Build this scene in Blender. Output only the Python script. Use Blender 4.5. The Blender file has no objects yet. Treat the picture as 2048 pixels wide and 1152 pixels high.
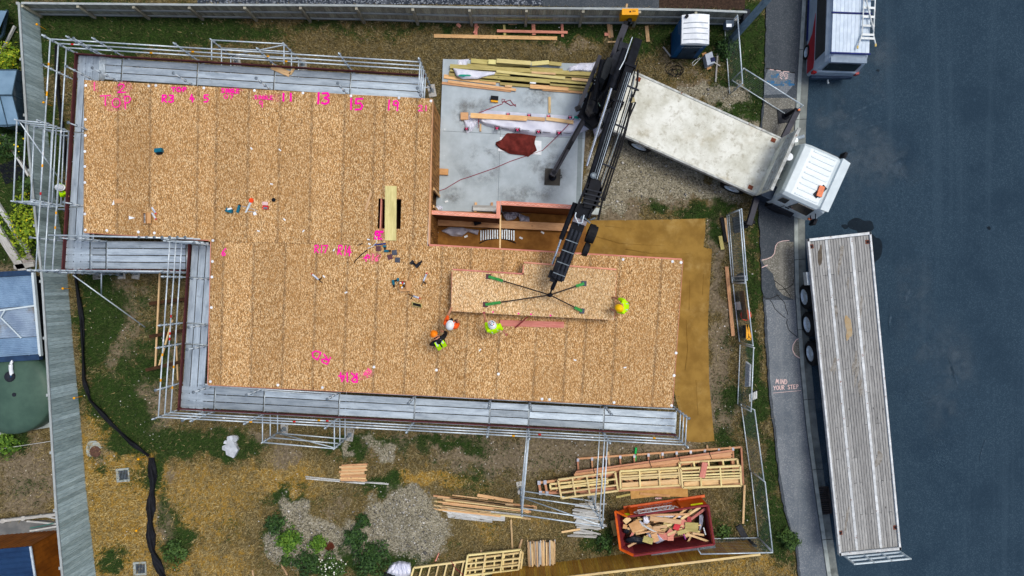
import bpy, math, random
import numpy as np
from mathutils import Vector, Matrix

random.seed(11)
RNG = np.random.default_rng(5)
scene = bpy.context.scene
C = scene.collection
R = math.radians

# ------------------------------------------------------------------ camera, sky, sun, exposure
CAM_H = 27.3          # drone height above the lawn, metres
FPX = 1365.0          # focal length of a 24 mm lens in photo pixels (2048 wide)
cam_d = bpy.data.cameras.new('camera'); cam_d.lens = 24.0; cam_d.sensor_width = 36.0
cam_d.clip_start = 0.1; cam_d.clip_end = 500.0
cam = bpy.data.objects.new('camera', cam_d); C.objects.link(cam)
cam.location = (0, 0, CAM_H); cam.rotation_euler = (0, 0, 0)
scene.camera = cam

SUN_EL, SUN_AZ = R(70), R(62)       # azimuth clockwise from +Y
world = bpy.data.worlds.new('World'); scene.world = world; world.use_nodes = True
_wn = world.node_tree.nodes; _wl = world.node_tree.links
_bg = _wn['Background']; _sky = _wn.new('ShaderNodeTexSky'); _sky.sky_type = 'NISHITA'
_sky.sun_disc = False; _sky.sun_elevation = SUN_EL; _sky.sun_rotation = SUN_AZ
_sky.air_density = 1.0; _sky.dust_density = 4.0; _sky.ozone_density = 1.0
_wl.new(_sky.outputs['Color'], _bg.inputs['Color']); _bg.inputs['Strength'].default_value = 0.135
sun_d = bpy.data.lights.new('sun', 'SUN'); sun_d.energy = 1.5; sun_d.angle = R(17); sun_d.color = (1.0, 0.98, 0.92)
sun = bpy.data.objects.new('sun', sun_d); C.objects.link(sun)
_sv = Vector((math.sin(SUN_AZ) * math.cos(SUN_EL), math.cos(SUN_AZ) * math.cos(SUN_EL), math.sin(SUN_EL)))
sun.rotation_euler = _sv.to_track_quat('Z', 'Y').to_euler(); sun.location = _sv * 60
scene.view_settings.view_transform = 'Standard'; scene.view_settings.look = 'None'
scene.view_settings.exposure = 0.1; scene.view_settings.gamma = 1.0
scene.view_settings.use_curve_mapping = False

# ------------------------------------------------------------------ helpers
def P(x, y, z=0.0):
    """A survey mark read off the aerial photo (2048 x 1152) for a point of known height z -> site metres."""
    s = (CAM_H - z) / FPX
    return Vector(((x - 1024) * s, (576 - y) * s, z))

ORG = {}
def W(o):
    return ORG.get(o.name, Vector((0, 0, 0))) if o else Vector((0, 0, 0))

def tag(o, label=None, cat=None, group=None, kind=None):
    if label: o['label'] = label
    if cat: o['category'] = cat
    if group: o['group'] = group
    if kind: o['kind'] = kind
    return o

def thing(name, label, cat, loc, group=None):
    o = bpy.data.objects.new(name, None); C.objects.link(o)
    o.empty_display_size = 0.2
    o.location = loc; ORG[o.name] = Vector(loc)
    return tag(o, label, cat, group)

class MB:
    """collects shapes in site coordinates; build() links them as ONE mesh object"""
    def __init__(s): s.v = []; s.f = []
    def add(s, vs, fs):
        n = len(s.v); s.v += [tuple(v) for v in vs]; s.f += [tuple(i + n for i in f) for f in fs]; return s
    def beam(s, a, b, w, h, up=(0, 0, 1)):
        a, b = Vector(a), Vector(b); d = (b - a).normalized(); up = Vector(up)
        if abs(d.dot(up)) > 0.98: up = Vector((1, 0, 0)) if abs(d.x) < .9 else Vector((0, 1, 0))
        e = d.cross(up).normalized() * (w / 2); u = e.cross(d).normalized() * (h / 2)
        vs = [p + i * e + j * u for p in (a, b) for i, j in ((-1, -1), (1, -1), (1, 1), (-1, 1))]
        return s.add(vs, [(3, 2, 1, 0), (4, 5, 6, 7), (0, 1, 5, 4), (1, 2, 6, 5), (2, 3, 7, 6), (3, 0, 4, 7)])
    def box(s, c, size, rz=0.0):
        c = Vector(c); m = Matrix.Rotation(rz, 3, 'Z'); x, y, z = [q / 2 for q in size]
        vs = [c + m @ Vector((i * x, j * y, k * z)) for k in (-1, 1) for i, j in ((-1, -1), (1, -1), (1, 1), (-1, 1))]
        return s.add(vs, [(3, 2, 1, 0), (4, 5, 6, 7), (0, 1, 5, 4), (1, 2, 6, 5), (2, 3, 7, 6), (3, 0, 4, 7)])
    def tube(s, a, b, r, n=8, r2=None, cap=True):
        a, b = Vector(a), Vector(b); d = (b - a).normalized()
        up = Vector((0, 0, 1)) if abs(d.z) < .95 else Vector((1, 0, 0))
        e = d.cross(up).normalized(); u = e.cross(d); r2 = r if r2 is None else r2
        vs = [p + (e * math.cos(t) + u * math.sin(t)) * q for p, q in ((a, r), (b, r2)) for t in [2 * math.pi * i / n for i in range(n)]]
        fs = [(i, (i + 1) % n, n + (i + 1) % n, n + i) for i in range(n)]
        if cap: fs += [tuple(range(n - 1, -1, -1)), tuple(range(n, 2 * n))]
        return s.add(vs, fs)
    def path(s, pts, r, n=6):
        pts = [Vector(p) for p in pts]; rings = []
        for i, p in enumerate(pts):
            d = (pts[min(i + 1, len(pts) - 1)] - pts[max(i - 1, 0)]).normalized()
            up = Vector((0, 0, 1)) if abs(d.z) < .95 else Vector((1, 0, 0))
            e = d.cross(up).normalized(); u = e.cross(d)
            rr = r[i] if isinstance(r, (list, tuple)) else r
            rings.append([p + (e * math.cos(2 * math.pi * k / n) + u * math.sin(2 * math.pi * k / n)) * rr for k in range(n)])
        vs = [v for q in rings for v in q]; fs = []
        for i in range(len(pts) - 1):
            for k in range(n):
                fs.append((i * n + k, i * n + (k + 1) % n, (i + 1) * n + (k + 1) % n, (i + 1) * n + k))
        fs += [tuple(range(n - 1, -1, -1)), tuple((len(pts) - 1) * n + k for k in range(n))]
        return s.add(vs, fs)
    def prism(s, poly, z0, z1):
        """poly: list of 2D/3D points counted counter-clockwise or clockwise; z from z0 to z1"""
        pts = [(p[0], p[1]) for p in poly]
        ar = sum(pts[i][0] * pts[(i + 1) % len(pts)][1] - pts[(i + 1) % len(pts)][0] * pts[i][1] for i in range(len(pts)))
        if ar < 0: pts = pts[::-1]
        n = len(pts)
        vs = [(x, y, z0) for x, y in pts] + [(x, y, z1) for x, y in pts]
        fs = [tuple(range(n - 1, -1, -1)), tuple(range(n, 2 * n))] + [(i, (i + 1) % n, n + (i + 1) % n, n + i) for i in range(n)]
        return s.add(vs, fs)
    def hull8(s, bot, top):
        """a block between two quads given as 4 points each, same order"""
        return s.add(list(bot) + list(top), [(3, 2, 1, 0), (4, 5, 6, 7), (0, 1, 5, 4), (1, 2, 6, 5), (2, 3, 7, 6), (3, 0, 4, 7)])
    def ell(s, c, r, n=12, m=8, half=False, rot=None):
        c = Vector(c); vs = []; fs = []
        m0 = m // 2 if half else m
        for j in range(m0 + 1):
            ph = math.pi * j / m
            for i in range(n):
                t = 2 * math.pi * i / n
                v = Vector((r[0] * math.sin(ph) * math.cos(t), r[1] * math.sin(ph) * math.sin(t), r[2] * math.cos(ph)))
                if rot is not None: v = rot @ v
                vs.append(c + v)
        for j in range(m0):
            for i in range(n):
                fs.append((j * n + i, (j + 1) * n + i, (j + 1) * n + (i + 1) % n, j * n + (i + 1) % n))
        return s.add(vs, fs)
    def lathe(s, c, prof, n=20, axis='Z'):
        c = Vector(c); vs = []; fs = []
        for r, z in prof:
            for i in range(n):
                t = 2 * math.pi * i / n
                vs.append(c + Vector((r * math.cos(t), r * math.sin(t), z)))
        for j in range(len(prof) - 1):
            for i in range(n):
                fs.append((j * n + i, j * n + (i + 1) % n, (j + 1) * n + (i + 1) % n, (j + 1) * n + i))
        fs.append(tuple(range(n - 1, -1, -1))); fs.append(tuple((len(prof) - 1) * n + i for i in range(n)))
        return s.add(vs, fs)
    def build(s, name, mat, parent=None, smooth=False, origin=None):
        a = np.array(s.v, dtype=float)
        o0 = Vector(origin) if origin is not None else Vector((a.min(0) + a.max(0)) / 2)
        if origin is None and parent is None: o0.z = float(a[:, 2].min())
        me = bpy.data.meshes.new(name); me.from_pydata((a - np.array(o0)).tolist(), [], s.f); me.update()
        o = bpy.data.objects.new(name, me); C.objects.link(o)
        if isinstance(mat, (list, tuple)):
            for q in mat: me.materials.append(q)
        elif mat: me.materials.append(mat)
        if smooth:
            for p in me.polygons: p.use_smooth = True
        o.location = o0 - W(parent); ORG[o.name] = o0
        if parent: o.parent = parent
        return o

_cache = {}
def plank(name, a, b, w, h, mat, parent=None, roll=0.0, up=(0, 0, 1)):
    """a board from a to b (centre line) with its own local X along the grain; alike boards share mesh data"""
    a, b = Vector(a), Vector(b); L = (b - a).length
    key = (round(L, 2), round(w, 3), round(h, 3), mat.name)
    me = _cache.get(key)
    if me is None:
        m = MB().box((0, 0, 0), (key[0], w, h)); me = bpy.data.meshes.new(name)
        me.from_pydata(m.v, [], m.f); me.materials.append(mat); _cache[key] = me
    o = bpy.data.objects.new(name, me); C.objects.link(o)
    d = (b - a).normalized(); up = Vector(up)
    if abs(d.dot(up)) > .98: up = Vector((0, 1, 0))
    y = up.cross(d).normalized(); z = d.cross(y)
    m3 = Matrix((d, y, z)).transposed() @ Matrix.Rotation(roll, 3, 'X')
    c = (a + b) / 2
    o.matrix_local = Matrix.Translation(c - W(parent)) @ m3.to_4x4()
    ORG[o.name] = c
    if parent: o.parent = parent
    return o

# ------------------------------------------------------------------ materials
def srgb(r, g, b):
    f = lambda c: (c / 255 / 12.92) if c / 255 <= .04045 else ((c / 255 + .055) / 1.055) ** 2.4
    return (f(r), f(g), f(b), 1.0)
def lin(*c): return (c[0], c[1], c[2], 1.0)

class G:
    def __init__(s, name):
        s.m = bpy.data.materials.new(name); s.m.use_nodes = True
        s.t = s.m.node_tree; s.b = s.t.nodes['Principled BSDF']; s.out = s.t.nodes['Material Output']
    def n(s, ty, **kw):
        nd = s.t.nodes.new('ShaderNode' + ty)
        for k, v in kw.items():
            if k.startswith('_'): setattr(nd, k[1:], v)
            else:
                key = int(k[1:]) if k[0] == 'i' and k[1:].isdigit() else k.replace('__', ' ')
                if hasattr(v, 'is_output'): s.t.links.new(v, nd.inputs[key])
                else: nd.inputs[key].default_value = v
        return nd
    def ln(s, a, b): s.t.links.new(a, b)
    def math(s, op, a, b=0.0, c=0.0, clamp=False):
        nd = s.t.nodes.new('ShaderNodeMath'); nd.operation = op; nd.use_clamp = clamp
        for i, v in enumerate((a, b, c)):
            if hasattr(v, 'is_output'): s.t.links.new(v, nd.inputs[i])
            else: nd.inputs[i].default_value = v
        return nd.outputs[0]
    def mix(s, f, a, b, mode='MIX'):
        nd = s.t.nodes.new('ShaderNodeMix'); nd.data_type = 'RGBA'; nd.blend_type = mode; nd.clamp_factor = True
        for i, v in ((0, f), (6, a), (7, b)):
            if hasattr(v, 'is_output'): s.t.links.new(v, nd.inputs[i])
            else: nd.inputs[i].default_value = v
        return nd.outputs[2]
    def ramp(s, f, stops, interp='LINEAR'):
        nd = s.t.nodes.new('ShaderNodeValToRGB'); e = nd.color_ramp; e.interpolation = interp
        while len(e.elements) < len(stops): e.elements.new(0.5)
        for q, (p, c) in zip(e.elements, stops): q.position = p; q.color = c
        s.ln(f, nd.inputs[0]); return nd.outputs[0]
    def step(s, f, lo, hi):
        nd = s.t.nodes.new('ShaderNodeMapRange'); nd.interpolation_type = 'SMOOTHSTEP'
        s.ln(f, nd.inputs[0]); nd.inputs[1].default_value = lo; nd.inputs[2].default_value = hi
        return nd.outputs[0]
    def coord(s, stretch=(1, 1, 1), rand=True, world=False, rot=(0, 0, 0)):
        if world:
            v = s.n('NewGeometry').outputs['Position']
        else:
            v = s.n('TexCoord').outputs['Object']
        if rand and not world:
            r = s.n('ObjectInfo').outputs['Random']
            q = s.math('MULTIPLY', r, 53.0)
            cmb = s.n('CombineXYZ', X=q, Y=s.math('MULTIPLY', r, 91.0), Z=s.math('MULTIPLY', r, 17.0))
            ad = s.n('VectorMath', _operation='ADD'); s.ln(v, ad.inputs[0]); s.ln(cmb.outputs[0], ad.inputs[1]); v = ad.outputs[0]
        mp = s.n('Mapping', Vector=v, Scale=stretch, Rotation=rot)
        return mp.outputs[0]
    def noise(s, v, scale, detail=5.0, rough=.6):
        return s.n('TexNoise', Vector=v, Scale=scale, Detail=detail, Roughness=rough).outputs['Fac']
    def bump(s, h, strength=.4, dist=.02):
        nd = s.n('Bump', Height=h, Strength=strength, Distance=dist); s.ln(nd.outputs[0], s.b.inputs['Normal'])
    def end(s, col, rough=.8, metal=0.0, spec=.3):
        if hasattr(col, 'is_output'): s.ln(col, s.b.inputs['Base Color'])
        else: s.b.inputs['Base Color'].default_value = col
        if hasattr(rough, 'is_output'): s.ln(rough, s.b.inputs['Roughness'])
        else: s.b.inputs['Roughness'].default_value = rough
        s.b.inputs['Metallic'].default_value = metal
        s.b.inputs['Specular IOR Level'].default_value = spec
        return s.m

MATS = {}
def mk(name, c1, c2=None, scale=6.0, stretch=(1, 1, 1), rough=.75, metal=0.0, rnd=.12, bump=0.0, spec=.16,
       spots=None, detail=5.0, world=False, lo=.3, hi=.7):
    if name in MATS: return MATS[name]
    g = G(name); v = g.coord(stretch, world=world)
    c2 = c2 or tuple(min(1, q * .78) for q in c1[:3]) + (1,)
    f = g.noise(v, scale, detail)
    col = g.mix(g.step(f, lo, hi), c1, c2)
    if spots:
        sc, sscale, a, b = spots
        col = g.mix(g.step(g.noise(g.coord((1, 1, 1), world=world), sscale, 6.0, .65), a, b), col, sc)
    if rnd:
        r = g.n('ObjectInfo').outputs['Random']
        hs = g.n('HueSaturation', Color=col, Value=g.math('MULTIPLY_ADD', r, 2 * rnd, 1 - rnd)); col = hs.outputs[0]
    if bump: g.bump(f, bump)
    MATS[name] = g.end(col, rough, metal, spec); return MATS[name]

def wood(name, c1, c2, rnd=.18, knots=True):
    g = G(name); v = g.coord((1.2, 14, 14))
    f = g.noise(v, 3.0, 5.0, .65)
    col = g.mix(g.step(f, .3, .72), c1, c2)
    if knots:
        vo = g.n('TexVoronoi', Vector=g.coord((1.0, 2.2, 2.2)), Scale=1.6).outputs['Distance']
        col = g.mix(g.step(vo, .10, .04), col, tuple(q * .35 for q in c2[:3]) + (1,))
    col = g.mix(g.math('MULTIPLY', g.step(g.noise(g.coord((.5, 1.5, 1.5)), 1.3, 4.0), .45, .75), .45), col, tuple(q * .6 for q in c2[:3]) + (1,))
    r = g.n('ObjectInfo').outputs['Random']
    hs = g.n('HueSaturation', Color=col, Hue=g.math('MULTIPLY_ADD', r, .02, .49), Value=g.math('MULTIPLY_ADD', r, 2 * rnd, 1 - rnd))
    g.bump(f, .25, .01)
    MATS[name] = g.end(hs.outputs[0], .8, 0, .2); return MATS[name]

def osb(name, c_light, c_mid, c_dark, dirt=True):
    """strand board: even tan ground with sparse pale and dark wood flakes lying every way"""
    g = G(name)
    def layer(rot, sx, sy, off):
        v = g.coord((sx, sy, 1), rot=(0, 0, rot), rand=False, world=True)
        ad = g.n('VectorMath', _operation='ADD'); g.ln(v, ad.inputs[0]); ad.inputs[1].default_value = (off, off * 1.7, 0)
        vo = g.n('TexVoronoi', Vector=ad.outputs[0], Scale=1.0, Randomness=1.0)
        sp = g.n('SeparateColor', Color=vo.outputs['Color'])
        return sp.outputs[0], sp.outputs[1], g.step(vo.outputs['Distance'], .5, .3)
    shade = lambda c, k: tuple(q * k for q in c[:3]) + (1,)
    a0, b0, d0 = layer(.3, 38, 18, 2.2)
    col = g.mix(g.step(a0, .1, .9), shade(c_mid, .8), shade(c_mid, 1.2))
    for k, (rot, off) in enumerate(((.15, 0.0), (-.75, 5.3), (1.0, 9.1), (1.9, 13.7))):
        a, b, d = layer(rot, 50, 14, off)
        col = g.mix(g.math('MULTIPLY', d, g.math('GREATER_THAN', a, .79)), col, c_light)
        col = g.mix(g.math('MULTIPLY', g.math('MULTIPLY', d, .85), g.math('LESS_THAN', a, .14)), col, c_dark)
    lg = g.noise(g.coord((1, 1, 1), world=True), .35, 4.0, .6)
    col = g.mix(g.math('MULTIPLY', g.step(lg, .4, .65), .3), col, shade(c_mid, .82))
    if dirt:
        at = g.n('Attribute', _attribute_name='edge').outputs['Fac']
        dn = g.noise(g.coord((1, 1, 1), world=True), 6.0, 6.0, .75)
        f = g.math('MULTIPLY', g.step(g.math('MULTIPLY', at, g.math('MULTIPLY_ADD', dn, 2.6, -.5)), .1, .95), .46)
        col = g.mix(f, col, lin(.11, .075, .045))
    r = g.n('ObjectInfo').outputs['Random']
    hs = g.n('HueSaturation', Color=col, Value=g.math('MULTIPLY_ADD', r, .2, .9))
    g.bump(a0, .3, .006)
    MATS[name] = g.end(hs.outputs[0], .85, 0, .12); return MATS[name]

def asphalt(name, base, light, stain, sp=60.0, scuff=.35):
    g = G(name); v = g.coord(world=True)
    vo = g.n('TexVoronoi', Vector=v, Scale=sp); s = g.n('SeparateColor', Color=vo.outputs['Color']).outputs[0]
    col = g.mix(g.step(s, .55, 1.0), base, light)
    big = g.noise(v, .45, 6.0, .65)
    col = g.mix(g.math('MULTIPLY', g.step(big, .42, .7), .6), col, stain)
    st = g.noise(g.coord((1.4, .05, 1), world=True), 1.5, 4.0, .6); col = g.mix(g.math('MULTIPLY', g.step(st, .5, .7), .35), col, light)
    col = g.mix(g.math('MULTIPLY', g.step(g.noise(v, 2.2, 8.0, .75), .6, .8), scuff), col, tuple(min(1, q * 2.2) for q in light[:3]) + (1,))
    g.bump(s, .4, .006)
    MATS[name] = g.end(col, .9, 0, .08); return MATS[name]

def glass(name, c, rough=.08):
    MATS[name] = G(name).end(c, rough, 0, .7); return MATS[name]

OSB = osb('osb_board', srgb(238, 208, 160), srgb(170, 129, 80), srgb(72, 47, 25))
OSB_PLAIN = osb('osb_plain', srgb(246, 222, 180), srgb(192, 154, 106), srgb(96, 66, 38), dirt=False)
OSB_WALL = osb('osb_wall', srgb(190, 140, 80), srgb(150, 105, 55), srgb(95, 60, 28), dirt=False)
PINE = wood('pine', srgb(228, 198, 150), srgb(200, 160, 112))
PINE_O = wood('douglas_fir', srgb(224, 182, 134), srgb(194, 144, 100))
PINE_P = wood('pink_primed_timber', srgb(222, 152, 132), srgb(196, 118, 102), knots=True)
PINE_G = wood('treated_pine', srgb(190, 177, 116), srgb(154, 140, 82))
FRAME_Y = wood('pale_treated_pine', srgb(234, 216, 160), srgb(206, 182, 122), rnd=.1)
TRUSS = wood('truss_fir', srgb(208, 158, 122), srgb(178, 122, 88), rnd=.12)
GREYWOOD = wood('weathered_wood', srgb(190, 190, 186), srgb(150, 148, 142))
STAKE = wood('stake_wood', srgb(215, 185, 140), srgb(150, 120, 85))
WHITEWOOD = wood('silvered_batten', srgb(215, 218, 216), srgb(160, 160, 155))
PLY_G = wood('green_tinted_plank', srgb(224, 214, 150), srgb(198, 186, 120), rnd=.05, knots=False)
FENCE_L = wood('fence_paling_blue_grey', srgb(186, 206, 206), srgb(136, 158, 162), rnd=.26, knots=False)
FENCE_T = wood('fence_paling_grey', srgb(184, 180, 160), srgb(130, 130, 116), rnd=.24, knots=False)
FENCE_B = wood('fence_paling_brown', srgb(196, 152, 62), srgb(150, 110, 36), rnd=.2, knots=False)
FENCE_RAIL = wood('fence_rail', srgb(176, 184, 184), srgb(134, 140, 138), rnd=.08, knots=False)
PLYBROWN = mk('chipboard_floor', srgb(142, 98, 44), srgb(116, 76, 30), scale=3, spots=(srgb(96, 60, 22), .8, .5, .72))
GALV = mk('galvanised_steel', srgb(212, 224, 230), srgb(178, 191, 199), scale=9, rough=.42, metal=.3, rnd=.06, spec=.5)
GALV_D = mk('dull_galvanised', srgb(120, 132, 140), srgb(92, 102, 110), scale=9, rough=.5, metal=.5, rnd=.06, spec=.5)
REDSTEEL = mk('red_oxide_board', srgb(92, 46, 46), srgb(72, 36, 38), scale=4, rough=.7)
BLACK = mk('black_paint', srgb(26, 29, 36), srgb(16, 18, 23), scale=5, rough=.55, rnd=.1, spec=.08)
BLACK_R = mk('black_rubber', srgb(30, 31, 34), srgb(20, 21, 23), scale=9, rough=.7, rnd=.1)
DKGREY = mk('dark_grey_steel', srgb(46, 50, 58), srgb(32, 35, 41), scale=5, rough=.6, spec=.1)
CHROME = mk('chrome_rod', srgb(220, 228, 235), srgb(180, 190, 200), rough=.2, metal=.9, rnd=0, spec=.5)
WHITEP = mk('white_paint', srgb(203, 216, 219), srgb(188, 201, 205), scale=2.5, rough=.35, rnd=.02, spec=.5)
WHITEPL = mk('white_plastic', srgb(236, 240, 242), srgb(210, 216, 220), scale=3, rough=.5, rnd=.03)
SILVER = mk('silver_paint', srgb(176, 190, 204), srgb(150, 166, 182), scale=2, rough=.35, metal=.2, rnd=.03, spec=.5)
REDP = mk('red_paint', srgb(168, 30, 42), srgb(140, 24, 36), scale=3, rough=.35)
ORANGE = mk('orange_skip_paint', srgb(206, 92, 18), srgb(184, 72, 12), scale=3, rough=.5, spots=(srgb(140, 62, 30), 3.0, .62, .74))
MAROON = mk('maroon_steel', srgb(128, 46, 50), srgb(98, 34, 40), scale=3, rough=.65, spots=(srgb(160, 84, 78), 6.0, .66, .76))
YELLOW = mk('yellow_paint', srgb(246, 176, 22), srgb(228, 156, 12), scale=3, rough=.45)
BLUEPL = mk('blue_plastic', srgb(14, 84, 132), srgb(10, 68, 112), scale=2, rough=.45)
TEAL = mk('teal_tool_plastic', srgb(20, 112, 134), srgb(12, 86, 106), rough=.45)
TOOLRED = mk('red_plastic', srgb(214, 44, 52), srgb(180, 30, 40), rough=.45)
GLASS_D = glass('dark_glass', srgb(18, 24, 28))
LAMP_O = mk('orange_lens', srgb(226, 110, 24), srgb(190, 76, 12), scale=14, rough=.25)
LAMP_R = mk('red_lens', srgb(170, 30, 34), srgb(130, 16, 24), rough=.25)
PINK = mk('pink_marker_paint', srgb(255, 10, 168), srgb(244, 4, 150), scale=30, rough=.7, rnd=.0)
PINK_F = mk('faint_pink_marker', srgb(250, 100, 150), srgb(236, 80, 140), scale=30, rough=.7, rnd=.0)
CHALK = mk('pink_white_chalk', srgb(240, 212, 206), srgb(206, 176, 172), scale=40, rough=.9, rnd=.0)
WRAP = mk('white_wrap', srgb(226, 228, 238), srgb(196, 200, 216), scale=1.5, rough=.55, rnd=.02)
POLY = mk('grey_poly_sheet', srgb(186, 186, 200), srgb(150, 150, 168), scale=3, rough=.4)
BROWNCLOTH = mk('brown_cloth', srgb(112, 46, 40), srgb(84, 32, 28), scale=5, rough=.95, rnd=.0)
REDHOSE = mk('red_hose', srgb(150, 24, 56), srgb(120, 16, 44), rough=.5, rnd=0)
CARD = mk('cardboard', srgb(206, 160, 110), srgb(184, 138, 90), scale=4)
CONC = mk('concrete', srgb(178, 190, 196), srgb(158, 170, 176), scale=1.4, rough=.85, rnd=0, world=True, spots=(srgb(206, 214, 218), 5.0, .64, .78), bump=.1)
KERB = mk('kerb_concrete', srgb(168, 176, 172), srgb(140, 148, 144), scale=3, rough=.9, rnd=.03, world=True, spots=(srgb(112, 118, 114), 1.6, .55, .75), bump=.2)
GUTTER = mk('gutter_concrete', srgb(132, 138, 134), srgb(106, 112, 110), scale=3, rough=.9, rnd=.03, world=True, spots=(srgb(84, 88, 86), 1.2, .5, .75), bump=.2)
ROAD = asphalt('road_asphalt', lin(.022, .044, .067), lin(.040, .070, .098), lin(.014, .031, .051), 34)
PATH = asphalt('path_asphalt', lin(.056, .068, .08), lin(.10, .112, .125), lin(.036, .046, .058), 34)
PATH_L = asphalt('path_worn_asphalt', lin(.15, .172, .195), lin(.25, .27, .28), lin(.068, .09, .115), 34, .7)
CHIP = asphalt('blue_chip', lin(.028, .036, .05), lin(.26, .29, .33), lin(.022, .03, .042), 22)
COREX = mk('tan_ground_sheet', srgb(150, 118, 56), srgb(126, 96, 42), scale=1.6, rough=.85, rnd=0, world=True, bump=.25, spots=(srgb(170, 142, 84), .9, .5, .75))
# ================================================================== THE SETTING: ground, path, kerb, road
def interp(poly, y):
    ys = [p[1] for p in poly]; xs = [p[0] for p in poly]
    return np.interp(y, ys, xs)
KERB_LINE = [(1618, -220), (1604, 0), (1596, 135), (1589, 260), (1587, 400), (1588, 500), (1590, 580), (1595, 660), (1601, 740), (1612, 852), (1630, 985), (1654, 1152), (1692, 1360)]
PATH_LINE = [(1536, -220), (1532, 0), (1530, 130), (1527, 180), (1521, 250), (1517, 330), (1517, 440), (1521, 520), (1527, 620), (1532, 700), (1537, 780), (1546, 852), (1556, 950), (1564, 1000), (1575, 1050), (1590, 1090), (1596, 1152), (1625, 1360)]

def lattice_noise(x, y, scale, seed):
    r = np.random.default_rng(seed).random((256, 256)); out = 0; amp = 1; tot = 0
    for o in range(4):
        u = x * scale * 2 ** o + 31.7 * o + 1000; v = y * scale * 2 ** o + 17.3 * o + 1000
        i = np.floor(u).astype(int); j = np.floor(v).astype(int); fu = u - i; fv = v - j
        fu = fu * fu * (3 - 2 * fu); fv = fv * fv * (3 - 2 * fv)
        g = lambda a, b: r[a % 256, b % 256]
        out = out + amp * ((g(i, j) * (1 - fu) + g(i + 1, j) * fu) * (1 - fv) + (g(i, j + 1) * (1 - fu) + g(i + 1, j + 1) * fu) * fv)
        tot += amp; amp *= .55
    return out / tot

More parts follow.
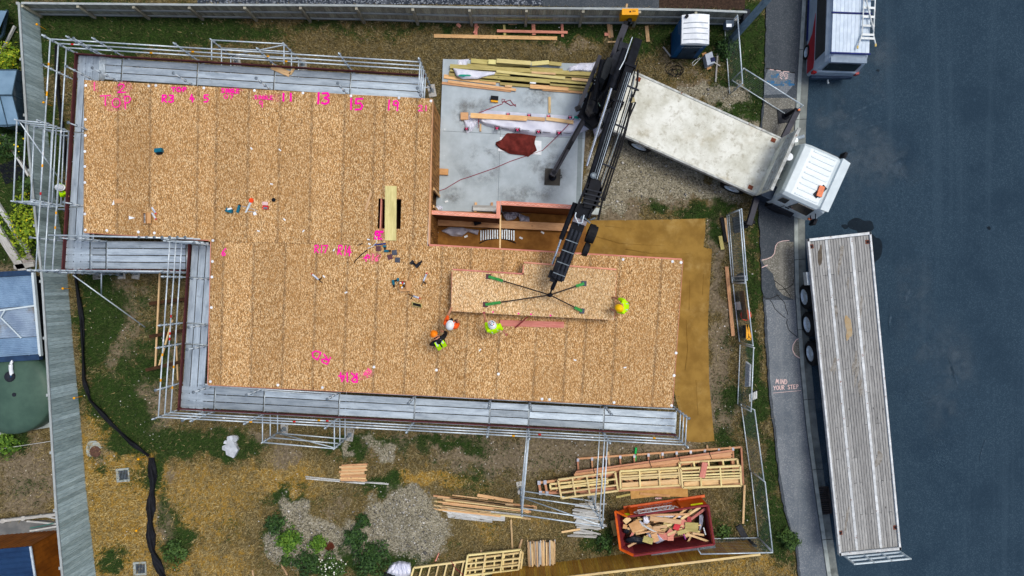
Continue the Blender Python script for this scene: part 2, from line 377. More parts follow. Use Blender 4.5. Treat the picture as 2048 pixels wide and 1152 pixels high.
# ground cover: (kind, px, py, half width, half height, weight) in photo pixels on the lawn
BLOBS = [
 # lush green
 ('g', 170, 70, 130, 60, 1.6), ('g', 330, 62, 130, 42, 1.3), ('g', 480, 62, 120, 32, .8), ('g', 640, 52, 150, 18, .7), ('g', 860, 52, 110, 14, .7),
 ('g', 1110, 58, 130, 26, 1.3), ('g', 1230, 60, 60, 36, .9), ('g', 1400, 70, 90, 60, 1.0), ('g', 1500, 90, 50, 90, 1.2), ('g', 1480, 190, 60, 70, 1.5), ('g', 1505, 230, 25, 50, 1.5),
 ('g', 1420, 60, 120, 30, 1.4), ('g', 1340, 160, 50, 30, .35), ('g', 1505, 480, 22, 90, .75), ('g', 1505, 600, 20, 80, .8), ('g', 1515, 720, 22, 90, .95), ('g', 1520, 830, 25, 70, .9), ('g', 1535, 930, 24, 80, .95), ('g', 1560, 1060, 30, 60, 1.2),
 ('g', 1465, 500, 12, 70, .5), ('g', 1455, 660, 18, 60, .5), ('g', 1465, 790, 30, 50, .7), ('g', 1450, 900, 40, 60, .8), ('g', 1500, 1000, 40, 90, .6), ('g', 1440, 1060, 30, 40, .7), ('g', 1460, 870, 30, 40, .6),
 ('g', 195, 640, 42, 110, 1.3), ('g', 270, 600, 60, 50, .55), ('g', 300, 740, 60, 40, .9), ('g', 225, 800, 60, 60, 1.2), ('g', 265, 850, 60, 50, 1.1), ('g', 340, 890, 70, 34, 1.2), ('g', 430, 890, 60, 34, 1.1), ('g', 480, 900, 40, 30, .8), ('g', 290, 690, 60, 60, .7),
 ('g', 300, 950, 26, 50, 1.1), ('g', 350, 1080, 40, 70, .8), ('g', 240, 880, 40, 26, .9), ('g', 210, 930, 22, 30, .6), ('g', 225, 1120, 36, 26, 1.0), ('g', 265, 960, 30, 40, .5), ('g', 330, 1000, 20, 60, .6),
 ('g', 570, 1000, 60, 24, .9), ('g', 700, 1110, 120, 50, 1.1), ('g', 640, 1000, 50, 24, .5), ('g', 780, 970, 50, 26, .9), ('g', 560, 1060, 28, 50, .9), ('g', 830, 1120, 60, 30, .7), ('g', 690, 890, 60, 24, .9), ('g', 760, 880, 60, 24, .7), ('g', 900, 890, 100, 20, .8), ('g', 950, 960, 70, 40, .55), ('g', 1090, 920, 60, 20, .4),
 ('g', 1200, 1080, 60, 36, .9), ('g', 900, 1080, 60, 26, .4), ('g', 980, 1060, 60, 26, .4), ('g', 1190, 1000, 60, 30, .3),
 ('g', 60, 330, 80, 130, 1.5), ('g', 20, 100, 60, 120, 1.5), ('g', 60, 470, 70, 60, 1.3), ('g', 30, 880, 40, 30, 1.2), ('g', 60, 980, 70, 30, .5), ('g', 1180, 420, 60, 24, .4), ('g', 1330, 415, 40, 20, .7), ('g', 1400, 430, 40, 20, .8), ('g', 1290, 400, 30, 16, .5), ('g', 1440, 415, 30, 26, .9), ('g', 1430, 470, 16, 40, .8),
 ('g', 1310, 80, 80, 40, .8), ('g', 820, 60, 100, 20, .5),
 # bare soil
 ('d', 225, 620, 36, 70, 1.3), ('d', 240, 700, 40, 40, .8), ('d', 310, 800, 40, 80, 1.5), ('d', 330, 720, 30, 60, .9), ('d', 240, 760, 26, 24, .9), ('d', 290, 660, 30, 50, .5), ('d', 280, 600, 30, 30, .6),
 ('d', 520, 880, 50, 24, .8), ('d', 850, 885, 120, 20, .8), ('d', 1000, 910, 130, 46, 1.1), ('d', 1130, 905, 120, 40, 1.1), ('d', 1290, 900, 120, 30, .9), ('d', 560, 920, 40, 24, .9), ('d', 420, 1000, 60, 60, .3), ('g', 470, 1060, 50, 40, .35), ('d', 690, 1010, 50, 26, .5), ('d', 700, 960, 60, 20, .4), ('d', 430, 860, 60, 12, .6),
 ('d', 1230, 420, 70, 30, 1.0), ('d', 1340, 400, 100, 30, .8), ('d', 1425, 450, 14, 60, 1.0), ('d', 1436, 560, 14, 100, 1.1), ('d', 1440, 700, 20, 100, 1.1), ('d', 1455, 830, 28, 60, 1.2), ('d', 1470, 800, 26, 40, .6), ('d', 1390, 170, 30, 26, .8), ('d', 1330, 130, 60, 26, .5), ('d', 1110, 95, 140, 14, .5), ('d', 1180, 300, 14, 120, .8),
 ('d', 60, 950, 90, 70, .9), ('d', 40, 1010, 60, 30, .9), ('d', 330, 1050, 26, 60, .8), ('d', 350, 960, 30, 30, .5), ('d', 220, 905, 30, 20, .6), ('d', 30, 530, 50, 40, .9), ('d', 960, 1000, 60, 30, .3), ('d', 1100, 1080, 90, 30, .35), ('d', 730, 890, 50, 20, .9),
 # gravel
 ('v', 1300, 330, 110, 62, 1.5), ('v', 1400, 380, 70, 26, 1.2), ('v', 1210, 370, 40, 50, 1.2), ('v', 1450, 195, 44, 26, 1.3), ('v', 1400, 178, 40, 18, 1.0), ('v', 1490, 300, 44, 60, 1.3), ('v', 1450, 400, 60, 20, .6), ('v', 1500, 240, 14, 30, .5),
 ('v', 595, 1028, 40, 36, 1.3), ('v', 640, 1078, 60, 46, 1.3), ('v', 745, 1072, 60, 42, 1.3), ('v', 820, 1042, 62, 58, 1.7), ('v', 845, 1085, 42, 42, 1.2), ('v', 566, 1080, 26, 40, 1.1), ('v', 600, 1110, 50, 24, 1.0), ('v', 770, 900, 30, 18, .9), ('v', 790, 905, 12, 22, 1.0), ('v', 700, 900, 14, 16, .9), ('v', 745, 880, 40, 12, .7),
 # golden dry grass
 ('y', 230, 1010, 110, 170, 1.3), ('y', 200, 850, 40, 60, 1.0), ('y', 410, 1010, 110, 100, .75), ('y', 560, 960, 90, 40, .9), ('y', 880, 960, 90, 18, 1.1), ('y', 420, 1130, 120, 40, .7), ('y', 1440, 1140, 150, 20, 1.0), ('y', 700, 950, 60, 20, .5), ('y', 1070, 1050, 80, 30, .45), ('y', 980, 1050, 70, 40, .5), ('y', 1300, 1140, 150, 14, .9), ('y', 165, 640, 8, 120, .8),
]
def cover_at(x, y):
    """x, y: site metres -> weights g, d, v, y"""
    px = x / .02 + 1024; py = 576 - y / .02
    n1 = lattice_noise(x, y, .9, 1); n2 = lattice_noise(x, y, 2.3, 2)
    wx = px + (n1 - .5) * 70; wy = py + (n2 - .5) * 60
    out = {k: np.zeros_like(x) for k in 'gdvy'}
    for k, cx, cy, rx, ry, w in BLOBS:
        d2 = ((wx - cx) / rx) ** 2 + ((wy - cy) / ry) ** 2
        out[k] = np.maximum(out[k], w * np.exp(-d2 * .9)) + .15 * w * np.exp(-d2)
    nz = lattice_noise(x, y, 1.6, 7) - .5; nz2 = lattice_noise(x, y, 5, 8) - .5
    out['g'] = out['g'] + nz * .55 + nz2 * .35
    out['d'] = out['d'] - nz * .4 + nz2 * .5
    out['v'] = out['v'] + nz2 * .35
    out['y'] = out['y'] + nz2 * .5 - nz * .3
    return {k: np.clip(v, 0, 1.3) for k, v in out.items()}

def ground_z(x, y):
    px = x / .02 + 1024; py = 576 - y / .02
    z = (lattice_noise(x, y, 1.4, 21) - .5) * .05
    def mound(cx, cy, rx, ry, h): return h * np.exp(-(((px - cx) / rx) ** 2 + ((py - cy) / ry) ** 2) ** 1.4)
    m = mound(830, 1050, 62, 66, .34) + mound(700, 1070, 90, 60, .24) + mound(590, 1050, 56, 70, .2)
    z = z + m * (1 + (lattice_noise(x, y, 3, 22) - .5) * .7)
    pl = interp(PATH_LINE, py)
    z = np.where(px > pl - 6, -.05, z)
    z = np.where(px > interp(KERB_LINE, py) + 2, -.35, z)
    flat = (px > 860) & (px < 1184) & (py > 100) & (py < 450)
    return np.where(flat, np.minimum(z, 0) - .02, z)

xs = np.concatenate([[-150, -70, -40, -28], np.arange(-23, 13.2, .11), [15, 18, 22, 40, 70, 150]])
ys = np.concatenate([[-150, -70, -40, -22, -17], np.arange(-12.6, 12.7, .11), [15, 20, 40, 70, 150]])
XX, YY = np.meshgrid(xs, ys); cv = cover_at(XX.ravel(), YY.ravel())
ZZ = ground_z(XX.ravel(), YY.ravel())
nx, ny = len(xs), len(ys)
me = bpy.data.meshes.new('ground')
idx = np.arange(nx * ny).reshape(ny, nx)
quads = np.stack([idx[:-1, :-1], idx[:-1, 1:], idx[1:, 1:], idx[1:, :-1]], -1).reshape(-1, 4)
me.vertices.add(nx * ny); me.vertices.foreach_set('co', np.stack([XX.ravel(), YY.ravel(), ZZ], -1).ravel())
me.loops.add(quads.size); me.loops.foreach_set('vertex_index', quads.ravel().astype(np.int32))
me.polygons.add(len(quads)); me.polygons.foreach_set('loop_start', np.arange(0, quads.size, 4, dtype=np.int32))
me.polygons.foreach_set('loop_total', np.full(len(quads), 4, np.int32)); me.update(calc_edges=True)
for p_ in ('use_smooth',): me.polygons.foreach_set(p_, np.ones(len(quads), bool))
ca = me.color_attributes.new('cover', 'FLOAT_COLOR', 'POINT')
ca.data.foreach_set('color', np.stack([cv['g'], cv['d'], cv['v'], cv['y']], -1).ravel().astype(np.float32))

def ground_material():
    g = G('lawn_soil_gravel'); v = g.coord(world=True)
    at = g.n('Attribute', _attribute_name='cover')
    sp = g.n('SeparateColor', Color=at.outputs['Color'])
    fg, fd, fv, fy = sp.outputs[0], sp.outputs[1], sp.outputs[2], at.outputs['Alpha']
    nf = g.noise(v, 9, 8, .75); nm = g.noise(v, 2.5, 6, .7); nh = g.noise(v, 22, 6, .85)
    def wob(f, k): return g.math('ADD', f, g.math('MULTIPLY', g.math('SUBTRACT', nf, .5), k))
    dry = g.ramp(nh, [(.32, srgb(40, 36, 20)), (.5, srgb(92, 80, 48)), (.68, srgb(154, 134, 86))])
    gold = g.ramp(nh, [(.3, srgb(76, 60, 24)), (.5, srgb(142, 113, 50)), (.7, srgb(204, 167, 88))])
    green = g.ramp(nh, [(.3, srgb(20, 32, 14)), (.5, srgb(40, 60, 24)), (.75, srgb(74, 98, 40))])
    soil = g.ramp(nf, [(.3, srgb(76, 68, 54)), (.5, srgb(116, 104, 84)), (.72, srgb(158, 146, 122))])
    vo = g.n('TexVoronoi', Vector=v, Scale=26.0); sv = g.n('SeparateColor', Color=vo.outputs['Color']).outputs[0]
    grav = g.ramp(g.math('ADD', g.math('MULTIPLY', sv, .55), g.math('MULTIPLY', nm, .5)), [(.25, srgb(86, 82, 68)), (.5, srgb(132, 126, 106)), (.78, srgb(160, 154, 134)), (.98, srgb(216, 213, 200))])
    col = g.mix(g.step(wob(fy, 1.0), .35, .75), dry, gold)
    col = g.mix(g.step(wob(fd, 1.3), .35, .7), col, soil)
    col = g.mix(g.step(wob(fg, 1.2), .42, .8), col, green)
    col = g.mix(g.step(wob(fv, 1.0), .45, .75), col, grav)
    vs = g.n('TexVoronoi', Vector=v, Scale=7.0)
    sel = g.math('GREATER_THAN', g.n('SeparateColor', Color=vs.outputs['Color']).outputs[1], .7)
    dot = g.math('MULTIPLY', g.step(vs.outputs['Distance'], .16, .1), sel)
    dot = g.math('MULTIPLY', dot, g.step(g.math('MAXIMUM', fd, fv), .2, .5))
    col = g.mix(dot, col, srgb(214, 210, 198))
    g.bump(g.math('ADD', nh, g.math('MULTIPLY', sv, g.math('MULTIPLY', fv, .6))), .7, .03)
    return g.end(col, .95, 0, .1)
me.materials.append(ground_material())
ground = bpy.data.objects.new('ground', me); C.objects.link(ground)
tag(ground, 'worn site lawn with dry grass, bare soil and gravel', kind='structure')

def sheet(name, poly, z, mat, thick=None, parent=None, kind='structure'):
    """a slab or sheet with a flat top at z; poly given in photo pixels at that height"""
    m = MB(); pts = [P(x, y, z) for x, y in poly]; m.prism(pts, z - (thick or .02), z)
    o = m.build(name, mat, parent)
    if not parent and kind: tag(o, kind=kind)
    return o
def strip_obj(name, left, right, z0, z1, mat, depth=.3, parent=None):
    """a long band between two pixel lines; z0 at the left edge, z1 at the right edge"""
    m = MB(); n = len(left)
    for i in range(n - 1):
        a, b, c, d = P(*left[i], 0), P(*right[i], 0), P(*right[i + 1], 0), P(*left[i + 1], 0)
        t = [Vector((p.x, p.y, z)) for p, z in ((d, z0), (c, z1), (b, z1), (a, z0))]
        m.hull8([Vector((p.x, p.y, -depth - .1)) for p in t], t)
    return m.build(name, mat, parent)
yy = list(range(-220, 1361, 40))
kl = [(float(interp(KERB_LINE, y)), y) for y in yy]
pl = [(float(interp(PATH_LINE, y)) + 2.5 * math.sin(y * .11) + 1.8 * math.sin(y * .37 + 1) + random.uniform(-1, 1), y) for y in yy]
yf = list(range(-220, 1361, 10))
pl = [(float(interp(PATH_LINE, y)) + .7 * math.sin(y * .043) + random.uniform(-1.3, 1.3), y) for y in yf]
klf = [(float(interp(KERB_LINE, y)), y) for y in yf]
footpath = tag(strip_obj('footpath', pl, [(x - .3, y) for x, y in klf], .03, .03, PATH, .1), kind='structure')
# worn sections of the footpath, laid 4 mm above the asphalt base
def path_patch(name, y0, y1, mat, l_in=0, ragged=0, cut=None):
    ll = [(float(interp(PATH_LINE, y)) + l_in + random.uniform(0, 2), y) for y in range(y0, y1 + 1, 8)]
    rr = [(float(interp(KERB_LINE, y)) - 1.2, y) for y in range(y0, y1 + 1, 8)]
    poly = ll + rr[::-1]
    if cut: poly = cut
    return sheet(name, poly, .034, mat, .008, footpath)
GRAVSEAL = asphalt('pea_gravel_seal', lin(.16, .155, .13), lin(.34, .33, .29), lin(.12, .115, .095), 30, .2)
path_patch('gravel_patch', 196, 312, GRAVSEAL, 3)
path_patch('worn_patch', 600, 1170, PATH_L, 4)
sheet('worn_patch', [(1536, 138), (1590, 146), (1588, 168), (1572, 188), (1528, 190), (1529, 160)], .034, PATH_L, .008, footpath)
sheet('gravel_patch', [(1522, 520), (1545, 512), (1552, 492), (1560, 483), (1587, 484), (1589, 600), (1566, 590), (1552, 575), (1546, 548), (1530, 532)], .0345, GRAVSEAL, .008, footpath)
sheet('gravel_patch', [(1600, 676), (1588, 685), (1585, 705), (1592, 715), (1602, 716)], .0385, GRAVSEAL, .008, footpath)
# cracks in the asphalt: narrow dark gaps
CRACK = mk('crack_dark', lin(.02, .02, .02), rough=1)  # even dark colour for cracks, joints and pit bases
def crack(pts, w=.02):
    m = MB()
    for a, b in zip(pts, pts[1:]): m.beam(P(*a, .038), P(*b, .038), w, .004)
    m.build('crack', CRACK, footpath)
for k in range(6):
    x, y = random.uniform(1525, 1580), random.choice([random.uniform(425, 500), random.uniform(560, 640)]); pts = [(x, y)]; a = random.uniform(0, 6)
    for i in range(7): a += random.uniform(-.5, .5); pts.append((pts[-1][0] + 7 * math.cos(a), pts[-1][1] + 7 * math.sin(a)))
    pts = [(min(max(px_, float(interp(PATH_LINE, py_)) + 3), float(interp(KERB_LINE, py_)) - 3), py_) for px_, py_ in pts]
    crack(pts, .025)
crack([(1532, 137), (1560, 141), (1590, 146)], .035)
kerb = tag(strip_obj('kerb', kl, [(x + 7.5, y) for x, y in kl], .045, .04, KERB, .35), kind='structure')
gutter = tag(strip_obj('gutter', [(x + 7.6, y) for x, y in kl], [(x + 24, y) for x, y in kl], -.085, -.075, GUTTER, .25), kind='structure')
m = MB()
for y in range(-180, 1340, 140):
    x = float(interp(KERB_LINE, y)); m.beam(P(x, y, .048), P(x + 7.5, y - 1, .044), .02, .006)
    m.beam(P(x + 8, y - 1, -.079), P(x + 24, y - 2, -.072), .02, .006)
m.build('joint', CRACK, kerb)
rl = [(x + 24.1, y) for x, y in kl]
road = strip_obj('road', rl, [(4200, y) for x, y in kl], -.072, -.03, ROAD, .25); tag(road, kind='structure')
# oil stain and tyre scuffs lie on the road as thin films
OIL = mk('wet_stain', lin(.013, .021, .030), rough=.85, rnd=0, spec=.02)
def film(name, px, py, rx, ry, z, mat, n=40, rag=.25, rot=0.0, parent=None):
    m = MB(); pts = []
    ph = [random.uniform(0, 6) for _ in range(5)]
    for i in range(n):
        t = 2 * math.pi * i / n; r = 1 + rag * sum(math.sin((k + 2) * t + ph[k]) / (k + 1.5) for k in range(5))
        q = Vector((rx * r * math.cos(t), ry * r * math.sin(t))); q.rotate(Matrix.Rotation(rot, 2))
        pts.append(P(px + q.x, py + q.y, z))
    m.prism(pts, z - .003, z); return m.build(name, mat, parent)
film('wet_stain', 1722, 452, 24, 16, -.062, OIL, parent=road); film('wet_stain', 1744, 500, 16, 36, -.0585, OIL, rag=.3, parent=road)
film('wet_stain', 1690, 453, 8, 4, -.0625, OIL, parent=road); film('oil_spot', 1670, 152, 3, 3, -.063, OIL, n=14, parent=road)
film('oil_spot', 1756, 141, 3, 3, -.06, OIL, n=14, parent=road); film('oil_spot', 1978, 456, 3, 4, -.05, OIL, n=14, parent=road)
film('oil_spot', 1712, 269, 2, 2, -.062, OIL, n=14, parent=road)
SCUFF = mk('pale_scuff', lin(.055, .085, .115), lin(.028, .052, .078), scale=9, rough=.95, rnd=0, world=True, lo=.4, hi=.55, spec=.02)
for sx, sy, rx, ry, a in ((1755, 305, 30, 3, -.5), (1775, 325, 26, 2, -.4), (1790, 335, 14, 10, .4), (1808, 350, 18, 2, 1.0), (1815, 590, 3, 16, .3), (1905, 740, 2, 22, -.35), (1915, 765, 2, 16, -.3), (1780, 640, 2, 14, .2), (1730, 215, 40, 2, -.45), (1700, 240, 40, 1.6, -.4), (1965, 900, 2, 20, .3), (1760, 245, 50, 1.5, -.35), (1660, 235, 30, 1.5, -.3)):
    film('tyre_scuff', sx, sy, rx, ry, -.058 + (sx - 1640) * .00002, SCUFF, n=18, rag=.3, rot=a, parent=road)

def dust(name, c, k, sc):
    g = G(name); v = g.coord(world=True); n_ = g.math('MULTIPLY', g.noise(v, sc, 8, .7), g.math('MULTIPLY_ADD', g.noise(v, sc * .3, 3, .6), 1.6, -.1))
    r_ = g.n('VectorMath', _operation='LENGTH'); g.ln(g.n('TexCoord').outputs['Generated'], r_.inputs[0])
    ce = g.n('VectorMath', _operation='DISTANCE'); g.ln(g.n('TexCoord').outputs['Generated'], ce.inputs[0]); ce.inputs[1].default_value = (.5, .5, 1.0)
    g.ln(g.math('MULTIPLY', g.math('MULTIPLY', g.step(n_, .22, .6), g.step(ce.outputs['Value'], .5, .12)), k), g.b.inputs['Alpha']); return g.end(c, .95, 0, .03)
DUST = dust('road_dust', lin(.10, .135, .165), .5, 1.6); DIRT = dust('slab_dirt', lin(.16, .15, .13), .6, 3.0)
for k_, (x, y, rx, ry) in enumerate(((1720, 300, 110, 150), (1800, 330, 60, 60), (1830, 640, 60, 170), (1900, 760, 70, 150), (1660, 220, 60, 90), (1640, 900, 30, 260), (1760, 90, 50, 110))): film('road_dust', x, y, rx, ry, -.0545 + .0006 * k_, DUST, n=30, rag=.2, parent=road)
# storm drain grate in the gutter
GRATE_Z = -.06
dg = thing('storm_drain_grate', 'rusty dark slotted storm drain grate in the gutter beside the flatbed trailer', 'drain', P(1649, 1000, -.08))
GR = mk('grate_iron', srgb(66, 58, 54), srgb(44, 40, 40), scale=6)
MB().prism([P(1636, 975, 0), P(1656, 974, 0), P(1662, 1026, 0), P(1641, 1028, 0)], -.075, -.066).build('pit', CRACK, dg)
m = MB()
for a, b in (((1636, 975), (1641, 1028)), ((1656, 974), (1662, 1026)), ((1636, 975), (1656, 974)), ((1641, 1028), (1662, 1026)), ((1639, 1001), (1659, 1000))): m.beam(P(*a, -.05), P(*b, -.05), .05, .04)
m.build('frame', GR, dg)
for i in range(12):
    t = (i + 1) / 13; y0 = 975 + 53 * t
    plank('bar', P(1636 + 5 * t, y0, -.052), P(1656 + 6 * t, y0 - 1.5, -.052), .032, .03, GR, dg)

# the tan ground sheet beside the house, neighbours' paving
gs = sheet('tan_ground_sheet', [(1135, 446), (1178, 441), (1290, 440), (1411, 437), (1410, 470), (1407, 495), (1424, 498), (1420, 560), (1416, 640), (1418, 760), (1424, 830), (1429, 882), (1400, 885), (1374, 883), (1352, 800), (1300, 560), (1140, 520)], .05, COREX, .03)
for a_ in (((1180, 470), (1240, 486), (1330, 492)), ((1250, 498), (1300, 506), (1380, 508)), ((1380, 560), (1378, 620)), ((1372, 640), (1376, 700), (1370, 740)), ((1408, 540), (1405, 590)), ((1210, 452), (1270, 458)), ((1392, 760), (1396, 830))): MB().path([P(x_, y_, .045) for x_, y_ in a_], [.015] + [.03] * (len(a_) - 2) + [.015], 8).build('fold', COREX, gs, True)
gs['kind'] = 'structure'; gs.name = 'ground_sheet'
drive = sheet('neighbour_driveway', [(395, -170), (1255, -170), (1255, 14), (1060, 11), (900, 9), (395, 7)], .03, CHIP, .1)
bed = sheet('neighbour_paving', [(1085, -170), (1318, -170), (1318, 17), (1085, 12)], .036, PATH, .1)
strip = sheet('soil_bed', [(1319, -170), (1490, -170), (1490, 20), (1319, 17)], .02, mk('bark_soil', srgb(70, 54, 44), srgb(44, 34, 28), scale=14, rough=.95, rnd=0, world=True, bump=.5, spots=(srgb(110, 92, 74), 22, .6, .7)), .05)
yard = sheet('yard_concrete', [(-60, 1043), (112, 1040), (118, 1066), (-60, 1085)], .02, mk('old_concrete', srgb(128, 130, 130), srgb(100, 104, 106), scale=2, rnd=0, world=True), .06)
# ================================================================== THE HOUSE UNDER CONSTRUCTION
DZ = 2.75
slab = sheet('garage_slab', [(886, 118), (1179, 128), (1161, 424), (1161, 445), (868, 440), (878, 330)], .15, CONC, .25)
tag(slab, kind='structure')
m = MB(); m.prism([P(1160, 128, .154), P(1169, 128, .154), P(1161, 412, .154), P(1152, 412, .154)], .148, .154); m.build('rebate_strip', mk('darker_concrete', srgb(140, 152, 154), srgb(126, 138, 140), scale=3, rnd=0, world=True), slab)  # strip in a darker concrete tone than the slab
m = MB()
for a, b in (((886, 262), (1168, 277)), ((1001, 255), (996, 405))): m.beam(P(*a, .152), P(*b, .152), .012, .005)
m.build('saw_cut', mk('saw_cut', srgb(96, 106, 110), rough=.9), slab)

for k_, (x, y, rx, ry) in enumerate(((960, 330, 60, 50), (1100, 330, 50, 60), (940, 220, 50, 40), (1080, 200, 60, 30), (1040, 390, 60, 30), (905, 390, 26, 30))): film('slab_dirt', x, y, rx, ry, .157 + .0006 * k_, DIRT, n=26, rag=.25, parent=slab)
house = thing('house_under_construction', 'unfinished house with its upper floor decked in pale strand board', 'house', P(760, 480, 0))
def yt(x): return 160 + (x - 168) * 38 / 697
def top_shift(x, dy): return x - (1 + (x - 168) / 697 * 9) * dy / 300
def panel_quad(mb, att, c, el, er, z=DZ, t=.04, eh=True):
    """c: px corners TL, TR, BR, BL"""
    tl, tr, br, bl = [P(x, y, z) for x, y in c]
    w = (tr - tl).length; e = min(.05 / max(w, .2), .4); us = [0, e, 2 * e if 2 * e < .5 else .45, 1 - 2 * e if 2 * e < .5 else .55, 1 - e, 1]
    av = [el, el * .55, 0, 0, er * .55, er]
    h = (bl - tl).length; f = min(.05 / max(h, .1), .3); vs_ = [0, f, 1 - f, 1]
    n0 = len(mb.v); top = []; 
    for j, q in enumerate(vs_):
        for i, u in enumerate(us):
            a = tl.lerp(tr, u); b = bl.lerp(br, u); p = a.lerp(b, q); top.append(p); att.append(av[i])
    nn = len(us); fs = []
    for j in range(len(vs_) - 1):
        for i in range(nn - 1): fs.append((j * nn + i, (j + 1) * nn + i, (j + 1) * nn + i + 1, j * nn + i + 1))
    mb.add(top, fs)
    n1 = len(mb.v); cs = [tl, tr, br, bl]; mb.add(cs + [p - Vector((0, 0, t)) for p in cs], [(0, 1, 5, 4), (1, 2, 6, 5), (2, 3, 7, 6), (3, 0, 4, 7), (4, 5, 6, 7)])
    att += [0] * 8
def panel(quads, z=DZ, t=.04, mat=OSB, parent=house, name='floor_panel', el=1, er=1):
    mb = MB(); att = []
    for q in quads:
        c, l, r = (q if len(q) == 3 else (q, el, er)); panel_quad(mb, att, c, l, r, z + random.uniform(-.0025, .0025), t)
    o = mb.build(name, mat, parent)
    a = o.data.attributes.new('edge', 'FLOAT', 'POINT'); a.data.foreach_set('value', np.array(att, np.float32))
    return o
gp = .08   # half gap in px
SE = [168, 236, 302, 397, 434, 499, 561, 625, 690, 751, 772, 835, 865]
def yb(x): return 465 + (x - 168) * 15 / 254 if x <= 422 else 483 + (x - 422) * 9 / 440
def col(x0, x1, y0f, y1f, l=1, r=1):
    x0 += gp; x1 -= gp
    ya0, ya1 = y0f(x0), y0f(x1); yb0, yb1 = y1f(x0), y1f(x1)
    sh = lambda x, y: top_shift(x, y - yt(x))
    return ([(sh(x0, ya0), ya0), (sh(x1, ya1), ya1), (sh(x1, yb1), yb1), (sh(x0, yb0), yb0)], l, r)
for x0, x1 in zip(SE, SE[1:]):
    if x0 == 397:
        panel([col(397, 422, yt, lambda x: yb(410), 1, 0), col(422 - .5, 434, yt, lambda x: 483, 0, 1)])
    elif x0 == 751:
        panel([col(751, 772, yt, lambda x: 397, 1, 1), col(751, 763, lambda x: 397, lambda x: 457, 1, 0), col(751, 772, lambda x: 457, yb, 1, 1)])
    elif x0 == 772:
        panel([col(772, 835, yt, lambda x: 398, 1, 1), col(809, 835, lambda x: 398, lambda x: 458, 0, 1), col(772, 835, lambda x: 458, yb, 1, 1)])
    else:
        panel([col(x0, x1, yt, yb)])
# lower wing
SL = [422, 448, 508, 572, 634, 697, 757, 820, 885, 943, 1007, 1082, 1143, 1181, 1241, 1324, 1366]
def yt2(x): return 483.6 + (x - 422) * 9 / 440 if x < 858 else 491 + (x - 858) * 29 / 508
def yb2(x): return 770 + (x - 415) * 45 / 930
def low(x0, x1):
    out = []
    for x in (x0 + gp, x1 - gp):
        y = yt2(x); ye = yb2(x - 12); sh = (6 + (x - 422) / 944 * 15)
        out.append(((x, y), (x - sh * (ye - y) / 292, ye)))
    return [out[0][0], out[1][0], out[1][1], out[0][1]]
for x0, x1 in zip(SL, SL[1:]): panel([low(x0, x1)])
# timber under the deck edge, pink primed where it shows
def rim(a, b, w=.07, mat=PINE_P, z=DZ - .13):
    plank('rim_joist', P(a[0], a[1], DZ) * 1.0 + Vector((0, 0, z - DZ)), P(b[0], b[1], DZ) + Vector((0, 0, z - DZ)), w, .2, mat, house)
rim((858, 490), (1364, 519)); rim((864, 199), (858, 488), mat=PINE_O); rim((168, 162), (864, 199), mat=PINE_O)
rim((1365, 520), (1344, 814)); rim((416, 769), (1344, 814)); rim((422, 482), (416, 769)); rim((168, 464), (422, 480)); rim((169, 161), (168, 464))
for x in (236, 302, 397, 434, 499, 561, 625, 690): # joists seen from below the edge
    plank('joist', P(x, yt(x) + 4, DZ) - Vector((0, 0, .15)), P(x - 3, yb(x) - 3, DZ) - Vector((0, 0, .15)), .05, .2, PINE, house)
# stair opening: trimmers and the dark red shaft lining
for a, b in (((762, 397), (760, 457)), ((810, 397), (808, 457)), ((762, 396), (810, 397)), ((760, 458), (808, 459))):
    plank('stair_trimmer', P(*a, DZ) - Vector((0, 0, .17)), P(*b, DZ) - Vector((0, 0, .17)), .04, .24, PINE_P, house)
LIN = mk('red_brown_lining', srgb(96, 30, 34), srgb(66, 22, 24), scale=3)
def wall(a, b, z0, z1, t=.12, mat=OSB_WALL, name='wall', inset=(0, 0)):
    p, q = P(a[0], a[1], DZ), P(b[0], b[1], DZ); off = Vector((inset[0], inset[1], 0))
    m = MB(); m.beam(Vector((p.x, p.y, (z0 + z1) / 2)) + off, Vector((q.x, q.y, (z0 + z1) / 2)) + off, t, z1 - z0); return m.build(name, mat, house)
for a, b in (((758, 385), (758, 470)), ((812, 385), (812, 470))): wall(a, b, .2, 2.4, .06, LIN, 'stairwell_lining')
GF = mk('ground_floor_slab', srgb(96, 74, 48), srgb(70, 52, 34), scale=2, rnd=0)
m = MB(); m.prism([P(x, y, DZ) for x, y in ((172, 164), (861, 201), (854, 488), (1361, 523), (1341, 811), (419, 766), (426, 476), (171, 461))], .05, .16); m.build('ground_floor', GF, house)
wall((864.5, 199), (862, 372), .16, 2.66, inset=(-.04, 0)); wall((861.5, 410), (858.5, 490), .16, 2.66, inset=(-.04, 0)); wall((862, 372), (861.5, 410), 2.2, 2.66, inset=(-.04, 0))
wall((862, 372), (861.5, 410), .16, 2.2, .03, mk('dark_doorway', srgb(70, 44, 26), srgb(50, 32, 20)), 'doorway_shade', (-.3, 0))  # dark panel painted as the shade inside the open doorway
plank('door_jamb', P(862, 373, DZ) - Vector((-.03, 0, 2.6)), P(862, 373, DZ) - Vector((-.03, 0, .55)), .05, .1, PINE_O, house)
plank('door_jamb', P(861.7, 409, DZ) - Vector((-.03, 0, 2.6)), P(861.7, 409, DZ) - Vector((-.03, 0, .55)), .05, .1, PINE_O, house)
wall((170, 163), (864, 201), .16, 2.64, inset=(0, -.05)); wall((170, 163), (168.5, 464), .16, 2.64, inset=(.05, 0)); wall((169, 463), (423, 478), .16, 2.64, inset=(0, .05))
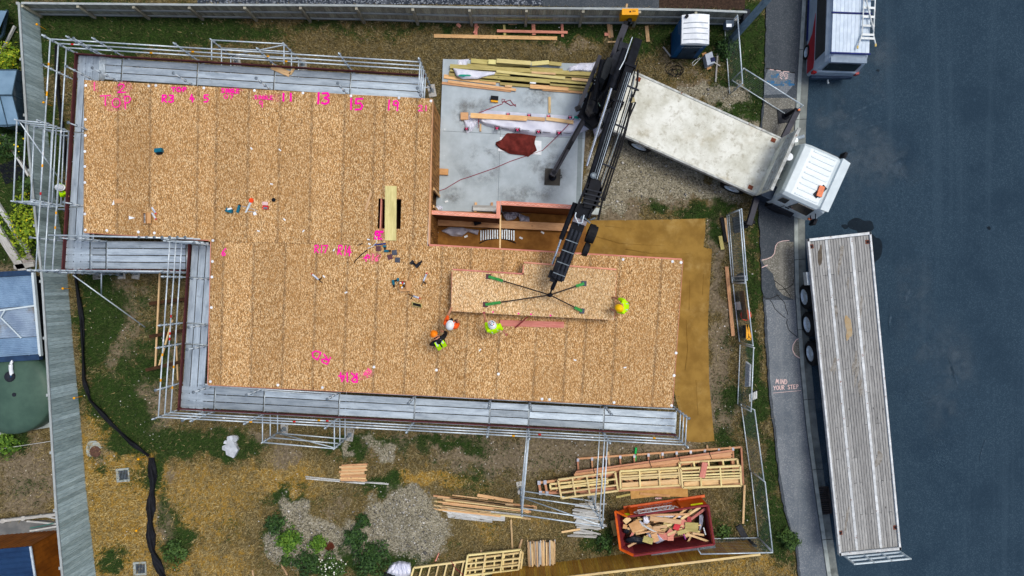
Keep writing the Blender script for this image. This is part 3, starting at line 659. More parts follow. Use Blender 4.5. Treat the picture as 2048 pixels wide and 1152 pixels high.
wall((423, 482), (417, 768), .16, 2.64, inset=(.06, 0)); wall((417, 768), (1343, 813), .16, 2.64, inset=(0, .06)); wall((1363, 522), (1343, 812), .16, 2.64, inset=(-.06, 0)); wall((859, 493), (1363, 522), .16, 2.64, inset=(0, -.06))
m = MB(); m.beam(P(857.5, 424, 2.6), P(856, 491, 2.6), .03, .3); m.build('wall_wrap', WHITEPL, house)
# open porch bay: chipboard floor, low framed walls with timber top plates
BZ = 2.55
m = MB(); m.prism([P(865, 421, .2), P(1172, 430, .2), P(1172, 514, .2), P(865, 506, .2)], .06, .2); m.build('porch_floor', PLYBROWN, house)
def bay_wall(a, b, w=.15, cap=PINE_P):
    p, q = P(*a, BZ), P(*b, BZ); d = Vector((0, 0, 1))
    m = MB(); m.beam(Vector((p.x, p.y, 1.36)), Vector((q.x, q.y, 1.36)), w - .03, 2.3); m.build('porch_wall', mk('wall_frame_brown', srgb(118, 76, 40), srgb(92, 56, 28), scale=3), house)
    plank('top_plate', p - d * .02, q - d * .02, w, .045, cap, house)
bay_wall((860, 424.5), (992, 432.5)); bay_wall((997, 402), (996.6, 437)); bay_wall((1002, 405.8), (1166, 415))
for x0, y0, x1, y1, n in ((862, 425, 990, 432, 24), (1004, 406, 1160, 415, 30)):
    m = MB(); pts = [P(x0 + (x1 - x0) * i / n, y0 + (y1 - y0) * i / n + (1.6 if i % 2 else -1.4), BZ + .008) for i in range(n + 1)]
    m.path(pts, .006, 4); m.build('wavy_sealant', mk('pale_sealant', srgb(244, 216, 196), rough=.6), house)
m = MB(); m.beam(P(1001, 430, 2.4), P(1000, 499, 2.4), .055, .06); m.build('temporary_prop', PINE, house)
plank('porch_beam', P(866, 443, .42), P(1160, 456, .42), .3, .14, PINE_O, house)
m = MB()
for i in range(5): pass
# fixing caps along the deck edges
CAP = mk('white_cap', srgb(235, 240, 244), rough=.5); m = MB().lathe((0, 0, 0), [(.05, 0), (.05, .008), (.02, .014), (.0205, .02)], 10); capme = bpy.data.meshes.new('fixing_cap'); capme.from_pydata(m.v, [], m.f); capme.materials.append(CAP)
CAPS = [(172, 171), (298, 172), (312, 171), (408, 176), (509, 181), (171, 239), (171, 271), (606, 186), (702, 192), (798, 196), (862, 202), (170, 303), (170, 333), (170, 365), (170, 428), (171, 460), (214, 461), (277, 464), (309, 466), (426, 481), (425, 523), (424, 554), (423, 615), (421, 763), (556, 770), (645, 775), (748, 734), (873, 740), (997, 748), (1084, 798), (1099, 799), (1228, 805), (1343, 811), (1348, 751), (1352, 706), (1345, 523), (1246, 519), (1362, 525)]
for x, y in CAPS:
    o = bpy.data.objects.new('fixing_cap', capme); C.objects.link(o); p = P(x, y, DZ + .006); o.location = p - W(house); o.parent = house; ORG[o.name] = p

# ------------------------------------------------------------------ pink marker writing on the deck, as brush strokes
def circ(cx, cy, rx, ry, a0=0, a1=360, n=10):
    return [(cx + rx * math.cos(R(a0 + (a1 - a0) * i / n)), cy + ry * math.sin(R(a0 + (a1 - a0) * i / n))) for i in range(n + 1)]
# glyphs in a unit box, x right, y down
GL = {
 '1': [[(.5, 0), (.5, 1)]], '2': [[(.05, .2), (.3, 0), (.75, .05), (.85, .3), (.5, .65), (0, 1), (1, .97)]], '3': [[(.1, .05), (.8, 0), (.95, .25), (.4, .45), (.95, .6), (.95, .85), (.5, 1), (.05, .9)]],
 '4': [[(.5, 0), (.1, .62), (.95, .6)], [(.65, .3), (.62, 1)]], '5': [[(.95, 0), (.2, .02), (.15, .45), (.7, .4), (.95, .65), (.75, .95), (.1, 1)]], '6': [[(.8, 0), (.3, .4), (.1, .8), (.4, 1), (.8, .85), (.6, .6), (.15, .72)]],
 '7': [[(.05, .05), (.95, 0), (.4, 1)]], '9': [[(.9, .3), (.6, .5), (.2, .4), (.2, .1), (.6, 0), (.9, .2), (.8, 1)]], '0': [circ(.5, .5, .45, .5)], 'O': [circ(.5, .5, .48, .5)],
 'T': [[(0, .05), (1, 0)], [(.5, .03), (.48, 1)]], 'P': [[(.15, .05), (.2, 1)], [(.15, .08), (.7, 0), (.95, .22), (.7, .5), (.2, .55)]], 'R': [[(.12, .03), (.12, 1)], [(.12, .05), (.7, .02), (.9, .25), (.6, .5), (.12, .52), (.95, 1)]],
 'S': [[(.9, .1), (.4, 0), (.1, .2), (.5, .48), (.9, .7), (.6, 1), (.05, .9)]], 'I': [[(.5, 0), (.5, 1)]], 'N': [[(.05, 1), (.1, 0), (.85, 1), (.95, 0)]], 'G': [[(.95, .15), (.5, 0), (.1, .4), (.3, .95), (.8, .95), (.9, .55), (.5, .55)]],
 'L': [[(.1, 0), (.15, .95), (.95, 1)]], 'E': [[(.95, 0), (.1, .05), (.1, 1), (.95, .95)], [(.1, .5), (.8, .48)]], 'M': [[(.0, 1), (.2, 0), (.5, .7), (.8, .05), (1, 1)]], 'D': [[(.1, 0), (.1, 1), (.7, .9), (.95, .5), (.7, .1), (.1, 0)]],
 'Y': [[(0, 0), (.45, .5), (1, 0)], [(.45, .5), (.3, 1)]], 'U': [[(.05, 0), (.1, .8), (.5, 1), (.85, .8), (.95, 0)]], '/': [[(.9, 0), (.1, 1)]], ' ': [],
}
def ribbon(mb, pts, w, up_z=.0):
    """flat brush stroke with round-ish joints, pts are site points"""
    for a, b in zip(pts, pts[1:]):
        d = (b - a); 
        if d.length < 1e-5: continue
        d = d.normalized() * w * .3; mb.beam(a - d, b + d, w, .003)
def write(name, text, x, y, w, h, z, mat, parent, stroke=.035, rot=0.0, gap=.35, slant=0.0, space=None):
    """text from px (x, y) = top-left of the first letter; w, h: letter size in px; rot in radians, clockwise in the photo"""
    mb = MB(); cx = 0.0; k = 0
    for ch in text:
        for st in GL[ch]:
            pts = []
            for u, v in st:
                qx, qy = cx + u * w - slant * v * h, v * h
                pts.append(P(x + qx * math.cos(rot) - qy * math.sin(rot), y + qx * math.sin(rot) + qy * math.cos(rot), z + .0012 * k)); k += 1
            ribbon(mb, pts, stroke)
        cx += w * (1 + gap) * (.78 if ch in '1I' else 1)
    return mb.build(name, mat, parent)
MZ = DZ + .008
PM = 'marker_writing'
write(PM, '1', 183, 165, 12, 15, MZ, PINK_F, house, .05); write(PM, '2', 236, 168, 15, 17, MZ, PINK, house, .04)
write(PM, 'T', 201, 191, 20, 20, MZ, PINK, house, .04); write(PM, 'O', 224, 197, 17, 18, MZ, PINK, house, .035); write(PM, 'P', 247, 192, 15, 26, MZ, PINK, house, .04, slant=-.05)
write(PM, 'TOP', 343, 175, 8, 8, MZ, PINK, house, .045); write(PM, 'R3', 324, 190, 10, 14, MZ, PINK, house, .055, .03); write(PM, '4', 379, 189, 10, 15, MZ, PINK, house, .05); write(PM, '5', 407, 190, 10, 14, MZ, PINK, house, .05)
write(PM, 'SINGLE', 443, 177, 5.5, 8, MZ, PINK, house, .035, .04, .15); write(PM, '07', 448, 189, 8, 8, MZ, PINK, house, .03)
write(PM, 'SINGLE', 509, 191, 5.5, 7, MZ, PINK, house, .028, .03, .18); write(PM, '9', 518, 202, 8, 13, MZ, PINK, house, .03)
write(PM, '11', 560, 187, 14, 15, MZ, PINK, house, .07); write(PM, '13', 630, 185, 15, 22, MZ, PINK, house, .07, .05, .15); write(PM, '15', 694, 197, 17, 22, MZ, PINK, house, .065, .02, .15)
write(PM, '19', 772, 200, 13, 20, MZ, PINK, house, .055, .06, .3); write(PM, '21', 837, 211, 8, 11, MZ, PINK, house, .035, 0, .4)
write(PM, '6', 444, 496, 10, 15, MZ, PINK, house, .04, .1); write(PM, 'R17', 629, 490, 9, 15, MZ, PINK, house, .04, .03, .1); write(PM, 'R14', 677, 490, 9, 19, MZ, PINK, house, .045, .12, .15)
write(PM, 'E', 750, 463, 15, 14, MZ, PINK, house, .06, .1); write(PM, 'T', 752, 462, 14, 16, MZ, PINK, house, .06, .1)
write(PM, 'R', 735, 508, 9, 12, MZ, PINK, house, .04, .8); write(PM, '16', 743, 508, 8, 12, MZ, PINK_F, house, .035, .2)
write(PM, 'RD', 656, 730, 18, 16, MZ, PINK, house, .05, 3.6, .2); write(PM, 'R14', 716, 765, 13, 18, MZ, PINK, house, .055, 3.2, .12, -.1); write(PM, 'R16', 744, 742, 7, 10, MZ, PINK_F, house, .04, 2.2, -.2)

# ------------------------------------------------------------------ the panel hanging from the crane
LZ = 3.42
lp = thing('floor_panel_on_crane', 'strand board floor panel hanging level from crane slings above the deck', 'floor panel', P(1060, 590, LZ))
panel([([(905, 541), (1047, 550), (1045, 631), (902, 622)], .5, .6)], LZ, .03, OSB_PLAIN, lp, 'panel_sheet')
panel([([(1048, 527), (1112, 531.6), (1107, 634), (1045.6, 631)], .6, .6)], LZ, .03, OSB_PLAIN, lp, 'panel_sheet')
panel([([(1112.6, 531.6), (1233, 541), (1228, 640), (1107.6, 634)], .6, .5)], LZ, .03, OSB_PLAIN, lp, 'panel_sheet')
def lrim(a, b, off=(0, 0)):
    d = Vector((off[0], off[1], -.12)); plank('panel_rim', P(*a, LZ) + d, P(*b, LZ) + d, .05, .2, PINE_P, lp)
lrim((905, 540.5), (1047, 549.5), (0, .03)); lrim((1048, 526.5), (1233, 540.5), (0, .03)); lrim((902, 621), (1228, 639)); lrim((905, 543), (903, 620)); lrim((1232, 543), (1228, 638)); lrim((1047.5, 530), (1046, 549))
for x in (960, 1045, 1110, 1170): plank('panel_joist', P(x, 553, LZ) - Vector((0, 0, .12)), P(x - 2, 622, LZ) - Vector((0, 0, .12)), .05, .2, PINE, lp)
# ================================================================== SCAFFOLD ROUND THE HOUSE
_rodc = {}
def rod(name, a, b, r, mat, parent=None, n=8):
    a, b = Vector(a), Vector(b); L = round((b - a).length, 2); key = (L, r, mat.name, n)
    me = _rodc.get(key)
    if me is None:
        m = MB().tube((-L / 2, 0, 0), (L / 2, 0, 0), r, n); me = bpy.data.meshes.new(name); me.from_pydata(m.v, [], m.f); me.materials.append(mat)
        for p in me.polygons: p.use_smooth = len(p.vertices) == 4
        _rodc[key] = me
    o = bpy.data.objects.new(name, me); C.objects.link(o)
    c = (a + b) / 2; q = (b - a).to_track_quat('X', 'Z')
    o.matrix_local = Matrix.Translation(c - W(parent)) @ q.to_matrix().to_4x4(); ORG[o.name] = c
    if parent: o.parent = parent
    return o
def shared(name, mb, mat, smooth=False):
    me = bpy.data.meshes.new(name); me.from_pydata(mb.v, [], mb.f); me.materials.append(mat)
    if smooth:
        for p in me.polygons: p.use_smooth = True
    return me
def put(name, me, loc, parent=None, rz=0.0, rot=None):
    o = bpy.data.objects.new(name, me); C.objects.link(o); o.location = Vector(loc) - W(parent)
    o.rotation_euler = rot if rot else (0, 0, rz); ORG[o.name] = Vector(loc)
    if parent: o.parent = parent
    return o
scaf = thing('scaffold', 'galvanised tube scaffold with perforated steel planks wrapped round the house deck', 'scaffold', (-10, 0, 0))
ROS = shared('rosette', MB().lathe((0, 0, 0), [(.03, -.005), (.056, -.004), (.056, .004), (.03, .02)], 12), GALV_D)
BASE = shared('base_plate', MB().box((0, 0, .01), (.16, .16, .02)).tube((0, 0, .02), (0, 0, .3), .017), GALV_D)
SOLE = shared('sole_board', MB().box((0, 0, 0), (.3, .5, .04)), GREYWOOD)
RL = [2.64, 3.07, 3.5]; PZ = 2.05
def standard(x, y, ztop=3.92, z0=.06, sole=True):
    s = rod('standard', (x, y, z0), (x, y, ztop), .023, GALV, scaf)
    # rosettes are sub-parts of the standard: its local X points up
    L = round(ztop - z0, 2)
    for z in np.arange(.35, ztop, .43):
        o = bpy.data.objects.new('rosette', ROS); C.objects.link(o); o.parent = s
        o.location = ((z - z0) - L / 2, 0, 0); o.rotation_euler = (0, R(90), 0)
    put('base_plate', BASE, (x, y, .03), scaf); 
    if sole: put('sole_board', SOLE, (x, y, .02), scaf, random.uniform(-.2, .2))
    return s
def ledger(a, b, z, r=.024): return rod('ledger', (a[0], a[1], z), (b[0], b[1], z), r, GALV, scaf)
def transom(a, b, z, r=.023): return rod('transom', (a[0], a[1], z), (b[0], b[1], z), r, GALV, scaf)
def L2(a, b, t): return (a[0] + (b[0] - a[0]) * t, a[1] + (b[1] - a[1]) * t)
PLANKM = None
def plank_material():
    g = G('perforated_steel_plank'); v = g.coord((1, 1, 1), rand=False)
    vo = g.n('TexVoronoi', Vector=v, Scale=22.0, Randomness=0.0).outputs['Distance']
    base = g.mix(g.step(g.noise(g.coord((.6, 3, 1)), 2.0, 5, .7), .35, .7), srgb(176, 190, 200), srgb(138, 152, 164))
    base = g.mix(g.math('MULTIPLY', g.step(g.noise(g.coord((1, 1, 1)), 3.0, 6, .7), .55, .75), .5), base, srgb(112, 122, 128))
    base = g.mix(g.math('MULTIPLY', g.step(vo, .28, .2), .55), base, srgb(74, 84, 92))
    r = g.n('ObjectInfo').outputs['Random']
    hs = g.n('HueSaturation', Color=base, Value=g.math('MULTIPLY_ADD', r, .55, .66))
    g.bump(vo, .3, .01)
    return g.end(hs.outputs[0], .5, .35, .5)
PLANKM = plank_material()
def planks(o0, o1, inn, n, t0=0.0, t1=1.0, w=.27, z=PZ, off=.1):
    """n planks between the outer line o0-o1 (parts t0..t1) going inwards along unit vector inn"""
    a, b = L2(o0, o1, t0), L2(o0, o1, t1); d = Vector((b[0] - a[0], b[1] - a[1], 0)).normalized() * .03
    for k in range(n):
        q = Vector((inn[0], inn[1], 0)) * (off + w * (k + .5))
        p0 = Vector((a[0], a[1], z)) + q + d; p1 = Vector((b[0], b[1], z)) + q - d
        o = plank('scaffold_plank', p0, p1, w - .032, .05, PLANKM, scaf)
        # folded side lips of the plank
def perp(a, b, side):
    d = Vector((b[0] - a[0], b[1] - a[1])).normalized(); return (d.y * side, -d.x * side)
def run(o0, o1, ts, side, width=1.0, n=3, inner=True, w=.27, rails=RL, toe=True, toe_mat=None, skip_inner=(), ztop=3.92, in_top=3.8, off=.1):
    inn = perp(o0, o1, side)
    for k, t in enumerate(ts):
        p = L2(o0, o1, t); standard(p[0], p[1], ztop)
        q = (p[0] + inn[0] * width, p[1] + inn[1] * width)
        if inner and k not in skip_inner: standard(q[0], q[1], in_top, sole=False)
        transom(p, q, PZ - .05); transom(p, q, 1.0) if k % 2 else None
    for t0, t1 in zip(ts, ts[1:]):
        planks(o0, o1, inn, n, t0, t1, w, off=off)
        a, b = L2(o0, o1, t0), L2(o0, o1, t1)
        for z in rails: ledger(a, b, z)
        ledger(a, b, PZ - .06); ledger(a, b, .45)
        qa = (a[0] + inn[0] * width, a[1] + inn[1] * width); qb = (b[0] + inn[0] * width, b[1] + inn[1] * width)
        if inner: ledger(qa, qb, PZ - .06)
        if toe:
            o = Vector((inn[0], inn[1], 0)) * .06
            plank('toe_board', Vector((a[0], a[1], PZ + .1)) + o, Vector((b[0], b[1], PZ + .1)) + o, .04, .17, toe_mat or REDSTEEL, scaf)
    return inn
# north run
T0, T1 = (-16.1, 8.68), (-3.2, 7.88)
tx = lambda px: ((px - 1024) * .0185 - T0[0]) / (T1[0] - T0[0])
inn = run(T0, T1, [0, tx(198), tx(246), tx(397), tx(551), tx(703), 1.0], 1, 1.0)
for z in RL: transom(T1, (T1[0] + inn[0], T1[1] + inn[1]), z); 
for k in range(5): transom(L2(T0, T1, tx(203 + 2.5 * k)), (L2(T0, T1, tx(203 + 2.5 * k))[0] + inn[0] * .95, L2(T0, T1, tx(203 + 2.5 * k))[1] + inn[1] * .95), PZ + .06, .016)
# west run, upper
L0, L1 = (-16.1, 8.66), (-16.6, .6)
run(L0, L1, [.0, .36, .70, 1.0], -1, 1.0, 3)
# projecting bay on the west side
O1, O2 = (-17.26, 5.85), (-17.38, 3.02); I1, I2 = L2(L0, L1, .36), L2(L0, L1, .70)
for o_, i_ in ((O1, I1), (O2, I2)):
    standard(o_[0], o_[1], 3.62)
    for z in (3.5, 3.07, 2.64, 2.1, 1.2): transom(o_, i_, z)
for z in (3.5, 3.07, 2.64, 2.15, 1.2): ledger(O1, O2, z)
for z in (1.7, 2.4): ledger((-16.62, 5.85), (-16.78, 3.02), z)
ledger(O1, O2, 1.65); ledger((-16.85, 5.8), (-16.95, 3.1), 2.3); ledger((-16.6, 5.8), (-16.72, 3.1), 2.0)
rod('brace', (O1[0], O1[1], 3.4), (O2[0] + .45, O2[1] + .7, 1.3), .022, GALV, scaf)
# small low platform the climbing worker stands on
for k in range(2): plank('scaffold_plank', (-16.62 - .3 * k, 5.0, 0.62), (-16.72 - .3 * k, 3.15, 0.62), .27, .05, PLANKM, scaf)
for y in (4.95, 3.2): transom((-17.3, y), (-16.35, y), .56)
# notch run
N0, N1 = (-16.6, .62), (-12.05, .58)
run(N0, N1, [0, .22, .35, 1.0], -1, 1.12, 4, w=.255)
inq = perp(N0, N1, -1)
ledger((-16.3, 1.86), (-11.2, 1.74), 3.3, .03); ledger((-16.2, 1.9), (-11.2, 1.76), 2.75)
for i_ in range(7): put('rosette', ROS, (-13.1 + .27 * i_, 1.78, 3.33), scaf)
# west run of the lower wing
S0, S1 = (-11.93, 1.62), (-12.33, -4.5)
run(S0, S1, [0, .2, .475, .6, 1.0], -1, .98, 3, w=.27)
for z in RL: ledger((S0[0], S0[1]), (S0[0] + .98, S0[1]), z)
# south run
B0, B1 = (-12.33, -4.5), (6.04, -5.47)
tb = lambda px: ((px - 1024) * .0185 - B0[0]) / (B1[0] - B0[0])
innb = run(B0, B1, [0, tb(428), tb(527), tb(677), tb(828), tb(978), tb(1056), tb(1206), 1.0], -1, .98, 3, w=.265)
for z in RL: transom(B1, (B1[0] + innb[0], B1[1] + innb[1]), z)
# inner guard rails of the south run just outside the deck edge
ledger((B0[0] + 1.0, B0[1] + .98), L2((B0[0] + innb[0], B0[1] + innb[1]), (B1[0] + innb[0], B1[1] + innb[1]), tb(677)), 2.6); ledger((B0[0] + 1.0, B0[1] + .9), (-7, -3.9), 2.3)
# buttress frames standing out from the runs
def buttress(a, b, ia, ib, ztop, levels, brace=True):
    standard(a[0], a[1], ztop); standard(b[0], b[1], ztop)
    for z in levels:
        ledger(a, b, z); transom(a, ia, z); transom(b, ib, z)
    if brace:
        rod('brace', (a[0], a[1], levels[-1]), (b[0], b[1], levels[0] - .1), .022, GALV, scaf)
buttress((-11.0, 9.08), (-8.35, 8.94), (-11.0, 8.36), (-8.35, 8.2), 2.42, [2.3, 1.45, .6])
buttress((-9.1, -5.63), (-6.48, -5.86), (-9.1, -4.68), (-6.48, -4.82), 2.5, [2.4, 1.6, .8])
Q1, Q2 = (.35, -7.98), (3.18, -8.39)
buttress(Q1, Q2, (.6, -5.2), (3.36, -5.35), 3.42, [3.3, 2.55, 1.2], False)
rod('brace', (Q1[0], Q1[1], 1.25), (Q2[0], Q2[1], 3.2), .022, GALV, scaf); rod('brace', (Q2[0] - .5, Q2[1] + .2, .3), (Q2[0], Q2[1], 2.2), .022, GALV, scaf)
ledger((Q1[0], Q1[1] + .02), (Q2[0], Q2[1] + .02), .5)
# long raking tube tied into the ground, west side
rod('raker', P(146, 550, 2.3), P(290, 654, .1), .024, GALV, scaf)
rod('raker', P(203, 548, 2.2), P(203, 592, .9), .024, GALV, scaf)
# coloured tape bands on the tubes
for k in range(34):
    side_ = random.choice([(T0, T1), (B0, B1), (L0, L1), (S0, S1), (B0, B1)]); t = random.uniform(.03, .97); z = random.choice(RL)
    p = L2(side_[0], side_[1], t); d = Vector((side_[1][0] - side_[0][0], side_[1][1] - side_[0][1], 0)).normalized() * .05
    rod('tape_band', Vector((p[0], p[1], z)) - d, Vector((p[0], p[1], z)) + d, .028, random.choice([YELLOW, YELLOW, WHITEPL, TOOLRED]), scaf)
# timbers propping the lower wing's west side
for (a, b, w_) in (((320, 546), (311, 735), .06), ((345, 640), (318, 734), .06), ((352, 660), (356, 760), .05)):
    p, q = P(*a, .7), P(*b, .12)
    tag(plank('timber_prop', p, q, w_, .06, PINE), 'slim yellow timber prop standing loose under the west scaffold', 'timber', 'loose props under the west scaffold')
for k, (a, b, z) in enumerate((((300, 607), (372, 598), .35), ((300, 673), (372, 660), .35), ((293, 740), (368, 722), .35))):
    o = plank('timber_beam', P(*a, z), P(*b, z), .13, .15, mk('dark_beam', srgb(74, 50, 30), srgb(52, 34, 20)))
    tag(o, 'dark brown beam sticking out under the west scaffold, ' + ('uppermost', 'middle', 'lowest')[k] + ' of three', 'beam')
put_ = tag(plank('offcut', P(543, 133, 2.1), P(580, 149, 2.1), .2, .03, PINE), 'tan offcut board lying on the north scaffold planks', 'offcut')
tag(plank('offcut', P(580, 149, 2.1), P(588, 137, 2.1), .09, .03, PINE), 'short offcut end beside the tan board on the north scaffold', 'offcut')
# ================================================================== CRANE TRUCK
FC = Vector((9.783, 4.628, 0)); FD = Vector((.911, -.412, 0)).normalized(); LF = Vector((.412, .911, 0)).normalized()
def T(u, v, z): return FC + FD * u + LF * v + Vector((0, 0, z))
truck = thing('crane_truck', 'white flat-deck crane truck backed across the verge onto the site', 'truck', T(-2, 0, 0))
RZT = math.atan2(FD.y, FD.x)
def tb_(name, u0, u1, v0, v1, z0, z1, mat, par=truck):
    m = MB(); m.box(T((u0 + u1) / 2, (v0 + v1) / 2, (z0 + z1) / 2), (u1 - u0, v1 - v0, z1 - z0), RZT); return m.build(name, mat, par)
def tray_material():
    g = G('scuffed_white_tray'); v = g.coord((1, 1, 1), rand=False, world=True)
    col = g.mix(g.step(g.noise(v, 1.1, 7, .7), .35, .7), srgb(226, 228, 218), srgb(188, 188, 172))
    col = g.mix(g.math('MULTIPLY', g.step(g.noise(v, 3.5, 8, .75), .5, .72), .75), col, srgb(138, 130, 104))
    col = g.mix(g.step(g.noise(v, 14, 6, .75), .62, .7), col, srgb(96, 82, 60))
    col = g.mix(g.math('MULTIPLY', g.step(g.noise(v, .8, 3, .6), .52, .7), .45), col, srgb(160, 148, 112))
    return g.end(col, .75, 0, .3)
TRAY = tray_material(); TRAYE = mk('tray_edge', srgb(196, 200, 196), srgb(150, 152, 146), scale=5, spots=(srgb(120, 80, 56), 6, .6, .72))
tb_('tray_deck', -6.15, 0, -1.18, 1.18, 1.12, 1.25, TRAY)
for s in (-1, 1): tb_('tray_edge', -6.15, -.02, s * 1.18 - .035, s * 1.18 + .035, 1.05, 1.285, TRAYE)
tb_('tray_edge', -6.2, -6.15, -1.2, 1.2, 1.05, 1.27, TRAYE)
for u, v in ((-.25, 1.0), (-.3, -1.0), (-5.9, 1.0)):
    tb_('lashing_plate', u - .09, u + .09, v - .08, v + .08, 1.25, 1.262, mk('rusty_plate', srgb(140, 78, 54), srgb(96, 50, 36), scale=9))
hb = tb_('headboard', 0, .05, -1.2, 1.2, 1.2, 2.8, TRAY)
for z in (1.9, 2.05, 2.2, 2.35, 2.5): tb_('rib', -.03, -.002, -1.15, 1.15, z, z + .05, TRAYE, hb)
tb_('rib', -.04, .07, -1.22, 1.22, 2.8, 2.86, TRAYE, hb)
for s in (-1, 1): tb_('chassis_rail', -7.6, 2.0, s * .42 - .05, s * .42 + .05, .62, .9, BLACK)
tb_('under_body', -5.6, -.3, -.95, .95, .9, 1.1, DKGREY)
def wheel(par, c, ax, r=.5, w=.3, rim=GALV, tyre=BLACK_R):
    """c: centre of the outer face; ax: unit vector outwards"""
    ax = Vector(ax); m = MB(); n = 20
    prof = [(r * .62, 0), (r * .9, .01), (r, -.05), (r, -w + .05), (r * .9, -w), (r * .5, -w)]
    e = Vector((0, 0, 1)); f = ax.cross(e).normalized(); vs = []
    for q, h in prof:
        for i in range(n): t = 2 * math.pi * i / n; vs.append(Vector(c) + ax * h + (f * math.cos(t) + e * math.sin(t)) * q)
    fs = []
    for j in range(len(prof) - 1):
        for i in range(n): fs.append((j * n + i, j * n + (i + 1) % n, (j + 1) * n + (i + 1) % n, (j + 1) * n + i))
    m.add(vs, fs); t_ = m.build('wheel', tyre, par, True)
    m = MB(); vs = []
    for q, h in ((0.02, -.02), (r * .25, -.02), (r * .3, -.1), (r * .55, -.08), (r * .64, .0)):
        for i in range(n): t = 2 * math.pi * i / n; vs.append(Vector(c) + ax * h + (f * math.cos(t) + e * math.sin(t)) * q)
    fs = [tuple(range(n))]
    for j in range(4):
        for i in range(n): fs.append((j * n + i, j * n + (i + 1) % n, (j + 1) * n + (i + 1) % n, (j + 1) * n + i))
    m.add(vs, fs); m.build('rim', rim, t_)
    return t_
for u in (-4.75, -.75, 1.25):
    for s in (-1, 1): wheel(truck, T(u, s * 1.16, .5), LF * s)
# cab: lofted from cross sections
def loft(mb, secs, close=True):
    n = len(secs[0]); vs = [p for s in secs for p in s]; fs = []
    for j in range(len(secs) - 1):
        for i in range(n): fs.append((j * n + i, j * n + (i + 1) % n, (j + 1) * n + (i + 1) % n, (j + 1) * n + i))
    fs.append(tuple(range(n - 1, -1, -1))); fs.append(tuple((len(secs) - 1) * n + i for i in range(n)))
    return mb.add(vs, fs)
def cab_sec(u, hw, z0, zb, zt, rw):
    return [T(u, -hw, z0), T(u, -hw - .02, zb), T(u, -rw - .06, zt - .12), T(u, -rw + .06, zt), T(u, rw - .06, zt), T(u, rw + .06, zt - .12), T(u, hw + .02, zb), T(u, hw, z0)]
m = MB(); loft(m, [cab_sec(.52, 1.04, .75, 1.5, 2.2, .9), cab_sec(.6, 1.1, .7, 1.5, 2.36, .96), cab_sec(.85, 1.14, .6, 1.5, 2.4, .98), cab_sec(1.9, 1.14, .55, 1.5, 2.4, .98), cab_sec(2.12, 1.12, .5, 1.5, 2.34, .95)])
loft(m, [cab_sec(2.12, 1.12, .5, 1.45, 2.34, .95), cab_sec(2.38, 1.08, .5, 1.4, 2.1, .92), cab_sec(2.5, 1.04, .5, 1.2, 1.42, .92)])
cab = m.build('cab', WHITEP, truck)
_b = cab.modifiers.new('rounding', 'BEVEL'); _b.width = .07; _b.segments = 3; _b.limit_method = 'ANGLE'; _b.angle_limit = R(25)
for k in range(9):
    v = -.84 + k * .21; m = MB(); m.hull8([T(.95, v - .03, 2.4), T(1.85, v - .03, 2.4), T(1.85, v + .03, 2.4), T(.95, v + .03, 2.4)], [T(1.0, v - .015, 2.416), T(1.8, v - .015, 2.416), T(1.8, v + .015, 2.416), T(1.0, v + .015, 2.416)]); m.build('roof_rib', WHITEP, cab)
m = MB(); m.hull8([T(1.98, -1.0, 2.3), T(2.3, -.98, 2.3), T(2.3, .98, 2.3), T(1.98, 1.0, 2.3)], [T(2.04, -1.02, 2.47), T(2.36, -.98, 2.42), T(2.36, .98, 2.42), T(2.04, 1.02, 2.47)]); m.build('sun_visor', WHITEP, cab)
m = MB(); m.hull8([T(2.385, -.9, 2.03), T(2.505, -.88, 1.46), T(2.505, .88, 1.46), T(2.385, .9, 2.03)], [T(2.40, -.9, 2.04), T(2.52, -.88, 1.47), T(2.52, .88, 1.47), T(2.40, .9, 2.04)]); m.build('windscreen', GLASS_D, cab)
for s in (-1, 1):
    def sp(u, z, o=.012):
        t = (z - 1.5) / (2.28 - 1.5); hw = 1.16 + (1.04 - 1.16) * t
        return T(u, s * (hw + o), z)
    m = MB(); m.hull8([sp(1.2, 1.55), sp(2.0, 1.5), sp(1.95, 2.2), sp(1.3, 2.22)], [sp(1.2, 1.55, .025), sp(2.0, 1.5, .025), sp(1.95, 2.2, .025), sp(1.3, 2.22, .025)]); m.build('side_window', GLASS_D, cab)
    m = MB(); m.hull8([sp(.7, 1.7), sp(1.02, 1.7), sp(.98, 2.15), sp(.74, 2.1)], [sp(.7, 1.7, .025), sp(1.02, 1.7, .025), sp(.98, 2.15, .025), sp(.74, 2.1, .025)]); m.build('side_window', GLASS_D, cab)
    m = MB(); m.box(T(2.25, s * 1.36, 1.75), (.1, .22, .4), RZT); m.tube(T(2.1, s * 1.1, 2.0), T(2.25, s * 1.34, 1.95), .02); m.tube(T(2.1, s * 1.1, 1.55), T(2.25, s * 1.34, 1.56), .02); m.build('wing_mirror', BLACK, cab)
    m = MB(); m.beam(T(1.1, s * 1.175, 1.0), T(1.1, s * 1.175, 1.5), .012, .02); m.box(T(1.25, s * 1.18, 1.4), (.16, .03, .04), RZT); m.build('door_handle', BLACK, cab)
    m = MB(); m.box(T(2.3, s * 1.15, 1.15), (.14, .06, .1), RZT); m.build('indicator', LAMP_O, cab)
    m = MB(); m.hull8([T(.7, s * 1.1, .45), T(1.8, s * 1.1, .45), T(1.8, s * 1.24, .5), T(.7, s * 1.24, .5)], [T(.8, s * 1.1, 1.05), T(1.7, s * 1.1, 1.05), T(1.7, s * 1.22, 1.0), T(.8, s * 1.22, 1.0)]); m.build('wheel_arch', DKGREY, cab)
m = MB(); m.beam(T(1.66, -.66, 2.42), T(1.88, -.18, 2.42), .2, .02); m.build('beacon_base', DKGREY, cab)
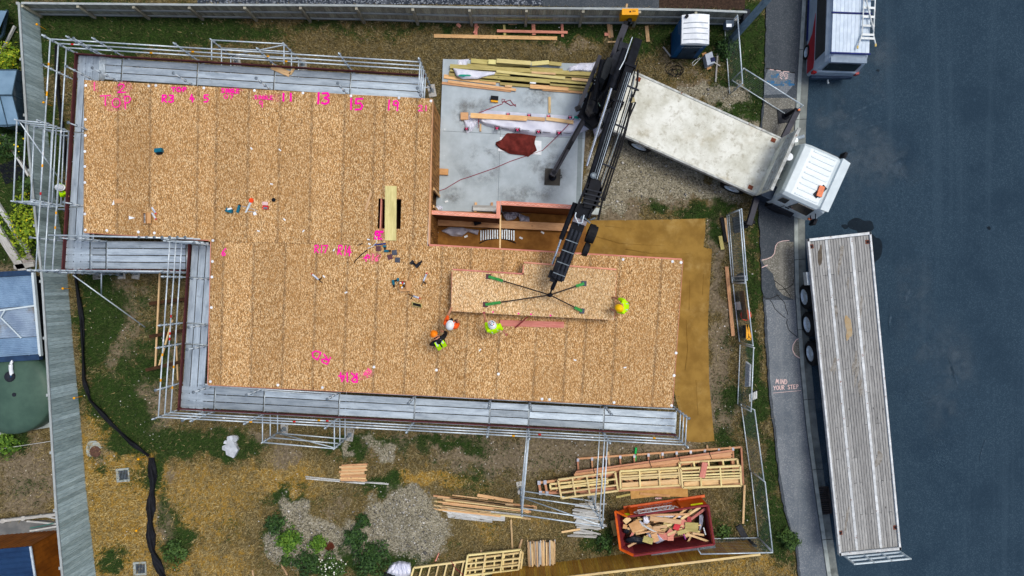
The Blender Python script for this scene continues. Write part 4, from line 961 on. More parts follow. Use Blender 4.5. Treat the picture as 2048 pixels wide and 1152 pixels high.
m = MB(); m.box(T(1.77, -.42, 2.46), (.2, .4, .07), RZT + .1); m.build('beacon', LAMP_O, cab)
# behind the cab: air cleaner, tanks, exhaust
m = MB(); m.tube(T(.25, .3, .9), T(.25, .3, 2.3), .1, 14); m.tube(T(.25, .3, 2.3), T(.25, .3, 2.36), .14, 14); m.build('air_cleaner', WHITEPL, truck)
m = MB(); m.tube(T(.28, 1.05, .9), T(.28, 1.05, 2.1), .09, 12); m.tube(T(.3, 1.15, 1.8), T(.55, 1.35, 2.0), .06, 10); m.build('exhaust_stack', GALV, truck)
m = MB(); m.box(T(.3, -.95, 1.25), (.42, .55, .8), RZT); m.build('side_tank', mk('navy_tank', srgb(36, 48, 64), srgb(24, 34, 48)), truck)
m = MB()
for v in (-.5, -.1, .1): m.path([T(.08, v, 1.2), T(.2, v + .06, 1.7), T(.48, v + .1, 1.8)], .025)
m.build('air_lines', GALV_D, truck)
tb_('dark_gap_fill', .06, .56, -.85, 1.0, .6, 1.2, BLACK); tb_('gearbox_cover', .1, .45, -.3, .2, 1.2, 1.45, DKGREY)  # black block added as the darkness of the gap behind the cab
# front stabilisers just behind the cab
STAB = mk('grey_stabiliser', srgb(46, 48, 60), srgb(32, 34, 44), scale=4, rough=.5, spec=.2)
def stab(name, a, b, foot, w=.2):
    s = MB().beam(a, b, w, .2).build(name, STAB, truck)
    MB().tube(foot + Vector((0, 0, .05)), Vector((foot.x, foot.y, b.z + .1)), .07, 12).build('leg', BLACK, s)
    MB().lathe(foot, [(.16, .0), (.16, .03), (.08, .07)], 14).build('foot', BLACK, s)
fa = P(1594, 222, .95); fb = P(1497, 450, .95)
stab('front_stabiliser', T(.12, 1.0, 1.0), fa, P(1571, 232, .06)); stab('front_stabiliser', T(.12, -1.0, 1.0), fb, P(1490, 449, .08))
MB().box(fa + Vector((0, 0, .15)), (.07, .07, .1)).build('marker_light', LAMP_O, truck)
RUB = mk('rubber_pad', srgb(56, 58, 62), srgb(40, 42, 46))
tag(MB().box(P(1571, 232, .045), (.62, .55, .05), .1).build('stabiliser_pad', RUB), 'black square pad on the gravel under the gate side stabiliser leg', 'pad')

# ------------------------------------------------------------------ the loader crane on the truck's tail
K = Vector((3.45, 7.5, 0))
crane = MB().box(T(-7.0, 0, 1.0), (.85, 2.3, .55), RZT).build('crane_base', BLACK, truck)
foot = P(1105, 354, .2)
sb = MB().beam(P(1196, 190, 1.15), P(1104, 352, 1.15), .2, .22).build('rear_stabiliser', STAB, truck)
MB().tube(foot, Vector((foot.x, foot.y, 1.3)), .08, 12).build('leg', BLACK, sb); MB().lathe(foot, [(.16, 0), (.16, .04), (.09, .08)], 14).build('foot', BLACK, sb)
MB().box(P(1141, 291, 1.2), (.3, .12, .3), 1.1).build('collar', BLACK, sb); MB().path([P(1185, 205, 1.3), P(1150, 265, 1.34), P(1112, 340, 1.3)], .02).build('hose', BLACK_R, sb)
s2 = MB().beam(P(1196, 190, 1.15), P(1250, 52, 1.1), .24, .24).build('rear_stabiliser', STAB, truck)
MB().beam(P(1246, 62, 1.12), P(1252, 44, 1.1), .16, .16).build('inner_beam', BLACK, s2)
f2 = P(1250, 62, .05); MB().tube(f2, Vector((f2.x, f2.y, 1.2)), .08, 12).build('leg', BLACK, s2)
yb_ = MB(); c0 = P(1255, 36, .9); c1 = P(1255, 28, 1.55)
yb_.hull8([c0 + Vector((x, y, 0)) for x, y in ((-.32, -.13), (.32, -.13), (.32, .13), (-.32, .13))], [Vector((c0.x, c0.y, 1.5)) + Vector((x, y, 0)) for x, y in ((-.31, -.12), (.31, -.12), (.31, .12), (-.31, .12))])
yo = yb_.build('control_box', YELLOW, truck); MB().box(Vector((c0.x, c0.y, 1.51)), (.05, .05, .03)).build('latch', BLACK, yo); MB().box(Vector((c0.x + .14, c0.y + .02, 1.51)), (.12, .02, .02)).build('handle', BLACK, yo)
sl = MB().beam(P(1158, 214, 1.9), P(1200, 112, 1.9), .14, .16).build('stowed_beam', STAB, truck); MB().box(P(1156, 217, 1.9), (.2, .16, .2), .4).build('end_cap', BLACK, sl)
ring = MB().lathe(P(1213, 168, 1.3), [(.45, 0), (.5, .05), (.5, .12), (.42, .2), (.36, .5)], 28).build('slew_ring', BLACK, truck)
BOLT = shared('bolt', MB().lathe((0, 0, 0), [(.022, 0), (.022, .03)], 8), GALV)
rc = P(1213, 168, 1.43)
for i in range(22):
    t = 2 * math.pi * i / 22; put('bolt', BOLT, rc + Vector((.46 * math.cos(t), .46 * math.sin(t), 0)), ring)
def blob_hull(name, pts, z0, z1, mat, par, top=.75):
    """rounded casting: outline in px at z1, narrower on top"""
    c = sum((P(x, y, z1) for x, y in pts), Vector()) / len(pts); m = MB(); n = len(pts); secs = []
    for z, k in ((z0, .96), (z0 + (z1 - z0) * .55, 1.0), (z0 + (z1 - z0) * .85, .9), (z1, top)):
        secs.append([Vector((c.x + (P(x, y, z1).x - c.x) * k, c.y + (P(x, y, z1).y - c.y) * k, z)) for x, y in pts])
    loft(m, secs); return m.build(name, mat, par)
blob_hull('slew_motor_cover', [(1198, 160), (1206, 128), (1216, 108), (1228, 108), (1226, 128), (1216, 158), (1208, 168)], 1.4, 2.9, mk('matt_black', srgb(44, 48, 50), srgb(34, 37, 40), rough=.75), truck)
blob_hull('crane_column', [(1222, 185), (1233, 150), (1238, 118), (1258, 124), (1254, 150), (1240, 184)], 1.3, 3.1, BLACK, truck, .9)
blob_hull('valve_block', [(1172, 218), (1183, 180), (1200, 170), (1206, 190), (1192, 226), (1180, 232)], 1.2, 1.9, mk('oily_black', srgb(40, 42, 46), srgb(26, 27, 30), rough=.4), truck, .9)
MB().tube(P(1188, 226, 1.8), P(1205, 182, 1.8), .13, 14).build('hydraulic_tank', BLACK, truck)
blob_hull('operator_step', [(1235, 100), (1240, 82), (1259, 88), (1257, 106)], 1.6, 2.3, DKGREY, truck, .95)
MB().beam(P(1229, 128, 2.0), P(1242, 78, 2.0), .07, .3).build('side_bracket', BLACK, truck)
m = MB(); random.seed(4)
for k in range(10):
    x, y = random.uniform(1196, 1222), random.uniform(176, 210); p = [P(x, y, 1.75)]
    for i in range(5): p.append(p[-1] + Vector((random.uniform(-.18, .18), random.uniform(-.2, .16), random.uniform(-.03, .1))))
    m.path(p, .018, 5)
m.build('hydraulic_hoses', mk('hose_black', srgb(40, 44, 50), srgb(24, 27, 32), rough=.5), truck)
MB().path([P(1197, 206, 2.0), P(1200, 212, 2.05), P(1208, 212, 2.05), P(1212, 203, 2.0)], .02).build('pale_hose', mk('pale_hose', srgb(170, 196, 170)), truck)
MB().beam(P(1170, 228, 1.2), P(1200, 240, 1.2), .1, .1).build('tail_bar', GALV, truck)
MB().box(T(-6.6, -.2, 1.15), (.3, 1.7, .5), RZT).build('rear_crossmember', DKGREY, truck)
blob_hull('swing_gear_casing', [(1186, 196), (1194, 158), (1208, 140), (1232, 150), (1240, 180), (1226, 212), (1204, 224)], .9, 2.0, BLACK, truck, .92)
blob_hull('upper_housing', [(1212, 148), (1224, 106), (1240, 96), (1256, 104), (1250, 138), (1236, 164)], 1.6, 2.7, DKGREY, truck, .85)
blob_hull('tool_locker', [(1168, 240), (1182, 206), (1204, 212), (1200, 246), (1186, 254)], .7, 1.4, BLACK, truck, .95)
# boom 1, with cylinder and hoses
bA, bB = P(1274, 84, 3.5), P(1176, 392, 4.75)
boom = MB(); boom.beam(bA, bB, .29, .42); bo = boom.build('main_boom', BLACK, truck)
for t in (.18, .42, .97): 
    q = bA.lerp(bB, t); dq = (bB - bA).normalized() * .07; MB().beam(q - dq * .7, q + dq * .7, .39, .5).build('boom_collar', BLACK, bo)
MB().beam(P(1264, 100, 3.1), P(1238, 170, 3.5), .16, .5).build('boom_side_plate', BLACK, bo)
dB = (bB - bA).normalized(); sB = Vector((dB.y, -dB.x, 0)).normalized()   # to the photo's lower left of the boom is -sB
def bp(t, s, dz=0.0): return bA.lerp(bB, t) + sB * s + Vector((0, 0, dz))
left = -1 if (P(1200, 200, 4) - P(1240, 215, 4)).dot(sB) < 0 else 1
MB().tube(bp(.08, left * .34, .1), bp(.34, left * .36, .1), .1, 12).build('lift_cylinder', BLACK, bo)
MB().tube(bp(.34, left * .36, .1), bp(.84, left * .34, .08), .05, 12).build('chrome_rod', CHROME, bo)
MB().tube(bp(.5, left * .16, .28), bp(.95, left * .14, .28), .07, 12).build('extension_cylinder', BLACK, bo)
for k, (s_, r_) in enumerate(((.26, .022), (.33, .018), (.40, .03), (.48, .022))):
    MB().path([bp(.12 + .1 * k, -left * (s_ - .06), .1), bp(.3 + .03 * k, -left * s_, .12), bp(.62, -left * (s_ + .02), .1), bp(1.0, -left * (s_ - .04), .05)], r_).build('hydraulic_pipe', (BLACK_R, GALV_D, BLACK, BLACK_R)[k], bo)
MB().path([P(1276, 140, 3.9), P(1274, 170, 3.9), P(1264, 200, 3.9), P(1254, 250, 4.0), P(1236, 300, 4.2), P(1216, 360, 4.4), P(1206, 395, 4.5), P(1196, 440, 4.5)], .035).build('hose_run', BLACK_R, bo)
MB().path([P(1271, 205, 3.9), P(1258, 235, 4.0), P(1246, 285, 4.1), P(1226, 345, 4.4), P(1208, 402, 4.5)], .03).build('hose_run', BLACK_R, bo)
MB().box(P(1264, 201, 3.95), (.16, .16, .12), .3).build('hose_clamp', mk('brass_clamp', srgb(170, 160, 120), srgb(120, 112, 84)), bo)
for t in (.3, .55, .8): MB().beam(bp(t, -left * .1, .22), bp(t, -left * .55, .12), .05, .06).build('pipe_bracket', DKGREY, bo)
MB().path([bp(0, left * .22, .25), bp(.16, left * .24, .25), bp(.22, left * .3, .2)], .018).build('steel_pipe', GALV, bo)
for s_, r_, mt_ in ((-.1, .012, GALV), (-.04, .014, GALV_D), (.03, .012, GALV_D), (.1, .016, BLACK_R)): MB().path([bp(.22, s_, .24), bp(.6, s_ + .02, .25), bp(.97, s_, .26)], r_, 5).build('steel_pipe', mt_, bo)
for s_ in (-.24, .24): MB().beam(P(1188, 372, 4.95) + sB * s_, P(1163, 432, 4.95) + sB * s_, .07, .3).build('knuckle_link', BLACK, truck)
MB().tube(P(1205, 120, 2.6), P(1188, 200, 2.4), .09, 12).build('slew_cylinder', BLACK, truck); MB().tube(P(1226, 150, 2.9), P(1206, 215, 2.5), .11, 12).build('inner_cylinder', BLACK, truck)
blob_hull('pump_housing', [(1196, 232), (1206, 205), (1222, 190), (1232, 200), (1222, 230), (1208, 250)], .8, 1.7, DKGREY, truck, .9)
for k_ in range(6): MB().path([P(1232 - 6 * k_, 150 + 8 * k_, 2.9), P(1226 - 6 * k_, 165 + 7 * k_, 3.05), P(1214 - 4 * k_, 172 + 9 * k_, 2.4)], .02, 5).build('hydraulic_hose', BLACK_R, truck)
# knuckle
kn = blob_hull('knuckle', [(1164, 418), (1172, 385), (1182, 350), (1204, 358), (1206, 380), (1200, 405), (1188, 422)], 4.3, 5.1, BLACK, truck, .88)
for i in range(4): MB().beam(P(1170 - 1.5 * i, 378 + 9 * i, 5.12), P(1204 - 1.5 * i, 386 + 9 * i, 5.06), .05, .08).build('casting_rib', DKGREY, kn)
MB().lathe(P(1186, 352, 5.05), [(.1, 0), (.1, .1), (.05, .12)], 12).build('pivot_pin', GALV_D, kn)
# boom 2
cA, cB = P(1171, 410, 4.85), P(1116, 556, 4.5)
b2 = MB().beam(cA, cB, .42, .36).build('jib_boom', BLACK, truck)
d2 = (cB - cA).normalized(); s2_ = Vector((d2.y, -d2.x, 0)).normalized(); lf2 = -1 if (P(1100, 480, 4.7) - P(1160, 500, 4.7)).dot(s2_) < 0 else 1
def jp(t, s, dz=0.0): return cA.lerp(cB, t) + s2_ * s + Vector((0, 0, dz))
for s_, r_ in ((-.15, .05), (-.02, .06), (.12, .05)): MB().tube(jp(.35, s_, .2), jp(1.02, s_, .2), r_, 10).build('extension_tube', DKGREY, b2)
MB().tube(jp(.02, lf2 * .34, .02), jp(.52, lf2 * .36, .02), .085, 12).build('jib_cylinder', BLACK, b2); MB().tube(jp(.52, lf2 * .36, .02), jp(.86, lf2 * .34, .02), .038, 12).build('chrome_rod', CHROME, b2)
MB().beam(jp(.75, lf2 * .2, .1), jp(1.0, lf2 * .18, .1), .14, .34).build('cylinder_guard', BLACK, b2)
MB().beam(jp(.2, 0, .2), jp(.26, 0, .2), .46, .04).build('data_plate', mk('grey_plate', srgb(150, 146, 150), srgb(90, 84, 90), scale=20), b2)
m = MB(); 
for a, b in (((1150, 432), (1156, 446)), ((1156, 446), (1164, 446)), ((1164, 446), (1168, 430)), ((1150, 432), (1152, 425))): m.tube(P(*a, 5.12), P(*b, 5.12), .02)
m.build('jib_lug', GALV, b2)
for t in (.5, .64, .8, .95): MB().beam(jp(t, .02, .26), jp(t + .012, .02, .26), .42, .03).build('tube_band', GALV_D, b2)
# reels on the right of the jib
for (x, y, r_) in ((1178, 466, .32), (1183, 468, .33), (1188, 470, .3), (1170, 498, .24), (1174, 500, .22)):
    c_ = P(x, y, 4.7); ax = s2_.copy(); m = MB(); m.tube(c_ - ax * .05, c_ + ax * .05, r_, 20); m.tube(c_ - ax * .07, c_ + ax * .07, r_ * .4, 12); ro = m.build('hose_reel', BLACK_R, b2)
for a, b in (((1164, 432), (1180, 446)), ((1164, 432), (1156, 452)), ((1180, 440), (1190, 436))): MB().tube(P(*a, 5.0), P(*b, 4.9), .03).build('reel_bracket', GALV_D, b2)
# head and hook
MB().box(P(1112, 552, 4.5), (.5, .26, .3), -.35).build('boom_head', BLACK, b2); MB().box(P(1119, 545, 4.66), (.42, .12, .14), -.3).build('valve_bank', DKGREY, b2)
MB().beam(P(1113, 558, 4.45), P(1104, 578, 4.2), .12, .12).build('fly_tip', BLACK, b2)
MB().beam(P(1100, 558, 4.5), P(1109, 562, 4.5), .12, .2).build('head_plate', BLACK, b2)
hk = MB().tube(P(1103, 580, 4.3), P(1100, 590, 3.95), .03).ell(P(1100, 590, 3.95), (.1, .08, .12)).build('hook', BLACK, b2)
# slings from the hook to the lifted panel
hook_p = P(1100, 590, 3.98)
GREEN_S = mk('green_sling', srgb(64, 150, 74), srgb(44, 120, 56), scale=12); ROPE = mk('dark_rope', srgb(52, 44, 40), srgb(36, 30, 28))
for nm, (x, y) in (('upper left', (977, 553)), ('upper right', (1168, 567)), ('lower left', (971, 609)), ('lower right', (1164, 622))):
    a = P(x, y, LZ + .03); st = thing('lifting_sling', 'dark rope lifting sling with green strap at the ' + nm + ' lifting plate', 'sling', a, 'slings under the crane hook')
    k_ = a.lerp(hook_p, .24)
    MB().path([k_, k_.lerp(hook_p, .5), hook_p], .022).build('rope', ROPE, st); MB().beam(a + Vector((0, 0, .03)), k_, .1, .02).build('strap', GREEN_S, st)
    lpx = MB(); lpx.box(a + Vector((0, 0, -.006)), (.18, .18, .015), -.05); lo = lpx.build('lifting_plate', mk('maroon_plate' if 'left' in nm else 'slate_plate', srgb(92, 58, 66) if 'left' in nm else srgb(74, 80, 92), rough=.6), lp)

# ================================================================== FLATBED TRAILER
tTL, tTR, tBR, tBL = P(1613, 478, 1.3), P(1740, 464, 1.3), P(1800, 1098, 1.3), P(1677, 1110, 1.3)
trl = thing('flatbed_trailer', 'long flatbed trailer with grey plank deck and white edges parked at the kerb', 'trailer', (tTL + tBR) / 2 - Vector((0, 0, 1.38)))
def Q(s, t, z=1.3):
    """s across 0..1, t along 0..1"""
    p = tTL.lerp(tTR, s).lerp(tBL.lerp(tBR, s), t); return Vector((p.x, p.y, z))
DECKW = wood('grey_deck_board', srgb(168, 168, 164), srgb(128, 128, 126), rnd=.16); RUSTW = mk('chalky_white_steel', srgb(218, 222, 222), srgb(180, 184, 184), scale=4, spots=(srgb(128, 76, 56), 9, .6, .7))
for s0, s1 in ((0, .028), (.972, 1)): plank('side_rail', Q((s0 + s1) / 2, 0), Q((s0 + s1) / 2, 1), .07, .16, RUSTW, trl)
plank('end_rail', Q(0, .004), Q(1, .004), .1, .16, RUSTW, trl); plank('end_rail', Q(0, .996), Q(1, .996), .1, .16, RUSTW, trl)
for s in (.3, .69): plank('steel_strip', Q(s, .01, 1.285), Q(s, .99, 1.285), .1, .09, RUSTW, trl)
def deck_band(s0, s1, n):
    w = (s1 - s0) / n
    for k in range(n):
        s = s0 + w * (k + .5); cuts = sorted([.009] + random.sample([.12, .2, .31, .42, .5, .6, .7, .78, .88], random.choice((2, 3))) + [.991])
        for a, b in zip(cuts, cuts[1:]):
            dz = random.uniform(-.006, .006); plank('deck_board', Q(s, a + .0006, 1.29 + dz), Q(s, b - .0006, 1.29 + dz), w * 2.46 - .02, .05, DECKW, trl)
deck_band(.032, .277, 6); deck_band(.323, .667, 8); deck_band(.713, .968, 6)
tdir = (tBL - tTL).normalized(); tleft = (tTL - tTR).normalized(); rzt = math.atan2(tdir.y, tdir.x)
for s in (.32, .68): MB().beam(Q(s, .02, .98), Q(s, .98, .98), .14, .45).build('chassis_beam', mk('white_chassis', srgb(190, 196, 198), srgb(150, 156, 158)), trl)
for i in range(14): MB().beam(Q(.02, .05 + i * .068, 1.16), Q(.98, .05 + i * .068, 1.16), .06, .1).build('cross_member', DKGREY, trl)
for t in (.185, .275, .37):
    for s, sg in ((.03, 1), (.97, -1)):
        wheel(trl, Q(s, t, .43) + tleft * sg * .02, tleft * sg, .5, .34, GALV)
    MB().tube(Q(.1, t, .45), Q(.9, t, .45), .06).build('axle', BLACK, trl)
MB().box(Q(-.01, .125, 1.0), (.5, .1, .3), rzt).build('mudguard_bracket', GALV, trl); MB().box(Q(.3, .72, .6), (.15, .15, 1.3), rzt).build('landing_leg', DKGREY, trl); MB().box(Q(.7, .72, .6), (.15, .15, 1.3), rzt).build('landing_leg', DKGREY, trl)
for s, t in ((.06, .025), (.94, .03), (.06, .93), (.95, .93)):
    o = MB().box(Q(s, t, 1.322), (.16, .16, .012), rzt).build('twist_lock', mk('rust', srgb(128, 74, 54), srgb(84, 46, 36), scale=14), trl); MB().lathe(Q(s, t, 1.326), [(.05, 0), (.05, .01), (.025, .014)], 10).build('pin', BLACK, o)
# white ladder-like gate standing at the rear end
def QG(s, z): p = Q(s, 1.006, z); return p
gate_m = RUSTW
ga = MB()
for z in (1.4, 1.7, 2.02): plank('gate_bar', QG(.1, z), QG(.98, z), .05, .06, WHITEP, trl)
for s in (.1, .4, .68, .98): plank('gate_post', QG(s, 1.2), QG(s, 2.05), .06, .05, WHITEP, trl, up=(0, 1, 0))
film('dark_stain', 1640, 512, 5, 18, 1.321, mk('deck_stain', srgb(96, 88, 76), srgb(80, 72, 62), rnd=0), n=20, rot=.1, parent=trl)
for k_ in range(12):
    gy_ = random.uniform(500, 1070); film('grime_patch', 1613 + (gy_ - 478) * .103 + random.uniform(14, 112), gy_, random.uniform(2, 6), random.uniform(6, 26), 1.3195 + .0002 * k_, mk('deck_grime', srgb(112, 106, 96), srgb(150, 148, 142), scale=9, rnd=0, world=True), n=18, rag=.5, rot=.1, parent=trl)
film('rust_stain', 1697, 655, 8, 20, 1.3215, mk('ochre_stain', srgb(158, 132, 92), srgb(166, 150, 122), scale=6, rnd=0), n=20, rag=.4, parent=trl)

# ================================================================== VAN
vO = P(1676, 150, .4); vo = Vector((12.52, 8.36, 0)); vd = Vector((.035, 1, 0)).normalized(); vr = Vector((vd.y, -vd.x, 0))
def V(r, f, z): return vo + vr * r + vd * f + Vector((0, 0, z - .06))
van = thing('van', 'silver and red work van with ribbed roof covers and a ladder on top', 'van', V(0, 2.4, .06))
def vsec(f, z0, zb, zt, wb, wm, wt):
    return [V(-wb, f, z0), V(-wm, f, zb), V(-wt - .1, f, zt - .2), V(-wt, f, zt - .06), V(-wt + .12, f, zt), V(wt - .12, f, zt), V(wt, f, zt - .06), V(wt + .1, f, zt - .2), V(wm, f, zb), V(wb, f, z0)]
m = MB(); loft(m, [vsec(-.06, .45, .75, 1.05, .78, .8, .72), vsec(.0, .35, .95, 1.12, .84, .86, .76), vsec(.1, .32, 1.0, 1.86, .86, .88, .66), vsec(.32, .3, 1.05, 1.98, .87, .89, .7), vsec(2.6, .3, 1.05, 2.0, .87, .89, .7), vsec(3.4, .3, 1.0, 1.9, .87, .88, .66), vsec(4.0, .3, .95, 1.25, .86, .87, .74), vsec(4.7, .35, .8, .95, .8, .82, .7)])
vb = m.build('body', SILVER, van)
_b = vb.modifiers.new('rounding', 'BEVEL'); _b.width = .05; _b.segments = 3; _b.limit_method = 'ANGLE'; _b.angle_limit = R(20)
def vside(s, pts, o0=.004, o1=.014, mat=GLASS_D, nm='side_window'):
    def q(f, z, o):
        if z <= 1.05: w = .87 + .02 * (z - .3) / .75
        else: w = .89 + (.8 - .89) * (z - 1.05) / .75
        return V(s * (w + o), f, z)
    m = MB(); n = len(pts); a = [q(f, z, o0) for f, z in pts]; b = [q(f, z, o1) for f, z in pts]
    m.add(a + b, [tuple(range(n)), tuple(range(2 * n - 1, n - 1, -1))] + [(i, n + i, n + (i + 1) % n, (i + 1) % n) for i in range(n)]); return m.build(nm, mat, van)
for s in (-1, 1):
    vside(s, [(.35, 1.12), (2.3, 1.14), (3.3, 1.14), (3.05, 1.74), (.5, 1.76)]); vside(s, [(.06, .4), (1.2, .4), (1.5, .8), (2.2, 1.06), (.34, 1.06), (.1, .98)], mat=REDP, nm='livery_panel')
    for f in (.95, 3.8): wheel(van, V(s * .9, f, .31), vr * s, .31, .2, GALV)
    MB().beam(V(s * .88, 1.4, .33), V(s * .88, 3.4, .33), .03, .12).build('sill', mk('navy_sill', srgb(30, 40, 96)), van)
    MB().box(V(s * .82, -.03, .9), (.14, .1, .2)).build('tail_lamp', LAMP_R, van)
m = MB(); m.hull8([V(-.62, -.015, 1.16), V(.62, -.015, 1.16), V(.6, .07, 1.7), V(-.6, .07, 1.7)], [V(-.62, -.035, 1.17), V(.62, -.035, 1.17), V(.6, .045, 1.72), V(-.6, .045, 1.72)]); m.build('rear_window', GLASS_D, van)
MB().beam(V(0, .02, 1.3), V(-.12, -.0, 1.55), .03, .02).build('wiper', BLACK, van)
MB().box(V(0, .12, 1.97), (1.34, .2, .04), -.035).build('rear_spoiler', mk('spoiler_grey', srgb(150, 166, 182), srgb(132, 148, 164)), van); MB().box(V(0, -.07, .55), (1.6, .14, .2)).build('bumper', mk('navy_bumper', srgb(60, 78, 100), srgb(44, 58, 78)), van)
MB().tube(V(-.05, -.05, .42), V(-.05, -.28, .42), .03).ell(V(-.05, -.28, .46), (.04, .04, .04)).build('tow_ball', GALV, van)
RIBW = mk('roof_rack_slat', srgb(206, 220, 232), srgb(184, 200, 214), scale=3, rough=.45, rnd=.04)
for f0, f1 in ((.36, 1.78), (1.86, 3.1), (3.18, 3.9)):
    for k in range(10):
        plank('roof_slat', V(-.63 + k * .14, f0, 2.06), V(-.63 + k * .14, f1, 2.06), .132, .03, RIBW, van)
for f in (.33, 1.82, 3.14): plank('roof_bar', V(-.74, f, 2.07), V(.74, f, 2.07), .05, .07, mk('navy_bar', srgb(38, 48, 110), srgb(30, 38, 88)), van)
ld = thing('ladder', 'white aluminium step ladder lying on the van roof', 'ladder', V(.5, 2, 2.15))
LW = mk('white_ladder', srgb(224, 228, 226), srgb(200, 206, 204), rough=.45)
def lr(a, b, r=.025): rod('stile', a, b, r, LW, ld)
lr(V(.36, 1.0, 2.17), V(.42, 3.9, 2.17)); lr(V(.78, 1.0, 2.17), V(.82, 3.9, 2.17)); lr(V(.36, 1.0, 2.17), V(.2, .55, 2.2)); lr(V(.78, 1.0, 2.17), V(.86, .65, 2.2)); lr(V(.4, 2.4, 2.24), V(.76, 1.1, 2.24))
for k in range(9): plank('rung', V(.36, 1.0 + k * .33, 2.19), V(.8, 1.0 + k * .33, 2.19), .08, .025, LW, ld)
plank('rung', V(.3, .86, 2.2), V(.82, .86, 2.2), .08, .025, LW, ld)
for a in (V(.2, .52, 2.2), V(.86, .62, 2.2)): MB().box(a, (.05, .1, .05)).build('foot', mk('tan_foot', srgb(206, 180, 110)), ld)
# ================================================================== FENCES
def poly_at(pts, s):
    """point at arc length s along a list of (Vector, height)"""
    for (a, ha), (b, hb) in zip(pts, pts[1:]):
        L = (b - a).length
        if s <= L or (b is pts[-1][0]): t = min(s / L, 1.0); return a.lerp(b, t), ha + (hb - ha) * t, (b - a).normalized()
        s -= L
def paling_fence(root, pts, side, pitch, pmat, rail_mat, post_s, cap=True, cap_mat=None, rails=(.25, .62), width=None):
    """side: +1 puts rails and posts to the left of the walking direction"""
    tot = sum((b[0] - a[0]).length for a, b in zip(pts, pts[1:])); n = int(tot / pitch)
    for i in range(n):
        p, h, d = poly_at(pts, (i + .5) * pitch); q = Vector((-d.y, d.x, 0)) * -side * .012
        hh = round((h - .03) * 40) / 40 + random.choice((0, -.01, .01))
        a = p + q + Vector((0, 0, .02)); b = p + q + Vector((random.uniform(-.004, .004), 0, hh))
        plank('paling', a, b, (width or pitch) - .008, .018, pmat, root, up=(-d.y, d.x, 0))
    s = 0; step = 2.15
    while s < tot - .05:
        a, ha, d = poly_at(pts, s); b, hb, _ = poly_at(pts, min(s + step, tot)); q = Vector((-d.y, d.x, 0)) * side * .03
        for r_ in rails: plank('rail', a + q + Vector((0, 0, ha * r_)), b + q + Vector((0, 0, hb * r_)), .045, .09, rail_mat, root)
        if cap: plank('capping', a + Vector((0, 0, ha + .015)), b + Vector((0, 0, hb + .015)), .08, .04, cap_mat or rail_mat, root)
        if post_s: plank('post', a + q * 3 + Vector((0, 0, .0)), a + q * 3 + Vector((0, 0, ha - .02)), .1, .1, post_s, root, up=(0, 1, 0))
        s += step
wf = [((78, -120), 1.1), ((79, 29), 1.12), ((92, 234), 1.12), ((112, 400), 1.3), ((134, 545), 1.45), ((147, 700), 1.55), ((162, 852), 1.72), ((172, 980), 1.8), ((192, 1152), 1.9), ((208, 1290), 1.9)]
west = thing('west_fence', 'tall blue-grey paling fence leaning over the left boundary of the site', 'fence', P(140, 600, 0))
paling_fence(west, [(P(x, y, 0), h) for (x, y), h in wf[1:]], -1, .145, FENCE_L, FENCE_RAIL, FENCE_RAIL, rails=(.2, .55, .9))
nf = [((84, 30), 1.12), ((400, 35), 1.2), ((700, 40), 1.4), ((918, 47), 1.55), ((1130, 48), 1.5), ((1345, 48), 1.4), ((1472, 50), 1.25)]
north = thing('north_fence', 'weathered grey paling fence with posts and rails along the top boundary', 'fence', P(760, 42, 0))
paling_fence(north, [(P(x, y, 0), h) for (x, y), h in nf], -1, .135, FENCE_T, FENCE_RAIL, FENCE_T, rails=(.12, .55))
south = thing('south_fence', 'brown stained paling fence with pale capping along the bottom boundary', 'fence', P(1250, 1105, 0))
paling_fence(south, [(P(985, 1140, 0), 1.45), (P(1493, 1079, 0), 1.5)], -1, .11, FENCE_B, PINE_G, None, cap=True, cap_mat=wood('pale_capping', srgb(226, 200, 150), srgb(190, 160, 110), rnd=.06), rails=(.2, .8))
plank('brace', P(1498, 1080, 1.2), P(1512, 1092, .1), .08, .08, BLACK, south)

# ================================================================== TEMPORARY SITE FENCE
WIRE = mk('mesh_wire', srgb(110, 124, 128), srgb(90, 104, 108), metal=.4, rough=.5)
FH = 1.62
def site_panel(a, b, label, h=FH, z0=.1, lean=0.0, group='temporary mesh fence panels', bars=True):
    A, B = P(*a, h), P(*b, h); A0, B0 = Vector((A.x, A.y, z0)), Vector((B.x, B.y, z0)); d = (B - A); L = d.length; d.normalize(); nrm = Vector((-d.y, d.x, 0)) * lean
    A += nrm; B += nrm
    t = thing('site_fence_panel', label, 'mesh fence', (A0 + B0) / 2, group)
    rod('top_tube', A, B, .024, GALV, t); rod('bottom_tube', A0, B0, .02, GALV, t); rod('side_tube', A0, A, .022, GALV, t); rod('side_tube', B0, B, .022, GALV, t)
    m = MB(); nv = int(L / .1); nh = int((h - z0) / .14)
    for i in range(1, nv): m.tube(A0.lerp(B0, i / nv), A.lerp(B, i / nv), .0032, 3, cap=False)
    for i in range(1, nh): m.tube(A0.lerp(A, i / nh), B0.lerp(B, i / nh), .0032, 3, cap=False)
    w = m.build('wire_mesh', WIRE, t); w['kind'] = 'stuff'
    return t
site_panel((1479, 421), (1490, 566), 'mesh fence panel beside the truck, nearest the black stabiliser foot')
site_panel((1483, 418), (1494, 560), 'second mesh panel doubled up behind the first beside the stabiliser foot', lean=.0)
site_panel((1490, 552), (1506, 691), 'mesh fence panel with the yellow triangle frame and brown board behind it')
site_panel((1507, 695), (1502, 823), 'mesh fence panel with the grey slatted pallet leaning on it')
site_panel((1509, 820), (1528, 962), 'mesh fence panel on the verge just above the skip')
site_panel((1530, 964), (1545, 1103), 'mesh fence panel at the bottom right site corner')
site_panel((1545, 1105), (1402, 1108), 'mesh fence panel running along the brown fence behind the skip')
